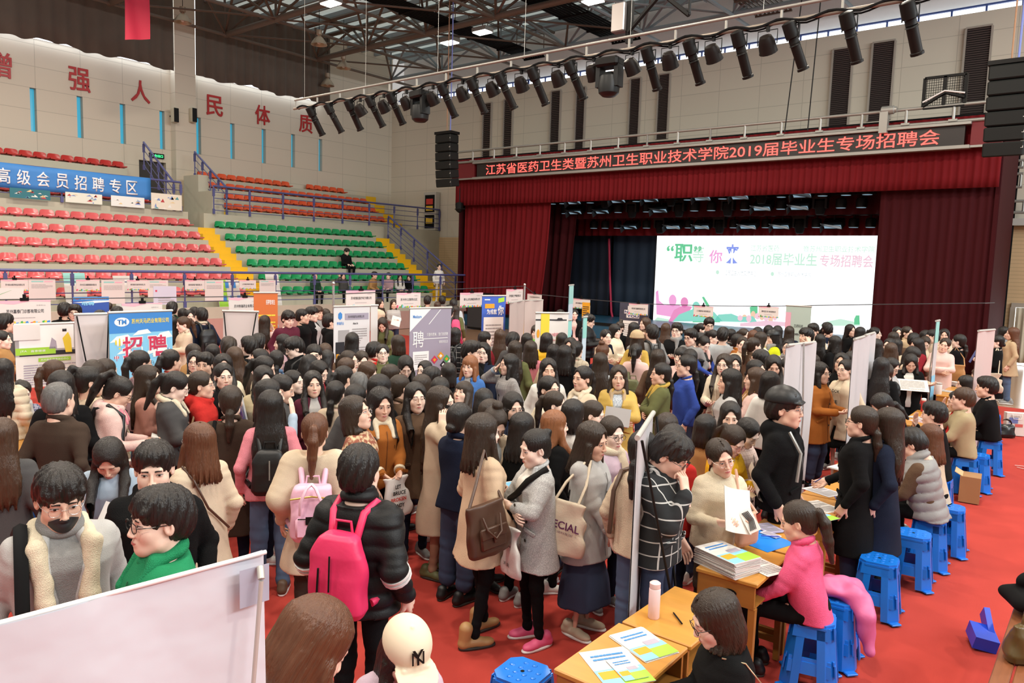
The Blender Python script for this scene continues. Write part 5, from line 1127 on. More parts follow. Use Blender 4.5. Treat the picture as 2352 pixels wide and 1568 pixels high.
p(138,1068,8, 'fringe', 'k', 'coat', 'lgrey', 'down', 'in a pale grey coat and grey rollneck, wearing a black face mask', ht=1.74, hp=14, inner='grey', glasses='t', mask=True, roll_neck='grey', lapel='cream', id='mask')
p(373,1112,-72, 'fringe', 'k', 'jacket', 'green', 'down', 'in a bright green jacket and black rimmed glasses behind the large white banner', ht=1.70, glasses='b', collar='green', id='green')
p(352,1010,-6, 'short', 'k', 'hoodie', 'black', 'down', 'in a black knitted hooded cardigan, looking down, between the green jacket and mask', ht=1.71, hp=8, id='blackknit')
p(243,1022,-12, 'longf', 'k', 'jacket', 'ldenim', 'front', 'in a pale denim jacket, bowed over a phone and rolled white paper', ht=1.56, hp=38, lean=8, id='denimbow')
p(132,873,140, 'buzz', 'g', 'suit', 'dbrown', 'down', 'with grey cropped hair in a dark brown suit jacket, seen from behind', ht=1.70, low=('slim', 'black'), id='greyman')
p(52,873,18, 'bun', 'k', 'sweater', '@navyspeck', 'desk/chin', 'seated in a speckled navy sweater and grey scarf, cheek resting on one hand', sit=True, hp=14, scarf='lgrey', id='scarf')
p(6,822,160, 'long', 'k', 'puffer', 'cream', 'down', 'in a cream padded coat at the left edge, seen from behind', id='creampuff')
p(9,718,120, 'short', 'k', 'suit', 'dgrey', 'down', 'in a dark suit with a red lanyard, head behind the leftmost placard')
p(2,757,75, 'lowpony', 'k', 'coat', 'camel', 'read', 'in a camel cardigan at the left edge, holding a purple booklet', id='camel')
p(2,958,165, 'long', 'b', 'coat', 'dgrey', 'down', 'in a dark checked coat, cut by the left edge, below the wooden desk', ht=1.58)
p(147,693,165, 'short', 'k', 'suit', 'black', 'down', 'all in black with a red lanyard, seen from behind beside the far blue poster', ht=1.76)
p(172,697,-10, 'short', 'k', 'jacket', 'dgrey', 'down', 'with glasses facing the camera, just left of the small dark blue poster', glasses='b')
p(242,693,95, 'short', 'n', 'jacket', 'grey', 'down', 'in a grey jacket in profile, standing before the far blue poster')
p(229,710,175, 'crop', 'k', 'jacket', 'black', 'down', 'whose dark head shows just above the large blank poster back')
p(268,702,170, 'short', 'k', 'jacket', 'black', 'down', 'whose black hair shows just left of the sky blue roll-up, under a placard')
p(395,691,170, 'short', 'k', 'jacket', 'dgreen', 'down', 'in a dark green jacket just right of the sky blue roll-up top, back turned')
p(420,707,155, 'long', 'k', 'jacket', 'black', 'down', 'with long loose hair in black, back turned, left of two talking faces')
p(434,710,20, 'lowpony', 'k', 'jacket', 'dnavy', 'face/down', 'with glasses and a hand at the mouth, facing the navy jacket')
p(447,704,55, 'longf', 'k', 'jacket', 'black', 'down', 'in black facing the navy jacket with a shearling collar')
p(462,704,-150, 'crop', 'k', 'jacket', 'dnavy', 'down', 'in a navy jacket with a cream shearling collar and black backpack', ht=1.76, collar='cream', id='navyback')
p(396,725,172, 'long', 'k', 'jacket', 'palepink', 'down', 'in a pale pink jacket right beside the sky blue roll-up, back turned')
p(416,726,-72, 'pony', 'b', 'coat', 'sand', 'front', 'in a beige coat with a dark strap, looking down to the left', hp=14, id='beigecol')
p(517,770,175, 'crop', 'n', 'jacket', 'brown', 'down', 'with a cropped round head in front of the blank pink roll-up back')
p(573,770,-145, 'short', 'k', 'jacket', 'black', 'down', 'in black with glasses, turned away to the left at the blank roll-up', glasses='b')
p(592,764,165, 'short', 'k', 'jacket', 'dnavy', 'down', 'with black hair, back turned, right behind the one at the blank roll-up')
p(608,723,160, 'long', 'n', 'coat', 'palepink', 'down/face', 'in a long pale pink coat with waist-long hair, hand raised to the face', ht=1.64)
p(621,700,-55, 'short', 'k', 'jacket', 'ldenim', 'ear/down', 'in a grey cap and pale top, hand at the ear by orange poster', cap='dgrey', ht=1.74)
p(664,712,28, 'fringe', 'k', 'jacket', 'maroon', 'down', 'in a maroon jacket looking down, right of the pale pink coat', ht=1.77, hp=14)
p(694,707,80, 'buzz', 'k', 'jacket', 'black', 'down', 'with cropped hair in a black jacket, in profile right of the maroon jacket')
p(715,703,65, 'fringe', 'k', 'jacket', 'black', 'down', 'in an open black jacket over a pale grey printed shirt', inner='lgrey', ht=1.75)
p(728,701,50, 'fringe', 'b', 'jacket', 'grey', 'down', 'with a brown fringe peeping out behind the open black jacket', ht=1.72)
p(748,708,55, 'bobb', 'n', 'hoodie', 'lgrey', 'down', 'in a pale grey hooded top looking right, near the white laboratory roll-up')
p(758,718,95, 'crop', 'k', 'hoodie', 'black', 'down', 'in a black hooded top in profile, touching the white laboratory roll-up')
p(650,766,-95, 'mid', 'k', 'jacket', 'mauve', 'down', 'with shoulder-long hair behind the bowed one in black, looking left')
p(668,773,-70, 'fringe', 'k', 'jacket', 'black', 'front', 'in a black coat with a white collar and glasses, head bowed to the left', hp=20, glasses='b', id='blackbow')
p(722,788,0, 'crop', 'k', 'jacket', 'dgrey', 'down', 'with glasses facing the camera, only the forehead and eyes visible', glasses='b', ht=1.70)
p(747,787,170, 'mid', 'b', 'jacket', 'brown', 'down', 'with light brown hair, back turned, next to the yellow stand edge')
p(753,803,150, 'long', 'k', 'jacket', 'dustpink', 'down', 'with parted dark hair bowed forward in front of the brown head', hp=15)
p(443,788,-140, 'long', 'n', 'coat', 'camel', 'down', 'with long hair and a camel coat, turned away behind the smiling one in glasses')
p(446,804,-12, 'long', 'k', 'sweater', 'cream', 'down', 'smiling in dark glasses and a cream jumper, left middle of the crowd', glasses='b')
p(475,807,-20, 'short', 'k', 'jacket', 'black', 'down', 'whose face peers out between the smiling one and long black hair', ht=1.62)
p(500,789,170, 'long', 'k', 'jacket', 'black', 'down', 'with straight long black hair, back turned, beside the very long brown hair')
p(511,811,5, 'longf', 'k', 'jacket', 'cream', 'down', 'with glasses peeping from behind the very long brown hair', glasses='t')
p(537,795,178, 'xlong', 'b', 'coat', 'dbrown', 'down', 'with very long straight brown hair down the back')
p(594,800,-72, 'long', 'k', 'coat', 'palepink', 'down', 'in profile to the left with round glasses and a pale pink coat', glasses='t')
p(634,802,178, 'lowpony', 'k', 'jacket', 'denim', 'down', 'in a denim jacket with a low ponytail, back turned, below the bowed black coat')
p(614,816,82, 'pony', 'k', 'coat', 'cream', 'front', 'in a cream coat with a ponytail, looking down to the right', hp=15)
p(609,839,14, 'longf', 'k', 'parka', 'khaki', 'down', 'squinting in a khaki parka with centre-parted hair', hp=6)
p(722,814,130, 'long', 'k', 'coat', 'sand', 'down', 'in a yellowish coat with long hair hiding the face, bowed right', hp=20)
p(747,829,50, 'longf', 'k', 'coat', 'drked', 'front', 'with long parted hair and a dark red top, looking down right', hp=20)
p(792,838,120, 'pony', 'k', 'jacket', 'grey', 'down', 'with glasses and a ponytail in grey, turned away right of the dark red top', glasses='t')
p(786,819,115, 'lowbun', 'b', 'jacket', 'brown', 'down', 'with brown hair gathered at the nape behind the ponytail in grey')
p(715,850,10, 'longf', 'k', 'jacket', 'maroon', 'down', 'with a pale face, red lips and open maroon jacket over a light shirt', inner='lgrey', ht=1.60, id='pale')
p(676,848,62, 'lowbun', 'k', 'jacket', 'black', 'down', 'with hair tied low, face half turned right, left of the maroon jacket')
p(654,859,85, 'lowbun', 'k', 'jacket', 'dgrey', 'down', 'bowing right with hair pulled back, in front of the low-tied one', hp=15)
p(512,831,14, 'lowpony', 'k', 'jacket', 'black', 'down', 'in black with large clear glasses, facing the camera behind the red hooded top', glasses='t', ht=1.63)
p(459,850,80, 'pony', 'n', 'hoodie', 'red', 'read', 'in a red hooded top in profile, holding white and blue booklets', glasses='t', id='redhood')
p(419,853,82, 'pony', 'k', 'jacket', 'dgrey', 'front', 'in a dark grey jacket with a cream collar, bowed over papers', hp=24, glasses='t', collar='cream')
p(392,800,125, 'pony', 'k', 'sweater', 'red', 'down', 'in a bright red jumper with a ponytail, back turned beside the sky blue roll-up', glasses='t')
p(339,837,68, 'longf', 'n', 'coat', 'dustpink', 'front', 'smiling with glasses in a dusty pink coat, looking right', glasses='t', ht=1.64)
p(321,802,118, 'pony', 'k', 'jacket', 'mauve', 'down', 'in a mauve grey jacket with glasses and a ponytail, reading the sky blue roll-up', glasses='b', ht=1.66)
p(201,839,100, 'highpony', 'k', 'cape', 'sand', 'down', 'in a peach beige cape with a high ponytail and glasses, looking right', glasses='t', ht=1.66, id='peach')
p(214,825,170, 'mid', 'n', 'jacket', 'brown', 'down', 'with brown hair behind the peach cape, back turned to the camera')
p(242,821,130, 'lowpony', 'n', 'coat', '@creamplaid', 'down', 'in a cream patterned coat with a long low ponytail behind the peach cape')
p(124,824,112, 'pony', 'b', 'jacket', 'denim', 'read', 'with a curly brown ponytail and denim collar, holding a pink folder', id='curly')
p(141,849,178, 'mid', 'k', 'jacket', 'black', 'down', 'with plain dark hair between the curly ponytail and the peach cape')
p(291,866,86, 'highpony', 'k', 'hoodie', 'palepink', 'front', 'in a pinkish white jacket with a black lettered backpack, looking at a phone', hp=26, lean=6, glasses='b', collar='pink', ht=1.63, id='bape')
p(457,968,-150, 'mid', 'r', 'coat', 'sand', 'down', 'in a cream coat with straight reddish shoulder-long hair, back turned', glasses='t', ht=1.60, id='creamback')
p(534,882,176, 'lowpony', 'n', 'longcoat', 'dbrown', 'down', 'in a long dark brown coat with a low ponytail, back turned', ht=1.66, id='browncoat')
p(618,869,85, 'mid', 'k', 'jacket', 'ldenim', 'down/face', 'in a pale denim jacket, hand lifted to the face behind the pink jumper', ht=1.62, glasses='t')
p(621,894,178, 'xlong', 'k', 'sweater', 'pink', 'down', 'in a pink jumper and jeans with very long black hair and black backpack', ht=1.66, low=('jeans', 'jean'), shoec='brown', id='pinkback')
p(723,945,176, 'pony', 'r', 'cape', 'sand', 'down', 'in a cream cape with a reddish ponytail and pink backpack, back turned', ht=1.63, low=('slim', 'dbrown'), shoec='brown', shoe='boot', id='pinkbag')
p(807,907,68, 'bob', 'n', 'sweater', '@rustpattern', 'down', 'in a rust patterned jumper with glasses, looking up to the right', hp=-12, glasses='t', ht=1.62)
p(775,872,155, 'lowpony', 'k', 'coat', 'oat', 'down', 'in a grey beige coat with a low ponytail, left of the rust patterned jumper')
p(829,879,155, 'lowbun', 'k', 'jacket', 'dgrey', 'down', 'with neat black hair tied up, just behind the rust patterned jumper')
p(826,1015,152, 'crop', 'k', 'puffer', 'black', 'down', 'in a black padded jacket with white sleeve stripes and a red pink backpack', ht=1.73, low=('slim', 'black'), id='redpack')
p(772,1374,112, 'longf', 'r', 'hoodie', 'lgrey', 'front', 'in a pale grey hooded top with reddish hair falling over the face, bottom edge', hp=30, lean=6, ht=1.70, id='bottomred')
p(946,1448,22, 'longf', 'k', 'jacket', 'lilac', 'desk', 'in a white baseball cap and mauve jacket at the bottom edge', hp=32, cap='cream', ht=1.6, sit=True, id='capgirl')
p(877,889,24, 'longf', 'k', 'jacket', 'rust', 'frontlow', 'in a rust suede jacket with cream fleece collar and cuffs', hp=12, collar='cream', cuff='cream', ht=1.64, low=('leggings', 'black'), id='rust')
p(957,876,18, 'longf', 'k', 'coat', 'brown', 'down', 'in a taupe coat with clear glasses and very long hair, behind the rust jacket', glasses='t', hp=-2, ht=1.66, look='down')
p(1012,885,66, 'xlong', 'n', 'longcoat', 'oat', 'bag/ear', 'in a long oatmeal coat talking on a phone, holding a clear folder', ht=1.66, low=('leggings', 'tights'), shoec='olive', id='phone')
p(1068,874,-32, 'midb', 'n', 'jacket', 'dgrey', 'down/photo', 'tilting the face up, fringe on the forehead, holding up a red phone', hp=-18, ht=1.60, id='lookup')
p(1080,815,-25, 'midb', 'o', 'hoodie', 'blue', 'down', 'with auburn hair in a blue hooded top, looking left', inner='lgrey')
p(1110,785,-10, 'long', 'k', 'coat', 'dnavy', 'down/read', 'in dark navy with round glasses, holding up a black and white folder', glasses='t', ht=1.66, id='folder')
p(1171,811,-68, 'mid', 'k', 'coat', '@greyplaid', 'down/head', 'in a grey plaid coat, one hand pressed to the forehead', glasses='t', cuff='ldenim', id='plaid')
p(1046,751,150, 'bob', 'k', 'jacket', '@windowpane', 'down', 'in a black checked jacket with a studded backpack, beside the violet roll-up', id='studpack')
p(1083,780,72, 'short', 'k', 'jacket', 'black', 'down', 'with short hair and glasses in profile, right of the black checked jacket', glasses='b', ht=1.70)
p(1114,759,120, 'lowbun', 'k', 'jacket', 'drked', 'down', 'with dark hair and a red top, in front of the blue recruiting poster')
p(1149,755,175, 'long', 'b', 'coat', 'grey', 'down', 'with long wavy brown hair, back turned, below the blue recruiting poster')
p(1179,760,140, 'crop', 'k', 'jacket', 'dgrey', 'down', 'with cropped black hair, back turned, right of the wavy brown hair', ht=1.68)
p(1184,781,170, 'long', 'n', 'coat', 'olive', 'down', 'in an olive green coat with long wavy dark hair, back turned')
p(1219,781,174, 'mid', 'n', 'coat', 'pink', 'down', 'in a pink coat with a shoulder bag strap, back turned', id='pinkcoat')
p(1211,764,178, 'mid', 'k', 'jacket', 'black', 'down', 'with dark hair just behind the pink coat, back turned')
p(1232,745,-8, 'longb', 'n', 'vest', 'ltgreen', 'down', 'in a bright green vest over black, facing the camera before the ink poster', inner='black', ht=1.62)
p(1256,763,170, 'bob', 'k', 'puffer', 'yellow', 'down', 'in a yellow padded jacket, back turned, beside the bright green vest')
p(1291,763,172, 'mid', 'k', 'jacket', 'dnavy', 'down', 'with shoulder-long black hair covering the lower ink poster')
p(1273,789,172, 'xlong', 'k', 'coat', 'beige', 'down', 'in a beige coat with very long black hair, back turned, centre rear')
p(1297,791,165, 'mid', 'k', 'coat', 'black', 'down', 'in black with dark hair, squeezed right of the very long black hair')
p(1311,774,-18, 'long', 'k', 'coat', 'black', 'down', 'smiling in black, half hidden by the cream plaid coat')
p(1325,781,165, 'pony', 'k', 'coat', '@creamplaid', 'down', 'in a cream plaid coat with a long black ponytail, back turned')
p(1320,709,4, 'lowbun', 'k', 'jacket', 'black', 'down', 'standing in an open black jacket over a salmon top by the orange banner', inner='palepink', ht=1.62)
p(1356,720,78, 'short', 'k', 'puffer', 'black', 'front', 'in a long black padded coat with glasses, reading near the stage', hp=14, glasses='b', ht=1.74)
p(1287,710,172, 'short', 'k', 'jacket', 'black', 'down', 'whose black hair shows over the top of the white ink poster')
p(1392,755,32, 'lowbun', 'k', 'coat', 'cream', 'read', 'in a cream coat with a navy hood, holding papers and looking right', collar='navy')
p(1413,743,58, 'longb', 'k', 'coat', 'cream', 'front', 'in a cream coat with long fringed hair, next to the navy hood')
p(1424,737,-30, 'topbun', 'n', 'jacket', 'black', 'down', 'with a small topknot in black, looking left near the stage')
p(1385,787,160, 'topbun', 'r', 'coat', 'navy', 'down', 'in a navy coat with a reddish brown bun, back turned')
p(1380,808,176, 'xlong', 'n', 'coat', 'bluegrey', 'down', 'with very long dark hair over a blue grey coat, below the reddish bun')
p(1457,739,120, 'long', 'k', 'coat', 'royal', 'front', 'in a royal blue coat with long black hair, turned away right')
p(1483,728,-62, 'long', 'b', 'coat', 'brown', 'down', 'with long brown hair in front of the dark grey recruiting board')
p(1464,761,160, 'mid', 'n', 'coat', 'mustard', 'down', 'in a mustard coat and tan knitted beanie, back turned', beanie='tan')
p(1462,787,170, 'pony', 'k', 'jacket', 'palepink', 'down', 'in a pale pink denim style jacket with very long ponytail and olive bag', id='longpony')
p(1499,743,-150, 'short', 'k', 'sweater', 'grey', 'ear/down', 'in a grey jumper with a black backpack, talking on a phone', ht=1.76, id='greyphone')
p(1512,801,172, 'long', 'n', 'jacket', 'brown', 'down', 'with long dark hair, back turned, left of the fringed face in the centre right')
p(1260,821,8, 'longf', 'k', 'jacket', 'white', 'down', 'with a pale face, closed eyes and a white and black jacket', look='down')
p(1261,861,46, 'lowbun', 'k', 'jacket', 'cream', 'down', 'smiling with hair clipped back in a cream jacket, looking right')
p(1340,838,-45, 'pony', 'k', 'coat', 'sand', 'pocket', 'in a tan shearling coat over a white top, looking left', inner='white', collar='cream', ht=1.63)
p(1422,837,0, 'mid', 'n', 'parka', 'mustard', 'fold', 'in a sand parka with a fur hood over a blue knit, arms folded', inner='@bluemarl', collar='tan', ht=1.62, id='fur')
p(1521,831,-78, 'lowpony', 'k', 'jacket', 'olive', 'fold', 'in an olive green jacket with a tan lining, arms folded, facing left', collar='mustard', ht=1.62)
p(1175,900,24, 'mid', 'k', 'jacket', 'dnavy', 'down', 'with round glasses looking down, right of the parted dark heads', glasses='t', hp=8)
p(1277,896,80, 'pony', 'n', 'jacket', 'royal', 'down', 'in a royal blue jacket with a brown ponytail, looking right', hp=5)
p(1312,915,150, 'bob', 'k', 'jacket', 'white', 'down', 'with a black bob in a white jacket, back turned')
p(1267,940,110, 'xlong', 'o', 'coat', 'black', 'down', 'in black with very long copper hair hiding the face')
p(1358,919,76, 'pony', 'n', 'coat', 'camel', 'front', 'in a camel coat with a ponytail, bowed to the right', hp=14)
p(1224,984,-62, 'bun', 'k', 'coat', '@greymarl', 'fold', 'in a grey marl coat over a white jumper, arms crossed, looking left', hp=12, inner='white', ht=1.575, low=('leggings', 'black'), shoec='hotpink', id='greygirl')
p(1108,947,118, 'mid', 'n', 'coat', 'beige', 'pocket', 'in a beige coat, black leggings and tan boots with a brown leather bag', ht=1.66, low=('leggings', 'black'), shoec='camel', shoe='boot', walk=True, id='beige')
p(1140,942,32, 'topbun', 'n', 'coat', 'oat', 'front', 'in a beige trench coat with dark glasses, bent over a blue phone', hp=30, lean=10, glasses='b', inner='bluegrey', ht=1.63, id='trench')
p(1190,945,140, 'mid', 'k', 'coat', 'black', 'down', 'with dark hair in black, between the trench coat and the grey marl coat')
p(1367,968,62, 'mid', 'n', 'coat', 'lgrey', 'clasp', 'in a pale grey coat and denim skirt with a lettered tote bag', hp=10, ht=1.60, low=('longskirt', 'ddenim'), shoec='oat', id='special')
p(1407,955,40, 'lowpony', 'n', 'coat', 'lilac', 'down', 'with dark glasses, a lilac coat and yellow scarf, looking down right', hp=10, glasses='b', scarf='cream')
p(1478,985,155, 'lowpony', 'k', 'sweater', 'sand', 'down', 'in a sand cable knit jumper with a brown strap, behind the white banner', ht=1.60, id='cable')
p(1068,922,140, 'lowbun', 'k', 'jacket', 'navy', 'ear/down', 'with clipped up black hair and one hand by the ear, back turned')
p(1126,914,130, 'lowbun', 'n', 'jacket', 'grey', 'down', 'with a brown knot of hair and a clear parting, back turned', hp=10)
p(1114,891,172, 'long', 'k', 'jacket', 'dgrey', 'down', 'with long black hair and a sharp centre parting, bowed forward', hp=20)
p(1007,863,172, 'lowbun', 'k', 'jacket', 'dnavy', 'down', 'with neat black hair, back turned, left of the red phone')
p(958,858,132, 'long', 'n', 'jacket', 'dgrey', 'down', 'with long dark hair falling forward, above the clear glasses and taupe coat')
p(981,839,112, 'crop', 'k', 'jacket', 'black', 'down', 'with black hair cut short over the ears, below the violet roll-up', ht=1.64)
p(921,858,122, 'lowpony', 'n', 'jacket', 'brown', 'down', 'with a low ponytail, back turned, left of the long dark hair')
p(882,858,130, 'mid', 'k', 'coat', 'black', 'down', 'with shoulder-long black hair, right above the rust suede jacket')
p(899,834,122, 'lowbun', 'n', 'jacket', 'dbrown', 'down', 'with brown hair pinned low, turned away, below the glasses facing forward')
p(857,831,72, 'mid', 'b', 'jacket', 'dustpink', 'down', 'with a pink hair slide and brown hair, bowed right', hp=20)
p(933,820,8, 'longf', 'k', 'jacket', 'black', 'front', 'with parted black hair and glasses, bowed before the violet roll-up', hp=30, glasses='t')
p(975,826,-40, 'lowbun', 'k', 'jacket', 'dgrey', 'down', 'with hair pulled back, half face at the foot of the violet roll-up', glasses='t')
p(1031,832,176, 'bob', 'k', 'jacket', 'black', 'down', 'with a straight black bob, back turned, right of the violet roll-up')
p(878,788,4, 'lowbun', 'k', 'jacket', 'olive', 'down', 'with dark rimmed glasses and an olive grey top, chin lifted', hp=-8, glasses='b', ht=1.64)
p(859,783,132, 'short', 'k', 'jacket', 'red', 'down', 'with black hair and a red top, behind the lifted chin', ht=1.64)
p(914,768,-142, 'bob', 'n', 'coat', 'dgreen', 'down', 'with short brown hair in a dark green hooded coat, back turned')
p(809,762,170, 'long', 'k', 'jacket', 'black', 'down', 'with long black hair covering the white laboratory roll-up')
p(832,805,22, 'lowpony', 'n', 'jacket', 'grey', 'down', 'with brown hair tied back, eyes lowered, left of the dark rimmed glasses', hp=14)
p(798,803,58, 'pony', 'n', 'jacket', 'white', 'down', 'with wispy hair and glasses, looking right below the laboratory roll-up', glasses='t')
p(820,851,178, 'buzz', 'g', 'jacket', 'lgrey', 'down', 'with greyish short hair and a pale collar, back turned', ht=1.60)
p(877,731,-12, 'longf', 'n', 'coat', 'olive', 'front', 'in an olive brown coat, bowed at a table behind the laboratory roll-up', hp=28, lean=8, ht=1.62)
p(904,687,10, 'bob', 'n', 'sweater', '@stripes', 'front', 'in a grey striped jumper and jeans holding a paper, by the pink wall', low=('jeans', 'ddenim'), ht=1.62, id='striped')
p(872,685,58, 'long', 'n', 'coat', 'cream', 'down', 'in a cream fleece coat with a brown scarf, by the pink wall', scarf='dbrown', ht=1.64)
p(982,678,172, 'short', 'k', 'jacket', 'dgreen', 'down', 'in dark green, back turned, between two far placards', ht=1.74)
p(1016,678,172, 'short', 'k', 'vest', 'grey', 'down', 'in grey and yellow with a blue strap, back turned, near the stage corner', inner='mustard', ht=1.75)
p(1005,692,174, 'mid', 'b', 'jacket', 'dbrown', 'down', 'with brown hair behind the violet roll-up top, near the grey vest')
p(1042,685,174, 'short', 'k', 'jacket', 'bluegrey', 'down', 'in blue grey, back turned, near the loudspeaker', ht=1.74)
p(1032,699,165, 'short', 'k', 'jacket', 'hotpink', 'down', 'in bright pink with a black backpack, right of the violet roll-up', id='pinkjack')
p(1047,701,160, 'long', 'n', 'coat', 'olive', 'down', 'with long brown hair and an olive backpack, near the loudspeaker')
p(1530,741,172, 'long', 'b', 'coat', 'dgrey', 'down', 'with long brown hair in dark grey, back turned before the screen corner')
p(1556,739,-18, 'short', 'k', 'jacket', 'black', 'front', 'in black with glasses and a grey scarf, before the pink artwork of the screen', scarf='grey', glasses='b', ht=1.74)
p(1586,753,-40, 'short', 'k', 'jacket', 'grey', 'down', 'in grey with black glasses, looking down left, right of the grey scarf', glasses='b', hp=10, ht=1.72)
p(1613,741,82, 'pony', 'k', 'coat', 'maroon', 'down', 'in maroon with a ponytail, looking right below the screen', hp=8)
p(1630,728,10, 'short', 'k', 'jacket', 'dgrey', 'down', 'tallest in front of the screen, with glasses and a dark grey jacket', glasses='b', hp=10, ht=1.78)
p(1643,757,62, 'pony', 'k', 'coat', 'palepink', 'down/chin', 'in a pale pink coat with a raised fist, below the tall one in glasses', hp=15)
p(1661,750,172, 'short', 'k', 'jacket', 'bluegrey', 'down', 'with short black hair in blue grey, back turned below the screen', ht=1.70)
p(1682,754,132, 'pony', 'k', 'coat', 'dgrey', 'down', 'in a speckled dark coat with a ponytail, back turned below the screen')
p(1695,765,105, 'lowbun', 'k', 'coat', 'rust', 'down', 'in a rust orange coat, turned right behind the sand trench coat')
p(1710,753,58, 'pony', 'n', 'coat', 'dbrown', 'down', 'with glasses and brown tied hair, looking right before the screen', glasses='t')
p(1730,757,172, 'mid', 'r', 'jacket', 'brown', 'down', 'with reddish hair, back turned, left of the black cap')
p(1741,750,170, 'bob', 'k', 'jacket', 'black', 'down', 'with a dark bob, back turned, above the reddish hair')
p(1767,746,160, 'longb', 'k', 'jacket', 'black', 'down', 'with thick dark hair right behind the black cap')
p(1786,747,172, 'long', 'k', 'coat', 'black', 'down', 'with long black hair in black, right of the black cap')
p(1774,757,-58, 'long', 'k', 'jacket', 'lime', 'down', 'in a black cap, glasses and lemon yellow jacket', cap='black', glasses='t', scarf='grey')
p(1814,748,175, 'long', 'n', 'coat', 'dnavy', 'down', 'with long dark brown hair in navy, left of the pale green poster')
p(1854,751,-48, 'fringe', 'k', 'jacket', 'navy', 'ear/down', 'with swept up black hair in navy, one hand raised', ht=1.74)
p(1868,741,-20, 'short', 'k', 'shirt', 'cream', 'down', 'with short hair and glasses in a cream top, right of the pale green poster', hp=10, glasses='t', ht=1.74)
p(1901,739,-150, 'short', 'k', 'jacket', 'dnavy', 'down', 'with black hair, turned to the stage, right end of the screen', ht=1.70)
p(1906,751,60, 'pony', 'k', 'coat', 'bluegrey', 'down', 'with a ponytail bowed right, right end of the screen', hp=20)
p(1885,766,172, 'long', 'k', 'coat', 'black', 'down', 'in a furry black coat with long black hair, right of the tall white banner')
p(1918,770,-120, 'mid', 'k', 'coat', 'black', 'down', 'in black with shoulder-long hair, between furry coat and banner pair')
p(1954,744,48, 'long', 'k', 'coat', 'black', 'front', 'in a black coat holding a white slip, at the right end of the screen', glasses='t', id='slip')
p(1977,750,122, 'long', 'k', 'coat', 'brown', 'down', 'in a brown coat with long wavy black hair, beside the red curtain')
p(2010,750,82, 'pony', 'k', 'coat', 'dnavy', 'down', 'with hair clips and glasses in profile against the red curtain', glasses='t')
p(1707,771,4, 'lowbun', 'n', 'coat', 'sand', 'down', 'in a sand trench coat and hairband, facing the camera', ht=1.64, low=('slim', 'black'))
p(1749,761,125, 'long', 'n', 'coat', 'cream', 'down', 'with wavy brown hair and a cream coat, turned right below the screen')
p(1731,773,120, 'pony', 'n', 'jacket', 'brown', 'down', 'with a long wavy ponytail, right of the sand trench coat')
p(1623,773,40, 'lowpony', 'k', 'vest', 'black', 'write', 'writing with a yellow pencil, in a black vest over blue and a pink scarf', inner='royal', scarf='palepink', hp=28, glasses='t', id='writer')
p(1566,796,-30, 'longb', 'k', 'jacket', 'palepink', 'down', 'with a fringe, face half hidden behind the long black hair of the next')
p(1586,800,178, 'long', 'k', 'coat', 'black', 'down', 'with long black hair, back turned, above the blue jumper')
p(1579,812,-74, 'lowpony', 'k', 'sweater', 'royal', 'down', 'in a royal blue rollneck jumper with glasses, looking left', glasses='t', ht=1.68)
p(1665,811,-14, 'longf', 'n', 'coat', 'cream', 'front', 'in a cream trench coat with glasses, mouth open, looking left', glasses='t', inner='sand', ht=1.64, id='creamtrench')
p(1687,813,12, 'long', 'k', 'jacket', 'brown', 'down', 'with glasses whose half face shows behind the cream trench coat', glasses='t')
p(1679,845,-80, 'mid', 'k', 'coat', 'lgrey', 'down', 'in a pale grey coat with black shoulder-long hair, in profile to the left', ht=1.64)
p(1738,842,-84, 'mid', 'b', 'sweater', 'palepink', 'fold', 'in a pale pink jumper with a camel collar and curled brown hair', collar='camel', ht=1.63)
p(1748,800,-105, 'crop', 'k', 'jacket', 'black', 'down', 'with cropped black hair and glasses, turned left in the right middle', glasses='t', ht=1.68)
p(1737,824,60, 'lowbun', 'k', 'jacket', 'maroon', 'down', 'with a round bun and glasses, looking right above the pale pink jumper', glasses='t')
p(1780,816,8, 'longf', 'k', 'jacket', 'dbrown', 'down', 'with long parted black hair and dark clothes, leaning forward, mouth open', hp=14, lean=6)
p(1812,778,-20, 'lowbun', 'k', 'jacket', 'lgrey', 'down', 'with glasses and grey rollneck just above the tall white banner', glasses='t', scarf='grey')
p(1810,819,-82, 'bun', 'k', 'jacket', 'white', 'down', 'with glasses in profile, cut by the left edge of the tall white banner', glasses='t')
p(1770,851,150, 'bob', 'k', 'jacket', 'white', 'down', 'with black hair and a white lined hood, behind the black leather cap')
p(1802,889,80, 'short', 'k', 'hoodie', 'black', 'down', 'in a black leather cap and black hooded coat with glasses, leaning on a table', cap='black', glasses='t', ht=1.80, low=('slim', 'black'), id='capman')
p(1678,922,4, 'longf', 'k', 'coat', 'sand', 'front', 'in a sand coat over black with long black hair, looking down', hp=10, inner='black', ht=1.64)
p(1747,966,60, 'lowbun', 'k', 'coat', '@pinkplaid', 'front', 'in a cream and brown plaid coat with a knot of hair, head bowed', hp=34, ht=1.60)
p(1712,982,50, 'pony', 'n', 'hoodie', 'yellow', 'read', 'in a bright yellow hooded top with red glasses, holding rolled paper and phone', hp=28, glasses='r', ht=1.58, lean=6, id='yellow')
p(1649,1008,28, 'lowpony', 'n', 'sweater', 'cream', 'read', 'in a cream cable knit jumper with round glasses, head tilted, holding papers', roll=-14, hp=6, lean=8, glasses='t', ht=1.55, low=('slim', 'dbrown'), id='knit')
p(1566,996,68, 'fringe', 'k', 'jacket', '@windowpane', 'down/chin', 'in a black windowpane check jacket, head bowed, hand at the chin', hp=28, glasses='b', ht=1.70, low=('jeans', 'ddenim'), id='window')
p(1552,972,160, 'longf', 'k', 'jacket', 'red', 'down', 'with long black hair and a red top, right behind the windowpane check', hp=10)
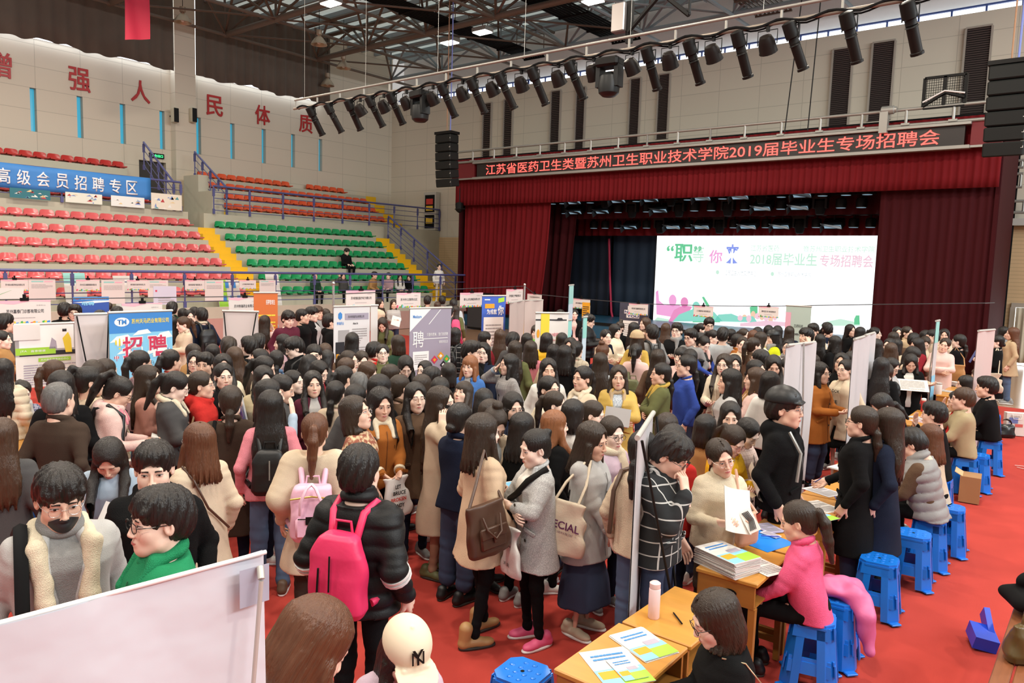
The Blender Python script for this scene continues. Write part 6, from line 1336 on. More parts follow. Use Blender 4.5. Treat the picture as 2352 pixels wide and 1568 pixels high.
p(1537,945,150, 'lowpony', 'n', 'jacket', 'red', 'down', 'with parted brown hair, back turned, right of the folded banner pole', hp=10)
p(1624,950,150, 'bob', 'k', 'coat', 'camel', 'down', 'with a black bob and camel coat, small, behind the sand coat', ht=1.52)
p(2062,749,20, 'pony', 'k', 'coat', 'dnavy', 'down', 'smiling with hair tied back against the red curtain, left one of two')
p(2054,761,152, 'bob', 'n', 'coat', 'dgreen', 'down', 'with brown hair and a green collar, back turned against the red curtain')
p(2084,748,55, 'lowpony', 'n', 'coat', 'tan', 'down', 'in a tan coat and rollneck smiling right, against the red curtain', ht=1.66)
p(2101,763,165, 'short', 'k', 'jacket', 'brown', 'down', 'with dark hair, back turned, right of the tan coat', ht=1.66)
p(2104,775,-60, 'long', 'k', 'jacket', 'drked', 'front', 'with long black hair and dark red sleeves, bowed left', hp=15)
p(2128,757,122, 'bob', 'k', 'jacket', 'black', 'down', 'with a black bob against the red curtain, left of the cropped head')
p(2141,754,-70, 'buzz', 'k', 'coat', 'oat', 'down', 'with cropped hair and an oatmeal coat, looking down left', hp=10, ht=1.74)
p(2170,754,0, 'long', 'k', 'coat', 'sand', 'down', 'with long black hair just right of the thin banner pole')
p(2176,775,-8, 'lowbun', 'n', 'coat', 'palepink', 'fold', 'in a pinkish coat leaning the head sideways, right of the thin banner', roll=14, ht=1.62)
p(2125,773,10, 'pony', 'n', 'coat', 'cream', 'front', 'with glasses and hair tied, bowed in the middle of the right group', hp=28, glasses='t')
p(2060,777,160, 'bob', 'k', 'coat', 'cream', 'down', 'with a black bob in a cream coat with a red edge, back turned')
p(2048,786,172, 'mid', 'b', 'coat', 'cream', 'down', 'with light brown hair in a cream coat, back turned beside the blue book', id='bluebook')
p(2046,775,-30, 'bun', 'k', 'jacket', 'sand', 'down', 'whose face shows behind the light brown hair, right of the banner pair')
p(2107,798,72, 'longb', 'k', 'coat', 'sand', 'front', 'with a black fringe bowed right, behind the black coat reading a sheet', hp=28)
p(2094,815,8, 'mid', 'k', 'coat', 'black', 'read', 'in an open black coat over white, reading a large sheet', hp=28, inner='white', ht=1.66, low=('skirt', 'black'), id='reader')
p(2058,823,60, 'lowbun', 'k', 'jacket', 'lgrey', 'down', 'with black rimmed glasses and a pale denim jacket, bowed right', hp=26, glasses='b')
p(2037,837,10, 'bobb', 'n', 'puffer', 'black', 'clasp', 'in a black padded jacket with glasses and a fringe, head bowed', hp=32, glasses='t', ht=1.60)
p(2027,819,172, 'long', 'k', 'coat', 'black', 'down', 'with long black hair, back turned, between banner pair and padded jacket')
p(2016,777,165, 'mid', 'k', 'coat', 'black', 'down', 'with black hair, back turned, just right of the banner pair top')
p(1979,775,-20, 'bun', 'k', 'jacket', 'black', 'down', 'with glasses, face framed by the white frame of the banner pair', glasses='b')
p(1935,809,-10, 'long', 'k', 'coat', 'black', 'down', 'with round glasses looking up, behind the lettered cream jumper', glasses='t', hp=-8)
p(1958,805,160, 'mid', 'k', 'coat', 'black', 'down', 'with dark hair turned away, just left of the banner pair')
p(1945,823,-40, 'lowpony', 'k', 'coat', 'sand', 'down/read', 'laughing in a cream jumper with black letters and an open beige coat', glasses='t', inner='cream', ht=1.63, low=('skirt', 'black'), id='look')
p(1884,830,62, 'mid', 'k', 'coat', 'rust', 'front', 'with curled black hair and a rust brown coat, right of the tall white banner', glasses='t')
p(1868,812,172, 'bob', 'n', 'coat', 'black', 'down', 'in black, cut by the right edge of the tall white banner')
p(2205,766,-102, 'lowpony', 'k', 'longcoat', 'black', 'front', 'in a long black coat with a tan shoulder bag before the dark curtain', glasses='t', ht=1.66, id='tanbag')
p(2307,749,60, 'long', 'k', 'coat', 'grey', 'down', 'with long black hair in a grey coat at the bright doorway', ht=1.66)
p(2328,751,-85, 'long', 'r', 'coat', 'tan', 'down', 'with long reddish brown hair in a tan coat, closest to the bright doorway', ht=1.66)
p(2293,768,-80, 'lowbun', 'k', 'longcoat', 'black', 'read', 'in a long black coat with a cream tote and a book, near the doorway', glasses='t', ht=1.63, id='tote2')
S_ = dict(sit=True, low=('slim', 'black'))
p(2243,843,-88, 'lowpony', 'b', 'coat', 'rust', 'desk', 'seated in a rust brown coat, farthest but one along the tables', hp=14, lean=10, glasses='b', id='s1', **S_)
p(2268,862,-88, 'short', 'k', 'jacket', 'black', 'desk', 'seated in black behind the rust brown coat', lean=8, id='s0', **S_)
p(2218,861,-78, 'bob', 'k', 'coat', 'cream', 'desk', 'seated in a cream coat with a black bob, left of the rust brown coat', lean=6, id='s2', **S_)
p(2214,887,-85, 'crop', 'b', 'jacket', 'khaki', 'desk/face', 'seated in a khaki jacket with thin brown hair, behind the red coat', lean=6, id='s3', **S_)
p(2197,895,-80, 'lowbun', 'k', 'coat', 'red', 'write', 'seated in an orange red coat with a low bun', lean=8, hp=6, id='s4', **S_)
p(2147,919,-100, 'short', 'k', 'coat', 'black', 'desk/face', 'seated in a black coat with short black hair, left of the red coat', lean=8, id='s5', **S_)
p(2136,972,-112, 'mid', 'r', 'sweater', 'sand', 'desk', 'seated in a jumper with bright colour bands and brown hair', lean=10, id='s6', **S_)
p(2077,981,-95, 'crop', 'k', 'vest', 'grey', 'desk', 'seated in a grey padded vest over brown sleeves, head bowed', lean=14, hp=22, inner='brown', glasses='t', id='s7', **S_)
p(1997,929,-100, 'lowpony', 'n', 'longcoat', 'black', 'down/frontlow', 'standing in a long black coat with wavy brown ponytail and dark glasses', glasses='b', ht=1.64, low=('jeans', 'ddenim'), id='blackcoat')
p(2032,934,-95, 'long', 'n', 'longcoat', 'dnavy', 'down', 'standing in a navy coat close behind the long black coat', ht=1.62)
p(2021,907,-60, 'lowpony', 'k', 'jacket', 'black', 'desk', 'bowing low over the table, just above the long black coat', hp=30, lean=22, ht=1.56)
p(1826,1146,-96, 'pony', 'n', 'sweater', 'hotpink', 'desk', 'seated in a hot pink fleece jacket, turning brochure pages', lean=10, hp=10, id='fleece', **S_)
p(1624,1357,-72, 'bob', 'n', 'coat', 'black', 'front', 'seated in black with round glasses at the near table, typing on a phone', hp=20, lean=6, glasses='b', id='near', **S_)
def _spot(e):
 a, k = e['a'], e['k']; h = a[3] * (1.0 if not k.get('sit') else .765) + .02; d = ray(a[1], a[2]); P = CAM + d * ((h - CAM_H) / d[2]); return P[:2]
FIXED = {'greygirl', 'special', 'beige', 'pinkback', 'rust', 'phone', 'pinkbag', 'mask', 'green', 'blackknit', 'redpack', 'bottomred', 'capman', 'window', 'knit'}; DESKS = [np.array(q) for q in ((-1.82,3.23),(-1.82,3.89),(-1.86,4.9),(-1.88,5.58),(-1.9,6.5),(-1.9,7.17),(-1.98,8.35),(-2,9.6),(-2.02,11.4),(-2.02,12.1))]
_h0 = [e['a'][3] for e in PL]; _x0 = [e['a'][1] for e in PL]; _pos = [_spot(e) for e in PL]
for _it in range(420):
 _mv = 0
 for i in range(len(PL)):
  for j in range(i + 1, len(PL)):
   dx = _pos[i] - _pos[j]; D = math.hypot(*dx)
   if D < .47:
    n_, f_ = (i, j) if math.hypot(*_pos[i]) < math.hypot(*_pos[j]) else (j, i); st = .004 * (1 - D / .47) + .0015; _mv += 1
    for q_, s_ in ((n_, st),(f_, -st)):
     e = PL[q_]
     if e['k'].get('sit') or e['a'][0] in FIXED: continue
     sg = 1 if (e['a'][1] > PL[i + j - q_]['a'][1]) else -1; e['a'][1] = min(max(e['a'][1] + .35 * sg * (1 - D / .47), _x0[q_] - 12), _x0[q_] + 12)
     e['a'][3] = min(max(e['a'][3] + s_, _h0[q_] - .12), _h0[q_] + .11); _pos[q_] = _spot(e)
 for q_, e in enumerate(PL):
  if e['k'].get('sit') or e['a'][0] in FIXED: continue
  for dk in DESKS:
   if math.hypot(*(_pos[q_] - dk)) < .5: e['a'][3] += -.004 if math.hypot(*_pos[q_]) > math.hypot(*dk) - .25 else .004; _pos[q_] = _spot(e)
 if not _mv: break
for e in PL: person(*e['a'], **e['k'])
GS = 'people seated in the stands'
def stand(px, py, X, zz, phi, *a, **k):
 q = atx(px, py, X); person('st%d' % px, 0,0, a[0], phi, a[1], a[2], a[3], a[4], a[5], 'slim', a[6], 'white', a[7], 'person ' + a[8], loc=(q[0], q[1]), z0=zz, lod=2, group=GS, **k)
stand(724,650,-24.25,.94,25,1.62, 'lowbun', 'k', 'coat', 'dgreen', 'lap', 'black', 'f', 'seated on the lowest green row in a dark green coat with a yellow bag', sit=True)
stand(795,590,-25.8,1.88,35,1.74, 'short', 'k', 'hoodie', 'black', 'lap', 'black', 'm', 'seated alone higher up on the green seats, all in black', sit=True, hp=25)
stand(788,640,-24.3,.94,20,1.62, 'mid', 'k', 'coat', 'dgrey', 'down/wave', 'black', 'f', 'seated in a dark coat with one arm raised to wave', sit=True)
stand(853,648,-24.25,.94,60,1.72, 'short', 'k', 'jacket', 'camel', 'lap', 'black', 'm', 'seated in a camel jacket leaning over a paper', sit=True, lean=15)
stand(892,650,-24.25,.94,-20,1.66, 'short', 'k', 'coat', 'mauve', 'lap', 'black', 'm', 'seated in a grey mauve coat with yellow papers', sit=True)
stand(918,655,-24.25,.94,10,1.62, 'longf', 'k', 'jacket', 'white', 'lap', 'black', 'f', 'seated in a white jacket with long hair, third from the right end', sit=True, hp=20)
stand(940,655,-24.25,.94,-15,1.62, 'mid', 'k', 'jacket', 'black', 'lap', 'black', 'f', 'seated in black with bowed head at the right end of the group', sit=True, hp=25)
stand(1008,650,-23.6,1.0,15,1.64, 'lowbun', 'k', 'jacket', 'white', 'down', 'sand', 'f', 'standing in a white and maroon varsity jacket by the sloping blue railing', cuff='maroon')
# ---------------------------------------------------------------- placards, roll-ups, tables, stools and the things people hold
m_wire = mat('dark wire', (.05,.05,.055),.6)
def splash(b, o, u, w, seed, up):
 """strip of coloured crowd artwork along the bottom of a placard"""
 rg = random.Random(seed); o, u, w = (np.array(k, float) for k in (o, u, w)); n = np.cross(u, w); n /= np.linalg.norm(n); cs = ('crimson', 'green', 'orange', 'yellow', 'sky', 'blue', 'orange', 'lime', 'pink')
 for i in range(22):
  a = i / 22; hgt = w * (.03 + .16 * (abs(math.sin(i * .7 + seed)) * .6 + rg.random() * .4) * (1.3 if i < 6 else .8)); p0 = o + u * a + n * up * (1 + .1 * (i % 3))
  b.add([p0, p0 + u * .075, p0 + u * (.04 + .03 * rg.random()) + hgt, p0 + u * .01 + hgt * .8],[(0,1,2,3)], K[cs[(i * 2 + (i > 8)) % 9] if i > 5 else ('crimson', 'pink', 'green', 'crimson', 'green', 'sky')[i]])
def placard(axis, plane, x0, y0, x1, y1, text, lab, seed, code='', group='company placards', clip=True):
 f = (lambda x, y: atx(x, y, plane)) if axis == 'x' else (lambda x, y: aty(x, y, plane))
 p, q = f(x0,(y0 + y1) / 2), f(x1,(y0 + y1) / 2); zt, zb = f((x0 + x1) / 2, y0)[2], f((x0 + x1) / 2, y1)[2]; W = np.linalg.norm((q - p)[:2]); H = zt - zb; d = (q - p)[:2] / W
 b = MB(); b.box((W / 2,.006, H / 2),(W, .01, H)); o, u, w = (0,0,0),(W, 0,0),(0,0, H); 
 b.add([(0,-.001, H),(W, -.001, H),(W, -.001, H * .93),(W * .6,-.001, H * .97),(W * .3,-.001, H * .84),(0,-.001, H * .9)],[(0,5,4,3,2,1)], K['pink']); splash(b, o, u, w, seed, .0015)
 b.text(text, (W * .16,0, H * .46),(W * .7,0,0),(0,0, H * .17), K['black'],.012)
 if code: b.text(code, (W * .72,0, H * .76),(W * .18,0,0),(0,0, H * .06), K['grey'])
 b.lines((W * .3,0, H * .25),(W * .4,0,0),(0,0, H * .07),1, K['grey'], seed)
 t = b.build('company_placard', PAD, loc=(p[0], p[1], zb)); t.rotation_euler = (0,0, math.atan2(d[1], d[0])); tag(t, lab, 'placard', group)
 if clip: c = MB(); c.box((W / 2,.0, H + .02),(W * .16,.03,.05)); c.box((W / 2,.0, H + .07),(W * .06,.015,.07)); c.build('binder_clip', m_clip, t)
 return t
XP = -14.3
placard('x', XP, -6,690,117,744, '苏州嘉泰门诊部有限公司', 'largest company placard, at the left edge above the green and white health board', 1, '体育馆-56')
placard('x', XP, 280,696,373,744, '苏州天马药业有限公司', 'company placard half hidden behind the sky blue roll-up', 2, '体育馆-55')
placard('x', XP, 526,683,598,726, '苏州特瑞药业有限公司', 'company placard above the blank pink roll-up, beside the orange poster', 3, '体育馆-54')
placard('x', XP, 795,667,862,705, '苏州麦德迅医疗科技有限公司', 'company placard above the white laboratory roll-up', 4, '体育馆-52')
placard('x', XP, 911,672,966,706, '苏州市立医院北区', 'company placard above the violet roll-up', 5, '体育馆-51')
placard('x', XP, 1057,672,1109,705, '雷允上药业集团有限公司', 'company placard left of the blue recruiting poster', 6, '体育馆-50')
placard('x', XP, 1163,664,1201,697, '苏州医康元生产物联有限公司', 'company placard beside the tall steel pole, before the red curtain', 7, '体育馆-49')
XQ = XF + .12
for k, (x0, y0, x1, y1, tx) in enumerate(((2,642,65,668, '苏州和合医学检验有限公司'),(175,642,229,668, '苏州大区正业健康管理服务有限公司'),(292,643,340,666, '南京瑞尚仪器贸易有限公司'),(425,643,470,667, '无锡市国药都厅管理有限公司'),(550,643,588,664, '上海步源电子商务科技有限公司'))):
 placard('x', XQ, x0, y0, x1, y1, tx, 'small company placard hanging on the stand railing, %s from the left' % ORD[k],10 + k, group='placards on the stand railing')
for k, (x0, y0, x1, y1) in enumerate(((67,641,127,690),(234,642,286,698),(340,643,386,684),(471,643,513,691),(596,643,633,674))):
 p_, q_ = atx(x0, y1, XQ - .02), atx(x1, y0, XQ - .02); W, H = q_[1] - p_[1], q_[2] - p_[2]; b = MB(); b.box((W / 2,.004, H / 2),(W, .006, H)); b.quad((W * .1,0, H * .86),(W * .45,0,0),(0,0, H * .06), K['teal']); b.quad((W * .58,0, H * .86),(W * .32,0,0),(0,0, H * .05), K['pink'])
 b.lines((W * .1,0, H * .58),(W * .8,0,0),(0,0, H * .2),4, K['grey'], k); o = b.build('notice_sheet', PAD, loc=(XQ - .02, p_[1], p_[2]), rot=(0,0, PI / 2)); tag(o, 'white notice sheet with mint and pink heading on the railing, %s from the left' % ORD[k], 'notice', 'notice sheets on the stand railing')
placard('y', 21.0,1211,675,1244,691, '江苏康美健康管理有限公司', 'company placard behind the tall steel pole, on the stage wire', 21, group='placards on the stage wire')
placard('y', 21.0,1316,686,1355,709, '南京领智医药有限公司', 'company placard on the stage wire beside the orange banner', 22, group='placards on the stage wire')
placard('y', 21.0,1444,697,1488,723, '南京领行健康管理有限公司', 'company placard on the stage wire in front of the dark grey board', 23, group='placards on the stage wire')
placard('y', 21.0,1593,703,1638,728, '三六零医药电子商务有限公司', 'company placard on the stage wire before the pink and green screen artwork', 24, group='placards on the stage wire')
placard('y', 21.0,1742,704,1788,729, '国寿魅力花园（苏州）养老养生管理有限公司', 'company placard on the stage wire left of the pale green poster', 25, group='placards on the stage wire')
def wire(pts, lab, r=.012):
 b = MB(); b.tube(pts, r, 5); tag(b.build('hanging_wire', m_wire), lab, 'wire', 'wires for the placards')
zc = atx(560,681, XP)[2]; YP = atx(1205,660, XP)[1]; ZP = atx(1205,657, XP)[2]
wire([(XP, 2.5, zc + .02),(XP, 10, zc),(XP, YP, ZP)], 'thin wire carrying the row of large company placards', .01)
wire([(XQ, -1, atx(300,641, XQ)[2]),(XQ, 20.5, atx(600,641, XQ)[2])] + [(XF, 20.5, atx(600,641, XQ)[2])], 'thin wire along the stand railing carrying small placards', .008)
wire([(XP, YP, ZP)] + [aty(x, y, 21.0) for x, y in ((1228,675),(1335,686),(1465,697),(1620,702),(1766,703),(2010,699),(2262,696))] + [aty(2284,695, YC + .2)], 'thin wire crossing in front of the stage and the red curtain')
m_chrome = mat('steel pole', (.62,.62,.6),.25,.8); m_ypole = mat('yellow tape pole', (.8,.5,.03),.5)
def pole(Y, zt, lab, yel=False):
 q = (XP, Y); b = MB(); b.tube([(0,0,.03),(0,0, zt)],.028,10); b.lathe([(.03, zt),(.04, zt + .01),(.035, zt + .06),(.01, zt + .08)],10)
 if yel: b.tube([(0,0,.1),(0,0,1.35)],.034,10,1)
 b.lathe([(.2,0),(.2,.015),(.05,.04)],16); tag(b.build('stand_pole', [m_chrome, m_ypole], loc=(q[0], q[1],.01), smooth=50), lab, 'pole', 'poles of the placard wires')
pole(YP, ZP, 'tall steel pole with a yellow taped foot before the red curtain', True); pole(atx(766,655, XP)[1], atx(766,655, XP)[2], 'tall steel pole at the left side of the white laboratory roll-up', True); pole(2.5, zc + .02, 'steel pole at the far left end of the placard wire')
m_back = mat('banner back cloth', (.60,.58,.59),.5, var=.04, vscale=2.5); m_blank = mat('pinkish banner back', (.72,.62,.60),.55, var=.04, vscale=2)
def rollup(tl, tr, zt, lab, art=None, base=m_blank, zb=.1, pole_front=False, name='roll_up_banner', cassette=True, wave=.0, hgt=None, pcol=None):
 A, B = atz(*tl, zt), atz(*tr, zt); d = (B - A)[:2]; W = np.linalg.norm(d); rz = math.atan2(d[1], d[0]); H = zt - zb
 t = empty(name, (A[0], A[1],0), rz, lab, 'banner')
 b = MB(); b.grid(lambda a, s: (W * a, wave * math.sin(a * 9 + s * 2) * .5 + .004, zb + H * s),14,14,0); b.grid(lambda a, s: (W * a, wave * math.sin(a * 9 + s * 2) * .5 + .012, zb + H * s),14,14,0)
 if art: art(b, W, H, zb)
 b.build('panel', [base] + INK, t, smooth=180)
 b = MB(); b.tube([(-.01,.005, zt),(W + .01,.005, zt)],.017,10); b.build('top_bar', m_lgrey, t, smooth=50)
 if cassette:
  b = MB(); b.bbox((W / 2,.0,.06),(W + .04,.12,.09),.02); b.build('base_cassette', m_lgrey, t); s = -1 if pole_front else 1
  b = MB(); b.tube([(W * .5,.04 * s, .1),(W * .5,.06 * s, zt * .6),(W * .5,.015 * s, zt + .01)],.011,8); b.build('support_pole', m_chrome, t, smooth=50)
 return t
def xstand(tl, tr, zt, lab, base=m_blank, art=None):
 """X-shaped stand seen from behind, poles running to the corners"""
 t = rollup(tl, tr, zt, lab, art, base, zb=.25, cassette=False); A, B = atz(*tl, zt), atz(*tr, zt); W = np.linalg.norm((B - A)[:2])
 for nm, p0, p1 in (('cross_pole', (0.02,-.02, zt - .02),(W * .55,-.35,.02)),('cross_pole', (W - .02,-.02, zt - .02),(W * .45,-.35,.02))): b = MB(); b.tube([p0, p1],.009,8); b.build(nm, m_black, t, smooth=50)
 return t
sp = lambda c: K[c]
def a_sky(b, W, H, z):
 e = -.0012
 b.quad((0,0, z),(W, 0,0),(0,0, H * .55), sp('teal')); b.quad((0,0, z + H * .55),(W, 0,0),(0,0, H * .45), sp('sky')); b.quad((0, e, z + H * .86),(W, 0,0),(0,0, H * .14), sp('blue'))
 for x, y, w, h in ((.0,.8,.35,.05),(.35,.84,.3,.04),(.7,.8,.3,.06),(.1,.72,.25,.03),(.65,.7,.3,.04)): b.add([(W * x, e * 1.5, z + H * y),(W * (x + w), e * 1.5, z + H * (y + h * .3)),(W * (x + w * .8), e * 1.5, z + H * (y + h)),(W * (x + w * .3), e * 1.5, z + H * (y + h * .8))],[(0,1,2,3)], sp('white'))
 b.add([(W * (.19 + .115 * math.cos(a * .4189)), e * 2, z + H * (.935 + .03 * math.sin(a * .4189))) for a in range(15)],[tuple(range(15))], sp('white')); b.text('TM', (W * .12, e * 2, z + H * .918),(W * .14,0,.0),(0,0, H * .034), sp('blue'),.03, lift=.001)
 b.text('苏州天马药业有限公司', (W * .34, e, z + H * .92),(W * .6,0,0),(0,0, H * .034), sp('yellow'),.02, lift=.002)
 for t_, dx in (('招', 0),('聘', .40)): b.text(t_, (W * (.18 + dx), e, z + H * .685),(W * .33,0,0),(0,0, H * .155), sp('white'),.045, lift=.0022); b.text(t_, (W * (.19 + dx), e, z + H * .69),(W * .31,0,0),(0,0, H * .145), sp('crimson'),.02, lift=.004)
 b.quad((W * .19, e, z + H * .6),(W * .3,0,0),(0,0, H * .036), sp('sky')); b.text('公司简介', (W * .22, e, z + H * .606),(W * .24,0,0),(0,0, H * .024), sp('black'),.02, lift=.002)
 for x, y, r, c in ((.15,.8,.07, 'yellow'),(.1,.7,.035, 'crimson'),(.92,.72,.055, 'blue'),(.79,.62,.032, 'crimson')):
  for i in range(-2,3): b.add([(W * x + r * W * 1.0 * (i + .0) / 2.5 + r * W * .2 * math.cos(k * .785), e * 2, z + H * y + r * W * math.sin(k * .785) * math.sqrt(max(.1,1 - (i / 2.6) ** 2))) for k in range(8)],[tuple(range(8))], sp(c if i % 2 == 0 else 'white'))
  b.quad((W * x - r * W * .2, e, z + H * y - r * W * 1.5),(r * W * .4,0,0),(0,0, r * W * .3), sp(c))
 b.lines((W * .1,0, z + H * .3),(W * .8,0,0),(0,0, H * .26),10, sp('grey'),3)
rollup((250,718),(395,713),2.0, 'sky blue roll-up with balloons and two big red characters', a_sky, mat('sky blue print', (.25,.6,.78),.5))
def a_health(b, W, H, z):
 b.quad((0,0, z + H * .5),(W, 0,0),(0,0, H * .5), sp('grey')); b.quad((W * .05,-.001, z + H * .6),(W * .75,0,0),(0,0, H * .38), sp('white')); b.quad((W * .83,-.001, z + H * .55),(W * .09,0,.0),(0,0, H * .44), sp('yellow')); b.quad((W * .05,-.0015, z + H * .5),(W * .9,0,0),(0,0, H * .07), sp('black'))
 b.add([(W * .68,-.002, z + H * .53),(W * .77,-.002, z + H * .53),(W * .76,-.002, z + H * .75),(W * .72,-.002, z + H * .86),(W * .64,-.002, z + H * .76),(W * .66,-.002, z + H * .65)],[tuple(range(6))], sp('yellow')); b.box((W * .67,-.002, z + H * .89),(.05,.002,.035), mi=sp('black')); b.add([(W * .45,-.002, z + H * .6),(W * .56,-.002, z + H * .6),(W * .55,-.002, z + H * .72),(W * .49,-.002, z + H * .78)],[(0,1,2,3)], sp('violet'))
 b.quad((0,-.002, z + H * .52),(W * .54,0,0),(0,0, H * .11), sp('lime')); b.text('嘉泰健康', (W * .2,-.002, z + H * .56),(W * .2,0,0),(0,0, H * .035), sp('white'), lift=.002); b.text('JTA', (W * .06,-.002, z + H * .56),(W * .09,0,0),(0,0, H * .035), sp('white'), lift=.002)
 b.quad((W * .3,-.001, z + H * .4),(W * .45,0,0),(0,0, H * .06), sp('lime')); b.text('苏州嘉泰健康体检中心', (W * .33,-.001, z + H * .412),(W * .39,0,0),(0,0, H * .034), sp('white'), lift=.002); b.lines((W * .1,0, z + H * .04),(W * .84,0,0),(0,0, H * .34),9, sp('violet'),5)
rollup((33,746),(200,740),1.8, 'green and white health centre board with a nurse photo, at the left', a_health, mat('white poster', (.78,.77,.72),.5), zb=.98, cassette=False, name='poster_board')
A = atz(33,746,1.8); b = MB()
for x, y in ((0,0),(.8,0)): b.tube([(x, y + .05,.01),(x, y + .02,1.0)],.02,8)
tag(b.build('easel', m_grey, loc=(A[0], A[1],0), rot=(0,0, math.atan2(*(atz(200,740,1.8) - A)[[1,0]]))), 'grey easel legs under the green and white health board', 'easel')
B_ = atz(200,740,1.8) - A; b = MB(); b.box((.13,-.012,-.1),(.3,.006,.2)); tag(b.build('paper_sheet', m_card, loc=A, rot=(0,0, math.atan2(B_[1], B_[0]))), 'blank white sheet taped over the corner of the health board', 'paper')
def a_lab(b, W, H, z):
 b.quad((W * .3,0, z + H * .885),(W * .66,0,.0),(0,0, H * .055), sp('violet')); b.text('苏州特瑞药业有限公司', (W * .38,-.001, z + H * .9),(W * .45,0,0),(0,0, H * .022), sp('black'), lift=.002); b.add([(W * (.17 + .06 * math.cos(a * 1.047 + .5)),-.001, z + H * (.92 + .034 * math.sin(a * 1.047 + .5))) for a in range(6)],[tuple(range(6))], sp('blue')); b.text('特瑞药业', (W * .08,0, z + H * .845),(W * .19,0,0),(0,0, H * .026), sp('blue'),.01)
 b.text('About Us', (W * .52,0, z + H * .845),(W * .14,0,0),(0,0, H * .018), sp('black'),.02)
 b.quad((W * .12,0, z + H * .6),(W * .3,0,0),(0,0, H * .2), sp('grey')); b.quad((W * .05,-.001, z + H * .5),(W * .24,0,0),(0,0, H * .2), sp('black')); b.quad((W * .07,-.0015, z + H * .52),(W * .12,0,0),(0,0, H * .08), sp('orange')); b.quad((W * .3,-.001, z + H * .52),(W * .18,0,0),(0,0, H * .12), sp('violet')); b.quad((W * .16,-.0015, z + H * .42),(W * .25,0,0),(0,0, H * .13), sp('grey'))
 b.lines((W * .5,0, z + H * .3),(W * .42,0,0),(0,0, H * .52),26, sp('grey'),6); b.quad((W * .1,-.001, z + H * .24),(W * .4,0,0),(0,0, H * .13), sp('navy'))
rollup((767,704),(850,702),2.0, 'white laboratory roll-up with a blue hexagon logo and photographs', a_lab, mat('white roll-up', (.76,.74,.74),.5))
rollup((852,701),(868,701),2.0, 'blank cream roll-up edge behind the white laboratory roll-up', None, m_card)
def a_med(b, W, H, z):
 b.add([(0,0, z + H * .8),(0,0, z + H),(W * .52,0, z + H)],[(0,2,1)], sp('white')); b.add([(W * .45,0, z + H * .3),(W, 0, z + H * .55),(W, 0, z),(0,0, z),(0,0, z + H * .1)],[(0,3,2,1,0)[:4] if 0 else (4,3,2,1,0)], sp('white'))
 b.text('Medcare', (W * .07,-.001, z + H * .915),(W * .2,0,0),(0,0, H * .028), sp('blue'),.02, lift=.002); b.text('聘', (W * .07,-.001, z + H * .665),(W * .26,0,0),(0,0, H * .14), sp('white'),.0, lift=.002); b.quad((W * .3,-.001, z + H * .733),(W * .62,0,.0),(0,0, H * .006), sp('white')); b.text('只要你愿来，我们就愿聘', (W * .4,-.001, z + H * .755),(W * .52,0,0),(0,0, H * .03), sp('white'), lift=.002); b.text('泰德制药有限公司', (W * .7,-.001, z + H * .69),(W * .22,0,0),(0,0, H * .026), sp('white'), lift=.002)
 b.add([(W * .44,-.001, z + H * .86),(W * .46,-.001, z + H * .86),(W * .74,-.001, z + H * .985),(W * .72,-.001, z + H * .985)],[(0,1,2,3)], sp('white'))
 b.quad((W * .08,-.0012, z + H * .47),(W * .38,0,0),(0,0, H * .16), sp('white')); b.lines((W * .12,-.0012, z + H * .52),(W * .3,0,0),(0,0, H * .09),5, sp('grey'),4)
 for i, (x, y, c) in enumerate(((.6,.55, 'crimson'),(.75,.58, 'orange'),(.9,.55, 'green'),(.82,.5, 'brown' if 0 else 'black'),(.74,.43, 'violet'))): r = W * .085; b.add([(W * x - r, -.003 - i * .0004, z + H * y),(W * x, -.003 - i * .0004, z + H * y - r * 1.0),(W * x + r, -.003 - i * .0004, z + H * y),(W * x, -.003 - i * .0004, z + H * y + r)],[(0,1,2,3)], sp(c)); b.add([(W * x - r * .5,-.0055, z + H * y),(W * x, -.0055, z + H * y - r * .5),(W * x + r * .5,-.0055, z + H * y),(W * x, -.0055, z + H * y + r * .4)],[(0,1,2,3)], sp('white' if i % 2 else 'orange'))
rollup((942,708),(1037,706),2.0, 'violet grey roll-up with a thin white character and diamond photographs', a_med, mat('violet grey print', (.36,.32,.40),.5))
def a_blue(b, W, H, z):
 b.quad((W * .08,0, z),(W * .84,0,0),(0,0, H * .76), sp('white')); b.lines((W * .16,-.001, z + H * .25),(W * .68,0,0),(0,0, H * .45),12, sp('grey'),3); b.quad((W * .12,-.001, z + H * .86),(W * .4,0,0),(0,0, H * .05), sp('orange')); b.text('为成就', (W * .2,-.001, z + H * .79),(W * .42,0,0),(0,0, H * .06), sp('white'),.02, lift=.002); b.text('你', (W * .66,-.001, z + H * .78),(W * .26,0,0),(0,0, H * .11), sp('white'),.02, lift=.002); b.quad((W * .68,-.001, z + H * .92),(W * .26,0,.03),(0,0, H * .05), sp('lime')); b.lines((W * .1,0, z + H * .95),(W * .3,0,0),(0,0, H * .03),1, sp('white'),2)
rollup((1108,679),(1162,679),2.05, 'royal blue recruiting poster with orange and white characters', a_blue, mat('royal blue print', (.05,.13,.55),.5))
rollup((1174,695),(1203,690),1.95, 'blank beige roll-up back left of the tall steel pole', None, mat('beige cloth back', (.55,.46,.42),.6), wave=.05)
rollup((1207,690),(1247,689),1.95, 'blank beige roll-up back with a yellow top bar, right of the tall steel pole', None, mat('beige cloth back', (.55,.46,.42),.6), wave=.03)
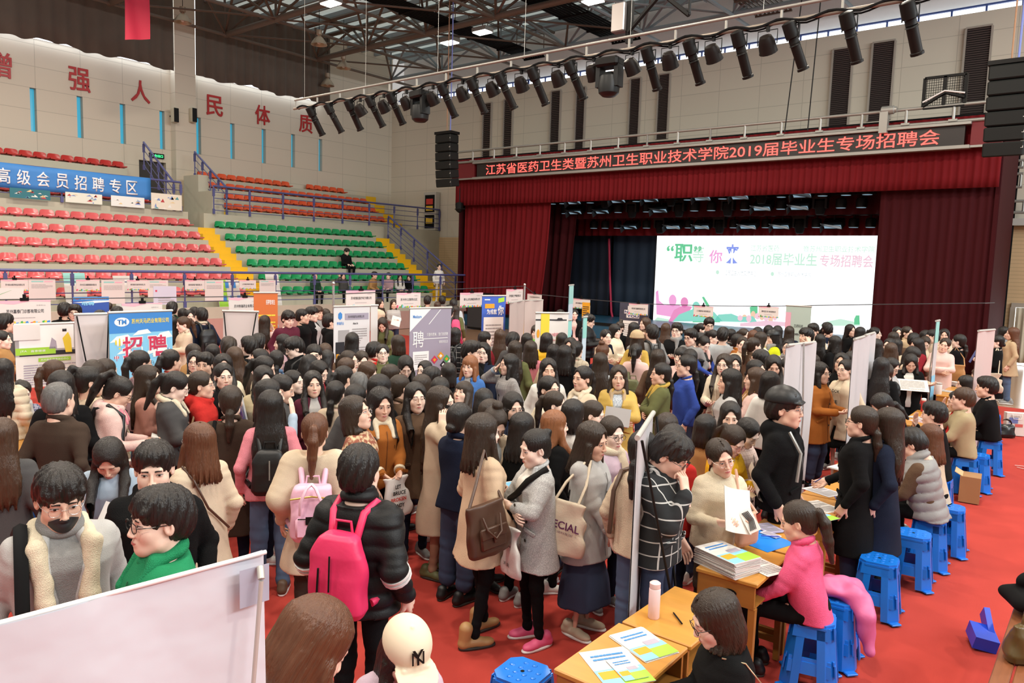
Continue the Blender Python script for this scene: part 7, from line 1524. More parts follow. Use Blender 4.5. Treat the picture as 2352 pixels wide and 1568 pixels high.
def a_ink(b, W, H, z):
 b.quad((0,0, z + H * .93),(W, 0,0),(0,0, H * .012), sp('black')); b.add([(W * .62,-.001, z + H * .93),(W * .86,-.001, z + H * .93),(W * .8,-.001, z + H * .955),(W * .68,-.001, z + H * .955)],[(0,1,2,3)], sp('black')); b.text('2019年校园招聘', (W * .42,0, z + H * .78),(W * .5,0,0),(0,0, H * .04), sp('crimson'),.005); b.text('Campus Recruitment', (W * .44,0, z + H * .74),(W * .48,0,0),(0,0, H * .022), sp('crimson')); b.quad((W * .16,-.002, z + H * .73),(W * .26,0,0),(0,0, H * .27), sp('yellow'))
 b.text('虚', (W * .2,0, z + H * .62),(W * .16,0,0),(0,0, H * .1), sp('black'),.02); b.text('位以待', (W * .36,0, z + H * .58),(W * .3,0,0),(0,0, H * .07), sp('black'),.02); b.add([(W * (.09 + .045 * math.cos(a * .52)),0, z + H * (.81 + .04 * math.sin(a * .52))) for a in range(12)],[tuple(range(12))], sp('orange'))
rollup((1231,718),(1306,719),1.95, 'white ink brush recruiting poster with a yellow sheet stuck on it', a_ink, mat('white ink poster', (.76,.72,.68),.5), wave=.01)
def a_or(b, W, H, z): b.text('招募管培生', (W * .5,0, z + H * .88),(W * .38,0,0),(0,0, H * .05), sp('white'),.01); b.lines((W * .1,0, z + H * .3),(W * .8,0,0),(0,0, H * .5),14, sp('yellow'),5)
rollup((583,672),(638,672),2.05, 'orange poster with white heading behind the placard, left rear', a_or, mat('orange print', (.62,.15,.03),.5))
def a_db(b, W, H, z): b.text('招聘', (W * .22,0, z + H * .55),(W * .36,0,0),(0,0, H * .2), sp('sky'),.03); b.quad((0,-.0005, z + H * .8),(W, 0,0),(0,0, H * .2), sp('blue')); b.text('苏州精英健康管理有限公司', (W * .22,-.001, z + H * .86),(W * .7,0,0),(0,0, H * .08), sp('pink'),.01, lift=.002); b.add([(0,-.0004, z + H * .72),(W * .5,-.0004, z + H * .78),(W, -.0004, z + H * .9),(W, -.0004, z + H * .72),(W * .5,-.0004, z + H * .66)],[(0,1,2,3,4)], sp('white')); b.quad((W * .07,-.001, z + H * .87),(W * .08,0,0),(0,0, H * .08), sp('crimson'))
def flatpost(x0, y0, x1, y1, X, lab, base, art, axis='x'):
 f = (lambda x, y: atx(x, y, X)) if axis == 'x' else (lambda x, y: aty(x, y, X)); A, B = f(x0, y1), f(x1, y0); W = np.linalg.norm((B - A)[:2]); H = B[2] - A[2]; d = (B - A)[:2]; t = empty('poster_stand', (A[0], A[1],0), math.atan2(d[1], d[0]), lab, 'poster'); b = MB(); b.box((W / 2,.008, A[2] + H / 2),(W, .012, H)); art(b, W, H, A[2]); b.build('panel', [base] + INK, t); b = MB()
 for x in (.05 * W, .95 * W): b.tube([(x, .03,.01),(x, .03, A[2] + H * .9)],.015,6)
 b.build('support_pole', m_lgrey, t)
flatpost(169,681,250,726,-15.2, 'small dark blue poster with pale blue characters, left rear', mat('deep blue print', (.03,.09,.4),.5), a_db)
flatpost(353,657,405,700,-18.5, 'pale lavender poster with a small red logo near the railing', mat('lavender print', (.6,.6,.72),.5), lambda b, W, H, z: (b.quad((W * .08,0, z + H * .7),(W * .08,0,0),(0,0, H * .1), sp('crimson')), b.lines((W * .2,0, z + H * .1),(W * .7,0,0),(0,0, H * .35),3, sp('grey'),2)))
flatpost(-8,661,54,688,-18.0, 'white poster with a thin green line at the left edge', m_card, lambda b, W, H, z: b.add([(W * .1,-.001, z + H * .4),(W * .55,-.001, z + H * .8),(W * .56,-.001, z + H * .82),(W * .1,-.001, z + H * .44)],[(0,1,2,3)], sp('green')))
def a_need(b, W, H, z):
 for i, (tx, x, w) in enumerate((('WE', .3,.26),('NEED', .18,.4),('YOU', .26,.4))): b.quad((W * x - .02,-.001, z + H * (.82 - .1 * i)),(W * w + .04,0,0),(0,0, H * .09), sp('white')); b.text(tx, (W * x, -.001, z + H * (.835 - .1 * i)),(W * w, 0,0),(0,0, H * .06), sp('navy'),.03, lift=.002)
 b.quad((W * .05,-.001, z + H * .1),(W * .6,0,0),(0,0, H * .45), sp('white')); b.lines((W * .1,-.001, z + H * .15),(W * .5,0,0),(0,0, H * .36),7, sp('grey'),3)
flatpost(1420,697,1492,785,21.4, 'dark grey board with white English words, before the teal backdrop', mat('slate print', (.06,.065,.10),.5), a_need, 'y')
flatpost(1335,695,1355,760,20.6, 'narrow orange yellow banner with a rolled paper at its corner, near the stage', mat('amber print', (.78,.38,.02),.5), lambda b, W, H, z: b.lines((W * .1,0, z + H * .3),(W * .8,0,0),(0,0, H * .6),9, sp('black'),4), 'y')
def a_mint(b, W, H, z): b.quad((W * .0,-.001, z + H * .72),(W * .22,0,0),(0,0, H * .2), sp('pink')); b.text('芯邦科技', (W * .36,0, z + H * .74),(W * .36,0,0),(0,0, H * .04), sp('black')); b.text('文档展示', (W * .36,0, z + H * .64),(W * .22,0,0),(0,0, H * .035), sp('black'),.02); b.lines((W * .1,0, z + H * .3),(W * .75,0,0),(0,0, H * .28),8, sp('grey'),4)
rollup((1806,701),(1864,704),2.0, 'pale green poster with a pinkish note before the bright screen', a_mint, mat('pale mint print', (.5,.6,.52),.5))
def a_thin(b, W, H, z): b.quad((0,0, z),(W, 0,0),(0,0, H * .5), sp('sky')); b.quad((0,0, z + H * .8),(W, 0,0),(0,0, H * .2), sp('teal'))
rollup((1303,735.5),(1313,734.5),1.75, 'narrow blue edge of a roll-up right of the ink brush poster', a_thin, mat('ice print', (.55,.7,.8),.5)); rollup((1340,728),(1349,727),1.9, 'narrow white and green edge of a roll-up near the stage steps', a_thin, mat('ice print', (.55,.7,.8),.5)); rollup((1308,655),(1318,654),2.3, 'tall thin pale blue edge of a flag banner before the dark backdrop', a_thin, mat('ice print', (.55,.7,.8),.5))
xstand((171,722),(252,720),1.95, 'blank pink back of a stand banner left of the sky blue roll-up'); xstand((512,714),(593,716),1.95, 'blank pink back of a stand banner under the middle placard')
xstand((1466,1005),(1502,948),1.75, 'white banner back with grey poles beside the windowpane check jacket', m_back)
rollup((1812,793),(1872,786),2.0, 'tall white banner back in the right middle, behind the black cap', None, m_back, wave=.05, pole_front=True)
rollup((1964,779),(1985,773),1.98, 'left leaf of the white banner pair in the right middle', None, m_back, wave=.02); rollup((1989,770),(2009,764),1.98, 'right leaf of the white banner pair in the right middle', None, m_back, wave=.05)
rollup((2151,737),(2159,735.5),2.0, 'thin pale blue edge of a banner before the right red curtain', a_thin, m_back); rollup((2249,760),(2285,757),2.0, 'pinkish blank banner back near the bright doorway', None, mat('pink banner back', (.62,.5,.47),.6), wave=.02)
A = atz(612,1268,1.98); d = np.array([.10,1,0]); d /= np.linalg.norm(d); L0 = A - d * .95
t = empty('roll_up_banner', (L0[0], L0[1],0), math.atan2(d[1], d[0]), 'large white banner back filling the lower left corner', 'banner'); b = MB()
for off in (0,.006): b.grid(lambda a, s: (.95 * a, off + .012 * math.sin(a * 5 + s * 3) + .006 * math.sin(a * 17 + s * 9),.1 + (1.98 - .1) * s),30,24,0)
b.build('panel', [mat('translucent banner back', (.66,.67,.72),.3, var=.05, vscale=2.2, bump=.9, bscale=7)], t, smooth=180)
b = MB(); b.tube([(-.0,.003,1.98),(.95,.003,1.98)],.006,10); b.build('top_bar', m_pale, t, smooth=50)
b = MB(); b.tube([(.91,-.05,1.93),(.72,-.10,.02)],.006,8); b.tube([(.91,-.05,1.935),(.917,-.03,1.96)],.009,8); b.build('support_pole', m_lgrey, t, smooth=50)
b = MB(); b.quad((.865,-.024,1.86),(.08,0,0),(0,0,.1)); b.build('corner_patch', mat('grey patch', (.42,.43,.52),.5), t)
b = MB(); b.bbox((.475,0,.06),(1.0,.14,.1),.02); b.build('base_cassette', m_lgrey, t)
m_desk = mat('varnished orange wood', (.54,.25,.045),.35, var=.22, vscale=2.0, stretch=(1.2,9,9)); m_desk2 = mat('darker desk wood', (.38,.16,.03),.45, var=.2, vscale=3, stretch=(1,6,6))
def desk_proto(W=.64, D=.42):
 t = empty('school_desk'); b = MB(); b.bbox((0,0,.745),(D, W, .03),.006); b.build('desk_top', m_desk, t)
 b = MB(); 
 for x, y, dx, dy in ((-D / 2 + .02,0,.02, W - .04),(0,-W / 2 + .02, D - .04,.02),(0, W / 2 - .02, D - .04,.02)): b.box((x, y, .655),(dx, dy, .15))
 b.box((0,0,.585),(D - .04, W - .04,.012)); b.build('drawer_box', m_desk2, t); b = MB(); b.lathe([(.0,0),(.028,0),(.028,.004)],14, frame((.03,-W / 2 + .0085,.655), rot3(x=PI / 2) @ np.diag([1.6,.8,1]))); b.build('hand_hole', m_blackm, t)
 for x in (-1,1):
  for y in (-1,1): b = MB(); b.box((x * (D / 2 - .035), y * (W / 2 - .035),.29),(.045,.045,.58), taper=.85); b.build('leg', m_desk2, t)
 b = MB()
 for y in (-1,1): b.box((0, y * (W / 2 - .035),.14),(D - .1,.03,.04))
 b.box((-D / 2 + .04,0,.14),(.03, W - .1,.04)); b.build('foot_rail', m_desk2, t); return t
DK = desk_proto(); first = [True]
def desk(x, y, rz, lab):
 o = DK if first[0] else copy_tree(DK); first[0] = False; o.location = (x, y, .012); o.rotation_euler = (0,0, rz); tag(o, lab, 'desk', 'orange wooden school desks'); return o
for x, y, rz, lab in ((-1.82,3.23,.02, 'nearest orange desk, with the clear folder and brochures on it'),(-1.82,3.89,.0, 'second orange desk, joined behind the nearest, with the pink bottle'),(-1.86,4.90,.03, 'orange desk carrying the tall brochure stack, by the hot pink fleece'),(-1.88,5.58,.02, 'orange desk with the blue folder, behind the brochure stack'),(-1.90,6.50,.03, 'orange desk with clear folders, left of the long black coat'),(-1.90,7.17,.02, 'orange desk at the hands of the black cap, behind the clear folders'),(-1.98,8.35,.03, 'orange desk with a white notepad behind the long black coat'),(-2.0,9.6,.02, 'orange desk before the grey padded vest'),(-2.02,11.4,.02, 'orange desk with pink sheet before the black coat and red coat'),(-2.02,12.1,.02, 'orange desk just behind the one with the pink sheet'),(-2.1,14.6,.0, 'farthest orange desk but one, near the white cup'),(-2.1,15.3,.0, 'farthest orange desk of the right row')): desk(x, y, rz, lab)
q = atz(20,1000,.76); desk(q[0] + .55, q[1] + .05,1.35, 'orange desk under the elbows of the speckled navy jumper, left edge')
m_stool = mat('blue stool plastic', (.008,.17,.66),.28, var=.05, spec=.5)
def stool_proto():
 t = empty('plastic_stool'); h, a, c = .46,.135,.185; b = MB()
 oc = [(-1,-.62),(-.62,-1),(.62,-1),(1,-.62),(1,.62),(.62,1),(-.62,1),(-1,.62)]
 b.prism([(x * a, y * a) for x, y in oc],.02, frame((0,0, h - .02), np.eye(3))); b.prism([(x * a * 1.05, y * a * 1.05) for x, y in oc],.015, frame((0,0, h - .034), np.eye(3)))
 for i in range(4):
  for j in range(4):
   if (i, j) not in ((0,0),(0,3),(3,0),(3,3)): b.lathe([(.017,0),(.014,.004),(.004,.006)],8, frame(((i - 1.5) * .058,(j - 1.5) * .058, h), np.eye(3)))
 b.lathe([(.012,0),(.012,.002),(.004,.003)],8, frame((0,0, h), np.eye(3)),1); b.build('seat', [m_stool, m_blackm], t, smooth=35)
 for s in range(4):
  R = rot3(z=s * PI / 2); wz = lambda z: c + (a - c) * z / h
  b = MB(); P = lambda x, z, o=0: R @ np.array([x, -(wz(z) - o), z])
  def plate(pts, o=.0):
   f = [P(x, z, o) for x, z in pts]; k = [P(x, z, o + .008) for x, z in pts]; n = len(pts); b.add(f + k, [tuple(range(n)), tuple(range(2 * n - 1, n - 1,-1))] + [(i, (i + 1) % n, n + (i + 1) % n, n + i) for i in range(n)])
  e = lambda z: wz(z) * .80
  plate([(-e(.36),.36),(e(.36),.36),(e(.445) , .445),(-e(.445),.445)])
  b.build('apron', m_stool, t); b = MB(); plate([(-e(.12),.12),(e(.12),.12),(e(.20),.20),(-e(.20),.20)],.006); plate([(-e(.197),.197),(e(.197),.197),(e(.225),.225),(-e(.225),.225)],.012)
  b.build('cross_panel', m_stool, t); b = MB()
  R2 = rot3(z=s * PI / 2 + PI / 4)
  for z0, z1 in ((.012,.43),):
   V = []
   for z in (z0, z1):
    r = wz(z) * 1.26; w = .05 - .008 * z
    V += [R @ np.array(v) for v in ((-wz(z) - .0,-wz(z) * .58, z),(-wz(z) * .62,-wz(z) * .98, z),(-wz(z) * .62 + .05,-wz(z), z),(-wz(z) * .62 + .05,-wz(z) + .012, z),(-wz(z) * .62 + .01,-wz(z) * .9, z),(-wz(z) * .88,-wz(z) * .62 + .01, z),(-wz(z) + .012,-wz(z) * .58 + .05, z),(-wz(z),-wz(z) * .58 + .05, z))]
   b.add(V, [tuple(range(8))[::-1], tuple(range(8,16))] + [(i, (i + 1) % 8,8 + (i + 1) % 8,8 + i) for i in range(8)])
  b.bbox(R @ np.array([-c * .8,-c * .8,.007]),(.085,.085,.014),.004, R=R2); b.build('leg', m_stool, t, smooth=30)
 return t
SP = stool_proto(); sf = [True]
def stool(x, y, rz, lab, label_tag=False):
 o = SP if sf[0] else copy_tree(SP); sf[0] = False; o.location = (x, y, .011); o.rotation_euler = (0,0, rz); tag(o, lab, 'stool', 'blue plastic stools')
 return o
for px, py, lab in ((2020,1284, 'nearest free blue stool on the open carpet, with a white sticker'),(2098,1226, 'second free blue stool, right behind the stickered one')): q = atz(px, py, .46); stool(q[0], q[1],.12, lab)
for px, py, lab in ((1918,1372, 'blue stool under the pink coat behind the hot pink fleece'),(2180,1165, 'blue stool right of the grey padded vest, behind it'),(1200,1545, 'blue stool top at the bottom edge, next to the tan boots'),(2040,1056, 'blue stool between the desk and the grey padded vest'),(2245,1045, 'blue stool behind the khaki jacket'),(2276,953, 'farthest blue stool near the black handbag'),(35,1090, 'blue stool under the wooden desk at the left edge')): q = atz(px, py, .46); stool(q[0], q[1],.1, lab)
SEATL = {'s0': 'the one in black behind rust brown', 's1': 'the rust brown coat', 's2': 'the cream coat with black bob', 's3': 'the khaki jacket', 's4': 'the orange red coat', 's5': 'the black coat beside red', 's6': 'the colour banded jumper', 's7': 'the grey padded vest', 'fleece': 'the hot pink fleece', 'near': 'the black top at the near table', 'scarf': 'the speckled navy jumper', 'bottomred': 'the reddish hair at the bottom edge', 'capgirl': 'the white baseball cap'}
for k_, v_ in SEATL.items(): Q = PEOPLE[k_]; w_ = rot3(z=Q['rz']) @ np.array([0,.03,0]); stool(Q['loc'][0] + w_[0], Q['loc'][1] + w_[1], Q['rz'] + .05, 'blue stool carrying ' + v_)
q = atz(1952,1312,.38); b = MB(); b.box((0,0,0),(.06,.003,.032)); tag(b.build('sticker', m_card, loc=(-1.36,6.36,.42), rot=(0,0,.12)), 'white sticker on the nearest free blue stool', 'sticker')
def sheet(px, py, w, h, rz, lab, art=None, base=m_card, z=.772, n=1, cat='paper', name='paper_sheet', t=.002):
 q = atz(px, py, z); b = MB(); rg = random.Random(int(px))
 for i in range(n): b.box((rg.uniform(-.006,.006) * (n > 1), rg.uniform(-.006,.006) * (n > 1), t * (i + .5)),(w, h, t * .85), R=rot3(z=rg.uniform(-.04,.04) * (n > 1)))
 if art: art(b, w, h, t * n + .0006)
 o = b.build(name, [base] + INK, loc=(q[0], q[1], z), rot=(0,0, rz)); tag(o, lab, cat); return o
def a_broch(b, w, h, z):
 b.quad((-w / 2,-h / 2, z),(w, 0,0),(0, h * .45,0), sp('sky')); b.quad((-w * .1,-h * .5, z + .0005),(w * .6,0,0),(0, h * .3,0), sp('lime')); b.quad((-w * .45,-h * .3, z + .0006),(w * .4,0,0),(0, h * .2,0), sp('orange')); b.quad((.0,-h * .1, z + .0006),(w * .4,0,0),(0, h * .15,0), sp('violet')); b.lines((-w * .35, h * .2, z),(w * .7,0,0),(0, h * .2,0),2, sp('blue'),4)
def a_text(b, w, h, z): b.lines((-w * .4,-h * .4, z),(w * .8,0,0),(0, h * .8,0),12, sp('grey'),5)
sheet(1478,1480,.22,.30,1.2, 'white and sky blue brochures on the nearest desk', a_broch, n=4, name='brochure', cat='brochure'); sheet(1415,1530,.26,.34,1.0, 'clear plastic folder with leaflets at the front of the nearest desk', a_broch, mat('clear folder', (.6,.6,.63),.2), cat='folder', name='plastic_folder', z=.773); sheet(1440,1535,.13,.2,1.05, 'small leaflet on top of the clear plastic folder', a_broch, z=.779, cat='leaflet', name='leaflet')
sheet(1668,1302,.25,.35,1.25, 'tall stack of brochures on the desk beside the hot pink fleece', a_broch, n=26, name='brochure_stack', cat='brochures', t=.0042); sheet(1750,1300,.21,.29,1.2, 'open brochure page under the hands of the hot pink fleece', a_text, z=.774, name='brochure', cat='brochure')
sheet(1735,1235,.34,.46,1.3, 'blue plastic folder lying on the desk before the yellow hooded top', None, mat('blue folder', (.02,.22,.72),.3), name='folder', cat='folder', z=.773); sheet(1765,1213,.15,.2,1.0, 'violet leaflets at the back of the blue folder desk', a_text, mat('violet sheet', (.45,.42,.6)), z=.779, n=3); sheet(1770,1228,.07,.14,1.3, 'white phone lying on the blue folder', lambda b, w, h, z: b.quad((-w * .4,-h * .4, z),(w * .8,0,0),(0, h * .8,0), sp('violet')), m_pale, z=.779, name='phone', cat='phone', t=.008)
sheet(1890,1128,.22,.3,1.2, 'clear folder with blue cord on the desk left of the long black coat', a_text, mat('clear folder', (.6,.6,.63),.2), z=.774, name='plastic_folder', cat='folder'); sheet(1888,1163,.21,.3,1.1, 'printed form on the desk left of the long black coat', a_text); sheet(1878,1183,.2,.28,1.2, 'clear folder with a colour flyer, nearest the fleece on the form desk', a_broch, mat('clear folder', (.6,.6,.63),.2), z=.776, name='plastic_folder', cat='folder')
sheet(1940,1078,.2,.26,1.3, 'white notepad on the desk behind the long black coat', None, n=8); sheet(2120,968,.2,.3,1.2, 'pink sheet on the desk before the red coat', a_text, mat('pink paper', (.75,.5,.55))); sheet(2108,960,.16,.2,1.2, 'white booklets on the desk edge before the red coat', a_text, n=6); sheet(2172,898,.18,.25,1.2, 'white papers on the far desk before the cream coat', a_text, n=5); sheet(2193,885,.12,.16,1.2, 'white tissue box on the far desk', None, n=14, t=.005, name='tissue_box', cat='box')
def bottle(px, py, r, h, m, lab, cap=None, z=.772):
 q = atz(px, py, z); t = empty('bottle', (q[0], q[1], z),0, lab, 'bottle'); b = MB(); b.lathe([(r * .9,0),(r, .006),(r, h * .8),(r * .9, h * .82)],20); b.build('bottle_body', m, t, smooth=40); b = MB(); b.lathe([(r * .92, h * .825),(r * .95, h * .84),(r * .95, h * .96),(r * .6, h)],20); b.build('lid', cap or m, t, smooth=40)
bottle(1501,1418,.033,.215, mat('pale pink flask', (.80,.58,.58),.3), 'pale pink flask standing on the second nearest desk'); bottle(2155,905,.05,.2, m_pale, 'white flask with a grey lid near the far desks', m_lgrey); bottle(2120,945,.035,.2, mat('red bottle', (.5,.05,.05),.3), 'red drink bottle behind the black coat at the desk', m_pale)
def pen(px, py, rz, m, lab, z=.776): q = atz(px, py, z); b = MB(); b.tube([(-.07,0,.004),(.06,0,.004),(.072,0,.004)],[.0045,.0045,.001],8); tag(b.build('pen', m, loc=(q[0], q[1], z), rot=(0,0, rz)), lab, 'pen')
pen(1556,1420,2.4, m_black, 'black pen on the second nearest desk'); pen(1770,1232,.6, mat('blue pen', (.02,.05,.4),.3), 'blue pen beside the phone on the blue folder', z=.79); pen(1920,1145,2.0, mat('blue pen', (.02,.05,.4),.3), 'blue pen before the long black coat', z=.778)
def held(pid, lab, kind, w, h, col='white', side='R', off=(0,0,0), R=None, art=None, cat=None, n=1, t=.004, fr='B', curl=0.0):
 Q = PEOPLE[pid]; J = Q['J']; S, E_, W, d, palm, _ = J['L' if side == 'L' else 'R']; c = (J['L'][2] + J['R'][2]) / 2 + (J['L'][3] + J['R'][3]) * .05 if side == 'B' else W + d * .085 + palm * .03
 M = rot3(*(R or (-.9,0,0))); b = MB()
 if curl:
  for i in range(2): b.grid(lambda a, s: (w * (a - .5),.06 * curl * math.cos((a - .5) * 3) * 1.0 + i * .003, h * (s - .5)),12,2)
 else:
  for i in range(n): b.box((0,-t * i, 0),(w, t * .8, h))
 if art: art(b, w, h)
 base = MATS.get(col) or mat('held ' + col, PAL.get(col, (.8,.78,.74)),.4)
 o = b.build(kind, [base] + INK); k = Q['k']; T3 = Q['T'][:3, :3]; Rw = rot3(z=Q['rz']) @ T3 @ M; p0 = rot3(z=Q['rz']) @ ((c + T3 @ np.array(off)) * k) + Q['loc']; o.matrix_world = Matrix(frame(p0, Rw).tolist()); tag(o, lab, cat or kind.replace('_', ' ')); return o
def a_ph(b, w, h): b.quad((-w * .44,-.0055,-h * .44),(w * .88,0,0),(0,0, h * .88), sp('sky'))
def a_pr(b, w, h): b.lines((-w * .4,-.005,-h * .4),(w * .8,0,0),(0,0, h * .8),14, sp('grey'),3)
def a_cv(b, w, h): b.quad((-w * .5,-.0045,-h * .5),(w, 0,0),(0,0, h * .4), sp('maroon') if 'maroon' in K else sp('crimson')); b.quad((-w * .5,-.0045,-h * .1),(w, 0,0),(0,0, h * .3), sp('sky'))
held('trench', 'phone with a blue screen held by the beige trench coat', 'phone', .075,.155, 'white', 'B', (0,-.03,.03),(-1.2,0,0), a_ph, t=.008); held('denimbow', 'dark phone held by the bowed pale denim jacket', 'phone', .075,.15, 'black', 'B', (-.05,-.03,.04),(-1.0,0,0), None, t=.008); held('denimbow', 'rolled white paper held by the bowed pale denim jacket', 'paper_sheet', .22,.30, 'white', 'B', (.06,.06,.02),(-.5,.4,0), None, 'paper', curl=1.0)
held('bape', 'white phone and papers held by the pinkish white jacket', 'phone', .14,.2, 'white', 'B', (0,-.04,.03),(-1.25,0,0), None, t=.006, n=2); held('near', 'white phone with a chat screen at the near table', 'phone', .078,.16, 'white', 'B', (0,-.04,.03),(-1.0,0,.2), lambda b, w, h: (b.quad((-w * .43,-.0075,-h * .4),(w * .86,0,0),(0,0, h * .8), sp('white')), b.quad((-w * .3,-.008,-h * .1),(w * .5,0,0),(0,0, h * .2), sp('lime')), b.quad((-w * .43,-.008, h * .25),(w * .86,0,0),(0,0, h * .14), sp('sky'))), t=.009)
held('lookup', 'red phone held high by the upturned face', 'phone', .078,.16, 'red', 'R', (0,-.02,.03),(.05,0,.6), lambda b, w, h: (b.quad((-w * .1,-.0075,-h * .1),(w * .3,0,0),(0,0, h * .2), sp('black')), b.quad((-w * .1,-.0078, h * .1),(w * .3,0,0),(0,0, h * .06), sp('white'))), t=.009); held('phone', 'dark phone at the ear of the oatmeal coat', 'phone', .07,.145, 'black', 'R', (.02,-.01,0),(.2,0,1.3), None, t=.009)
held('phone', 'clear folder of papers held by the oatmeal coat', 'plastic_folder', .26,.36, 'white', 'L', (-.02,-.09,.16),(-.15,.35,-.3), a_pr, 'folder', n=2); held('yellow', 'roll of white paper held by the bright yellow hooded top', 'paper_roll', .2,.3, 'white', 'L', (.0,-.02,.05),(-.9,.9,0), None, 'paper', curl=1.0); held('yellow', 'tan phone held by the bright yellow hooded top', 'phone', .075,.15, 'tan', 'R', (-.03,-.03,0),(-1.2,0,.3), None, t=.009)
held('knit', 'white papers held up by the cream cable knit jumper', 'paper_sheet', .24,.30, 'white', 'R', (.05,-.02,.1),(-.55,.3,.2), None, 'paper', curl=.6); held('knit', 'phone in a black and white case held by the cream cable knit jumper', 'phone', .085,.16, 'white', 'L', (-.02,-.04,.02),(-.7,-.4,0), lambda b, w, h: [b.tube([(-w * .35 + w * .12 * i, -.01,-h * .4),(-w * .1 + w * .1 * i, -.01,0),(-w * .3 + w * .12 * i, -.01, h * .4)],.003,5, sp('black')) for i in range(5)], t=.009)
held('redhood', 'white paper stack held by the red hooded top', 'booklet', .2,.28, 'white', 'L', (0,-.02,.12),(-.2,0,.5), None, n=4); held('redhood', 'blue booklet held by the red hooded top', 'booklet', .2,.24, 'royal', 'R', (.03,-.05,.06),(-.3,0,.3), lambda b, w, h: b.text('CPC', (-w * .3,-.006, h * .1),(w * .3,0,0),(0,0, h * .12), sp('white')))
held('camel', 'purple booklet held by the camel cardigan', 'booklet', .16,.24, 'lilac', 'B', (0,-.03,.04),(-.7,.5,0), None, n=2); held('curly', 'pink folder held by the denim collared ponytail', 'folder', .22,.30, 'pink', 'B', (.05,-.03,.06),(-.2,.2,.4)); held('folder', 'black and white folder held up by the dark navy coat', 'folder', .24,.32, 'black', 'R', (.03,-.05,.12),(-.15,.15,0), lambda b, w, h: [b.quad((-w * .3 + w * .35 * (i % 2),-.007,-h * .3 + h * .35 * (i // 2)),(w * .2,0,0),(0,0, h * .2), sp('violet')) for i in range(4)])
held('look', 'violet and red brochure held by the lettered cream jumper', 'brochure', .2,.28, 'lilac', 'R', (.0,-.02,.1),(-.3,0,0), None, curl=.7); held('reader', 'large white sheet held open by the black coat', 'paper_sheet', .42,.3, 'white', 'B', (0,-.06,.03),(-1.1,0,0), a_pr, 'paper'); held('bluebook', 'navy and white brochure held out beside light brown hair', 'brochure', .24,.2, 'royal', 'R', (0,-.05,.25),(-.6,.3,0), lambda b, w, h: b.quad((-w * .4,-.006,-h * .1),(w * .7,0,0),(0,0, h * .2), sp('white')))
held('writer', 'clipboard paper under the yellow pencil', 'paper_sheet', .22,.3, 'palepink', 'B', (0,-.06,-.02),(-1.2,0,0), None, 'paper'); held('writer', 'yellow pencil held above the clipboard paper', 'pencil', .008,.17, 'yellow', 'R', (0,-.02,.05),(-.4,.5,0), None, 'pencil', t=.008); held('slip', 'white slip held in the black coat by the screen', 'paper_sheet', .12,.1, 'white', 'B', (0,-.04,.03),(-.6,0,0), None, 'paper'); held('striped', 'white paper held by the grey striped jumper', 'paper_sheet', .26,.3, 'white', 'B', (0,-.03,.0),(-.5,.3,0), None, 'paper')
held('fur', 'grey paper held against the blue knit of the sand parka', 'paper_sheet', .28,.2, 'lgrey', 'B', (0,-.04,.05),(-.2,.1,0), None, 'paper'); held('tote2', 'orange and blue book held by the black coat near the doorway', 'book', .2,.26, 'royal', 'R', (0,-.04,.04),(-.4,0,0), a_cv, n=2); held('blackcoat', 'blue pen in the hand of the long black coat', 'pen', .008,.14, 'royal', 'R', (0,-.03,0),(-.8,.4,0), None, t=.008); held('fleece', 'raised brochure page in the hands of the hot pink fleece', 'brochure', .21,.28, 'white', 'L', (.0,-.03,.16),(.1,0,.3), lambda b, w, h: (b.quad((0,-.005,-h * .4),(w * .45,0,0),(0,0, h * .4), sp('lime')), b.quad((-w * .2,-.005,0),(w * .3,0,0),(0,0, h * .3), sp('violet')), b.lines((-w * .45,-.005,-h * .4),(w * .3,0,0),(0,0, h * .7),6, sp('blue'),2)))
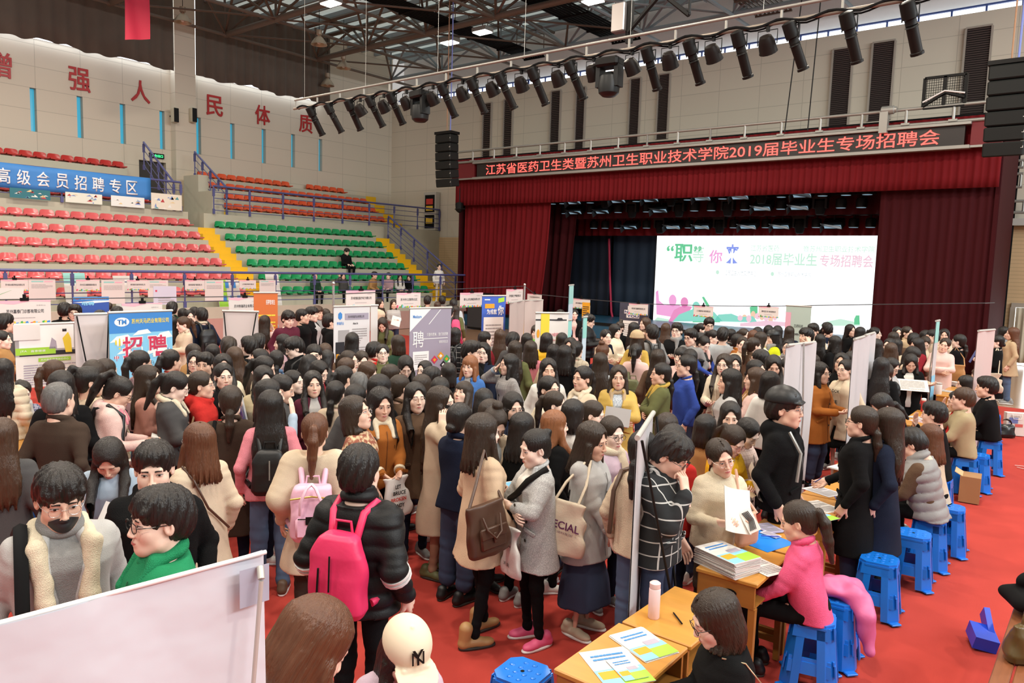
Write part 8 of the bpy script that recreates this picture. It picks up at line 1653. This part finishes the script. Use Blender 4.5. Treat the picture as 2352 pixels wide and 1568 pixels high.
def backpack(pid, col, lab, w=.29, h=.38, dp=.13, z=1.13, pocket=True, strapcol=None, text=None, rough=.45, shape='soft', extra=None, one=False):
 Q = PEOPLE[pid]; t = empty('backpack', (0,0,0),0, lab, 'backpack'); m = mat('bag ' + col, PAL[col], rough, var=.1, bump=.1, bscale=40); ms = mat('bag ' + (strapcol or col), PAL[strapcol or col],.5)
 s = Field((-w / 2 - .05,-.04,-h / 2 - .05),(w / 2 + .05, dp + .05, h / 2 + .06),.009); r = .05 if shape == 'soft' else .025
 tab = [(-h / 2, w * .42, dp * .36, dp * .45),(-h / 2 + .04, w * .5, dp * .5, dp * .5),(0, w * .5, dp * .52, dp * .5),(h / 2 - .1, w * .47, dp * .46, dp * .46),(h / 2 - .02, w * (.36 if shape == 'soft' else .46), dp * .34, dp * .4),(h / 2, w * (.26 if shape == 'soft' else .42), dp * .24, dp * .36)]
 s.loft(tab, .02, p=3.2); s.folds(7,.003,2); o = bpy.data.objects.new('bag_body', qmesh('bag_body', *s.mesh(),[m])); COL.objects.link(o); o.parent = t
 if pocket: b = MB(); b.bbox((0, dp + .008,-h * .2),(w * .72,.04, h * .36),.016); b.build('front_pocket', m, t, smooth=40); b = MB(); b.tube([(-w * .3, dp + .03,-h * .02),(w * .3, dp + .03,-h * .02)],.004,5); b.build('zip', m_black, t)
 else: b = MB(); b.tube([(0, dp + .01, h * .3),(0, dp + .018,-h * .12)],.005,6); b.build('zip', m_black if col != 'black' else m_grey, t, smooth=50)
 for q in ((-1,1) if not one else (1,)):
  b = MB(); pts = np.array([(q * .07,.01, h / 2 - .03),(q * .085,-.03, h / 2 + .08),(q * .10,-.13, h / 2 + .115),(q * .115,-.255, h / 2 + .03),(q * .14,-.27,-.02),(q * .2,-.17,-h * .3),(q * .14,-.01,-h / 2 + .05)])
  b.tube(pts, .021,8); b.build('strap', ms, t, smooth=60)
 b = MB(); b.tube([(-.05,.02, h / 2 - .02),(-.04,.02, h / 2 + .05),(.04,.02, h / 2 + .05),(.05,.02, h / 2 - .02)],.008,6); b.build('top_handle', ms, t, smooth=60)
 if text: b = MB(); b.text(text, (.09, dp * 1.04 + .0,-h * .25),(0,0, h * .55),(-.08,0,0),0,.02, lift=-.012); b.build('lettering', m_pale, t)
 if extra: extra(t, w, h, dp)
 k = Q['k']; R = pwr(pid); t.matrix_world = Matrix(frame(pw(pid, (0,.155, z)), R * k).tolist()); return t
def ex_pink(t, w, h, dp):
 b = MB(); b.box((.0, dp + .034,-.02),(.075,.004,.055)); b.build('label_patch', m_black, t); b = MB()
 for q in (-1,1): b.tube([(q * .075, dp + .03,.02),(q * .07, dp + .06,.12),(q * .03, dp + .04,.21),(0, dp, .23)],.011,6)
 b.build('handle', mat('bag lightpink', (.8,.5,.6),.5), t, smooth=60); b = MB(); b.tube([(-w * .48, dp * .95, h * .3),(0, dp * 1.08, h * .36),(w * .48, dp * .95, h * .3)],.006,6); b.build('gold_zip', mat('gold zip', (.55,.38,.08),.35,.5), t)
PAL['bagpink'] = (.80,.47,.60); PAL['rosered'] = (.72,.03,.12)
backpack('pinkback', 'black', 'black leather backpack on the pink jumper', .27,.36,.12,1.06, False); backpack('pinkbag', 'bagpink', 'pale pink square backpack on the cream cape', .30,.40,.15,1.0, True, extra=ex_pink, shape='box'); backpack('redpack', 'rosered', 'rose red backpack on the black padded jacket', .30,.42,.15,1.06, False, extra=lambda t, w, h, dp: (lambda b: (b.tube([(w * .2, dp + .012,.06),(w * .24, dp + .012,-.14)],.006,6), b.build('pocket_zip', m_black, t)))(MB()))
backpack('bape', 'black', 'black backpack with white letters on the pinkish white jacket', .30,.42,.15,1.08, False, text='EAPE'); backpack('navyback', 'black', 'black backpack on the navy jacket with shearling collar', .30,.42,.15,1.1); backpack('greyphone', 'black', 'black leather backpack on the grey jumper with a phone', .28,.4,.14,1.1); backpack('pinkjack', 'black', 'black backpack on the bright pink jacket', .28,.4,.13,1.1)
backpack('studpack', 'black', 'black studded backpack on the black checked jacket', .28,.4,.13,1.08, extra=lambda t, w, h, dp: (lambda b: ([b.lathe([(.006,0),(.004,.006),(.001,.008)],6, frame((-w * .4 + .03 * i, dp + .02,.12 - .03 * j), rot3(x=-PI / 2))) for i in range(8) for j in range(3)], b.build('studs', m_chrome, t)))(MB())); backpack('longpony', 'olive', 'olive cloth bag on the pale pink denim style jacket', .26,.3,.12,.98, one=True); backpack('black' + 'bow', 'black', 'black backpack on the bowed black coat', .28,.38,.13,1.08)
def shoulder_bag(pid, col, lab, w, h, dp, pos, rz=0, kind='handbag', text=None, strap=True, mcol=None, flap=False, tilt=0.0, sz=1.36):
 Q = PEOPLE[pid]; t = empty(kind, (0,0,0),0, lab, 'bag'); m = mat('bag ' + col, PAL[col],.4 if kind == 'handbag' else .8, var=.08, bump=.15 if kind != 'handbag' else .05, bscale=90)
 s = Field((-w / 2 - .05,-dp / 2 - .05,-h / 2 - .05),(w / 2 + .05, dp / 2 + .05, h / 2 + .05),.008); s.loft([(-h / 2, w * .47, dp * .42,0),(-h / 2 + .03, w * .5, dp * .5,0),(0, w * .49, dp * .46,0),(h / 2 - .01, w * .44, dp * .22,0),(h / 2, w * .43, dp * .16,0)],.015, p=3.4); s.folds(9,.003 if kind == 'handbag' else .005,2); o = bpy.data.objects.new('bag_body', qmesh('bag_body', *s.mesh(),[m])); COL.objects.link(o); o.parent = t
 if flap:
  b = MB(); b.bbox((0,-dp / 2 - .008,-h * .12),(w * .62,.03, h * .42),.012); b.bbox((0,-dp / 2 - .026,-.0),(w * .64,.014, h * .22),.006); b.bbox((0,-dp / 2 - .036,-h * .1),(.025,.01, h * .2),.004); b.build('front_pocket', m, t, smooth=40); b = MB()
  b.tube([(-w * .2,-dp / 2, h * .3),(-w * .2,-dp / 2 - .05, h * .1),(-w * .05,-dp / 2 - .07,-h * .08),(w * .12,-dp / 2 - .06, h * .02),(w * .2,-dp / 2 - .01, h * .3)],.008,8); b.build('handle', m, t, smooth=60)
 if text:
  b = MB()
  for tx, x0, z0, ww, hh, mi, bd in text: b.text(tx, (-w * .5 + w * x0,-dp * .5 - .006,-h * .5 + h * z0),(w * ww, 0,0),(0,0, h * hh), mi, bd)
  b.build('lettering', [mat('plum print', (.12,.03,.10),.6), m_black, mat('red print', (.5,.04,.03),.6)], t)
 if strap:
  P0 = np.array(pos, float); Rb = rot3(z=rz); sh = Rb.T @ (np.array([math.copysign(.10, P0[0]),.01, sz]) - P0); b = MB()
  for q in ((-1,1) if kind == 'tote_bag' else (0,)):
   if q: pts = [(q * w * .25,-.01, h / 2 - .01),(q * w * .2 + sh[0] * .4, sh[1] * .4 + q * .02, h / 2 + (sh[2] - h / 2) * .5), tuple(sh + [q * .01,0,.05])]
   else: pts = [(-w * .42,0, h / 2 - .02),(-w * .3 + sh[0] * .5,-.04 + sh[1] * .5, h / 2 + (sh[2] - h / 2) * .5), tuple(sh + [0,-.02,.065]),(w * .3 + sh[0] * .5,.06 + sh[1] * .5, h / 2 + (sh[2] - h / 2) * .5),(w * .42,0, h / 2 - .02)]
   b.tube(pts, .011,6)
  b.build('strap', m, t, smooth=60)
 k = Q['k']; R = pwr(pid) @ rot3(z=rz) @ rot3(y=tilt); t.matrix_world = Matrix(frame(pw(pid, pos), R * k).tolist()); return t
PAL['bagbrown'] = (.075,.035,.02); PAL['calico'] = (.70,.60,.46); PAL['bagpeach'] = (.62,.36,.25); PAL['clearbag'] = (.66,.63,.6); PAL['bagtan'] = (.45,.22,.08); PAL['bagwood'] = (.20,.10,.04)
shoulder_bag('beige', 'bagbrown', 'brown leather shoulder bag with a front pocket on the beige coat', .33,.36,.11,(-.325,.13,.96),-1.45, flap=True, tilt=-.12)
shoulder_bag('special', 'calico', 'cream tote bag printed SPECIAL on the pale grey coat', .36,.40,.08,(-.315,.03,.93),-1.45, 'tote_bag', [('SPECIAL', .1,.5,.8,.15,0,.02),('“YOU ARE ONE IN A MILLION”', .22,.41,.56,.045,0,0)], tilt=.12)
shoulder_bag('rust', 'clearbag', 'white carrier bag with black and red words held by the rust jacket', .26,.34,.07,(.02,-.34,.78),.2, 'carrier_bag', [('LET', .3,.74,.22,.1,1,.03),('BRUCE', .22,.58,.5,.1,1,.03),('BROKEN', .14,.42,.6,.1,2,.03),('HANDY', .18,.26,.5,.1,1,.03),('JADE', .22,.1,.4,.1,1,.03)], False)
shoulder_bag('greygirl', 'clearbag', 'pale carrier bag with outlined characters under the arms of the grey marl coat', .22,.36,.06,(.10,-.24,.80),.1, 'carrier_bag', [('时代', .12,.62,.6,.16,1,.0),('天美', .3,.2,.36,.08,1,0)], False)
shoulder_bag('knit', 'bagpeach', 'peach leather bag on the cream cable knit jumper', .2,.25,.10,(.17,-.17,1.02),.3); shoulder_bag('tanbag', 'bagtan', 'tan leather shoulder bag on the long black coat', .3,.34,.1,(.24,.08,.95),1.3); shoulder_bag('tote2', 'calico', 'cream tote bag hanging from the black coat near the doorway', .34,.38,.06,(.28,-.05,.75),1.2, 'tote_bag')
shoulder_bag('pinkcoat', 'palepink', 'small pale pink bag with a dark strap on the pink coat', .2,.12,.06,(-.05,.2,.98),3.1, strap=False); shoulder_bag('redhood', 'bagwood', 'small brown fur backpack hanging by the red hooded top', .2,.24,.1,(-.2,.14,.95),2.6, sz=1.34); shoulder_bag('beigecol', 'black', 'black bag under the beige coat beside the navy jacket', .2,.2,.08,(-.25,.02,.95),-1.3)
def sling(pid, m, lab, pts, r=.014): b = MB(); b.tube([pw(pid, q) for q in pts], r, 6); tag(b.build('bag_strap', m, smooth=60), lab, 'strap', 'bag straps across bodies')
sling('greygirl', m_black, 'wide black strap across the grey marl coat', [(.14,.02,1.40),(.10,-.12,1.31),(.02,-.162,1.2),(-.10,-.165,1.12)],.024); sling('creamback', mat('bag bagbrown', (.1,.02,.015),.4), 'dark red strap across the cream coat seen from behind', [(.13,.02,1.39),(.1,.12,1.3),(.02,.158,1.1),(-.14,.15,.92)],.009); sling('browncoat', m_blackm, 'black strap down the back of the long dark brown coat', [(.12,.05,1.38),(.13,.13,1.28),(.15,.15,1.0)],.016)
sling('near', mat('gold chain', (.5,.4,.25),.3,.7), 'thin chain strap over the black top at the near table', [(.11,-.04,1.375),(.15,.06,1.36),(.17,.135,1.25),(.17,.15,1.0)],.004); sling('cable', mat('bag bagbrown', (.1,.02,.015),.4), 'brown leather strap on the sand cable knit jumper', [(.12,-.05,1.37),(.13,.06,1.375),(.14,.15,1.25),(.15,.17,.95)],.016); sling('mask', m_blackm, 'wide black backpack strap on the pale grey coat', [(-.15,.12,1.33),(-.15,0,1.40),(-.165,-.14,1.28),(-.17,-.165,1.0),(-.2,-.16,.85)],.032); sling('capman', m_grey, 'grey backpack strap on the black hooded coat', [(-.14,-.06,1.39),(-.16,-.15,1.25),(-.19,-.14,1.05)],.014)
Q = PEOPLE['redpack']
for nm, lb in (('L', 'left'),('R', 'right')):
 S, E_, W = Q['J'][nm][:3]
 for f in (.08,.2): b = MB(); c = E_ + (W - E_) * f; d = (W - E_) / np.linalg.norm(W - E_); b.tube([c - d * .008, c + d * .008],.078,16); o = b.build('sleeve_stripe', m_pale, Q['root'], smooth=50)
q = atz(1928,1365,.47); s = Field((-.28,-.26,-.35),(.3,.26,.2),.011); s.ell((0,0,.05),(.19,.16,.06),.03); s.cone((.1,-.05,.04),(.2,-.1,-.05),.08,.07,.03); s.cone((.2,-.1,-.05),(.24,-.12,-.28),.06,.045,.02); s.cone((-.1,.08,.05),(-.16,.12,-.1),.06,.05,.02); s.folds(3,.012,1.6); m_pv = mat('pink violet coat', (.62,.13,.3),.5, var=.35, vscale=3); o = bpy.data.objects.new('folded_coat', qmesh('folded_coat', *s.mesh(),[m_pv])); COL.objects.link(o); o.location = (q[0], q[1],.475); tag(o, 'crumpled pink and violet coat lying on the stool behind the fleece', 'coat')
b = MB(); b.box((0,0,.16),(.22,.3,.32)); b.box((-.11,0,.33),(.14,.28,.006), R=rot3(y=.5), mi=1); q = atz(2225,1150,0); tag(b.build('cardboard_box', [mat('brown cardboard', (.36,.19,.08),.8), mat('pale cardboard', (.55,.38,.2),.8)], loc=(q[0], q[1],.012), rot=(0,0,.1)), 'brown cardboard box on the carpet beside the colour banded jumper', 'box')
q = atz(2328,1000,0); b = MB(); b.box((0,0,.2),(.32,.14,.4), taper=.94); b.quad((-.12,-.075,.22),(.14,0,0),(0,0,.1),2); b.quad((-.02,-.076,.16),(.12,0,0),(0,0,.05),1); b.text('Lautus', (-.1,-.074,.33),(.14,0,0),(0,0,.035),3); b.tube([(-.08,-.06,.4),(-.06,-.1,.3),(.06,-.1,.3),(.08,-.06,.4)],.006,6); tag(b.build('paper_bag', [mat('white paper bag', (.72,.68,.63),.6), mat('bag print red', (.6,.12,.1)), mat('bag print blue', (.15,.2,.45)), m_grey], loc=(q[0], q[1],.012), rot=(0,0,.45)), 'white paper carrier bag standing on the far right carpet', 'bag')
q = atz(2308,1004,0); s = Field((-.2,-.14,0),(.2,.14,.34),.009); s.loft([(0.004,.14,.09,0),(.05,.16,.1,0),(.18,.13,.07,0),(.22,.1,.03,0)],.02); s.torus((0,0,.22),.085,.012,.01,1.57); s.folds(2,.006,2); o = bpy.data.objects.new('handbag', qmesh('handbag', *s.mesh(),[mat('black shiny leather', (.012,.011,.011),.25)])); COL.objects.link(o); o.location = (q[0], q[1],.012); o.rotation_euler = (0,0,.5); tag(o, 'black shiny handbag on the carpet beside the white paper bag', 'bag')
for px, py, rz in ((2345,1072,.3),(2349,1078,-.4)): q = atz(px, py, 0); b = MB(); b.box((0,0,.004),(.16,.012,.004)); tag(b.build('paper_strip', m_card, loc=(q[0], q[1],.012), rot=(0,0, rz)), 'thin white paper strip on the carpet at the right edge, %s one' % ('upper' if py < 1075 else 'lower'), 'paper', 'paper strips on the carpet')
q0, q1 = atz(2262,1568,.46), atz(2352,1330,.46); b = MB(); t = empty('wooden_bench', (q0[0],0,0),0, 'brown slatted bench at the lower right corner', 'bench'); m_bench = mat('brown bench wood', (.22,.075,.03),.4, var=.2, stretch=(8,1,1))
for i in range(3): b = MB(); b.bbox((.06 + i * .105,5.45,.45),(.092,2.1,.03),.006); b.build('seat_slat', m_bench, t)
for y in (4.6,6.3):
 for x in (.04,.3): b = MB(); b.box((x, y, .222),(.04,.05,.424)); b.build('leg', m_black, t)
bx = q0[0]
s = Field((-.26,-.16,0),(.26,.16,.42),.009); s.loft([(0.004,.19,.08,0),(.05,.21,.1,0),(.17,.18,.07,0),(.22,.15,.035,0)],.02); s.torus((0,0,.235),.10,.012,.01,1.57); s.folds(4,.004,2); o = bpy.data.objects.new('handbag', qmesh('handbag', *s.mesh(),[mat('olive brown leather', (.10,.065,.02),.32)])); COL.objects.link(o); q = atz(2310,1480,.5); o.location = (bx + .16, q[1],.466); o.rotation_euler = (0,0,1.2); tag(o, 'olive brown leather handbag on the slatted bench', 'bag')
s = Field((-.3,-.3,0),(.3,.3,.4),.011); s.ell((0,0,.1),(.24,.2,.09),.03); s.ell((.05,.08,.2),(.16,.14,.08),.03); s.cone((-.1,0,.22),(.12,.05,.28),.06,.05,.03); s.loft([(-.2,1,1,0),(.004,1,1,0)],.005, op='s'); s.folds(6,.014,1.5); o = bpy.data.objects.new('folded_coat', qmesh('folded_coat', *s.mesh(),[m_blackm])); COL.objects.link(o); q = atz(2330,1400,.5); o.location = (bx + .17, q[1] + .1,.466); tag(o, 'heap of black coats on the slatted bench', 'coat')
q = atz(2255,1480,.02); b = MB(); b.box((0,0,.06),(.16,.2,.1), R=rot3(x=.2, y=.15)); b.box((.06,.12,.12),(.04,.2,.12), R=rot3(x=.7)); tag(b.build('blue_bag', mat('blue plastic bag', (.01,.06,.6),.35), loc=(q[0], q[1],.02), rot=(0,0,.4)), 'crumpled blue plastic bag on the carpet beside the bench', 'bag')
def print_on(pid, items, fr, m, name='lettering'):
 b = MB()
 for tx, o, u, w, bd in items: b.text(tx, o, u, w, 0, bd)
 Q = PEOPLE[pid]; o = b.build(name, m, Q['root']); F = {'T': Q['T'], 'H': Q['H']}[fr]; o.matrix_local = Matrix(F.tolist())
print_on('look', [('LOOK', (-.075,-.158,1.235),(.15,0,0),(0,-.0,.04),.02),('ME', (-.06,-.158,1.09),(.11,0,0),(0,0,.045),.02)], 'T', m_black)
print_on('capgirl', [('Y', (-.024,-.106,.086),(.048,0,0),(0,.036,.05),.02),('N', (-.026,-.105,.088),(.052,0,0),(0,.03,.042),.0)], 'H', m_black)
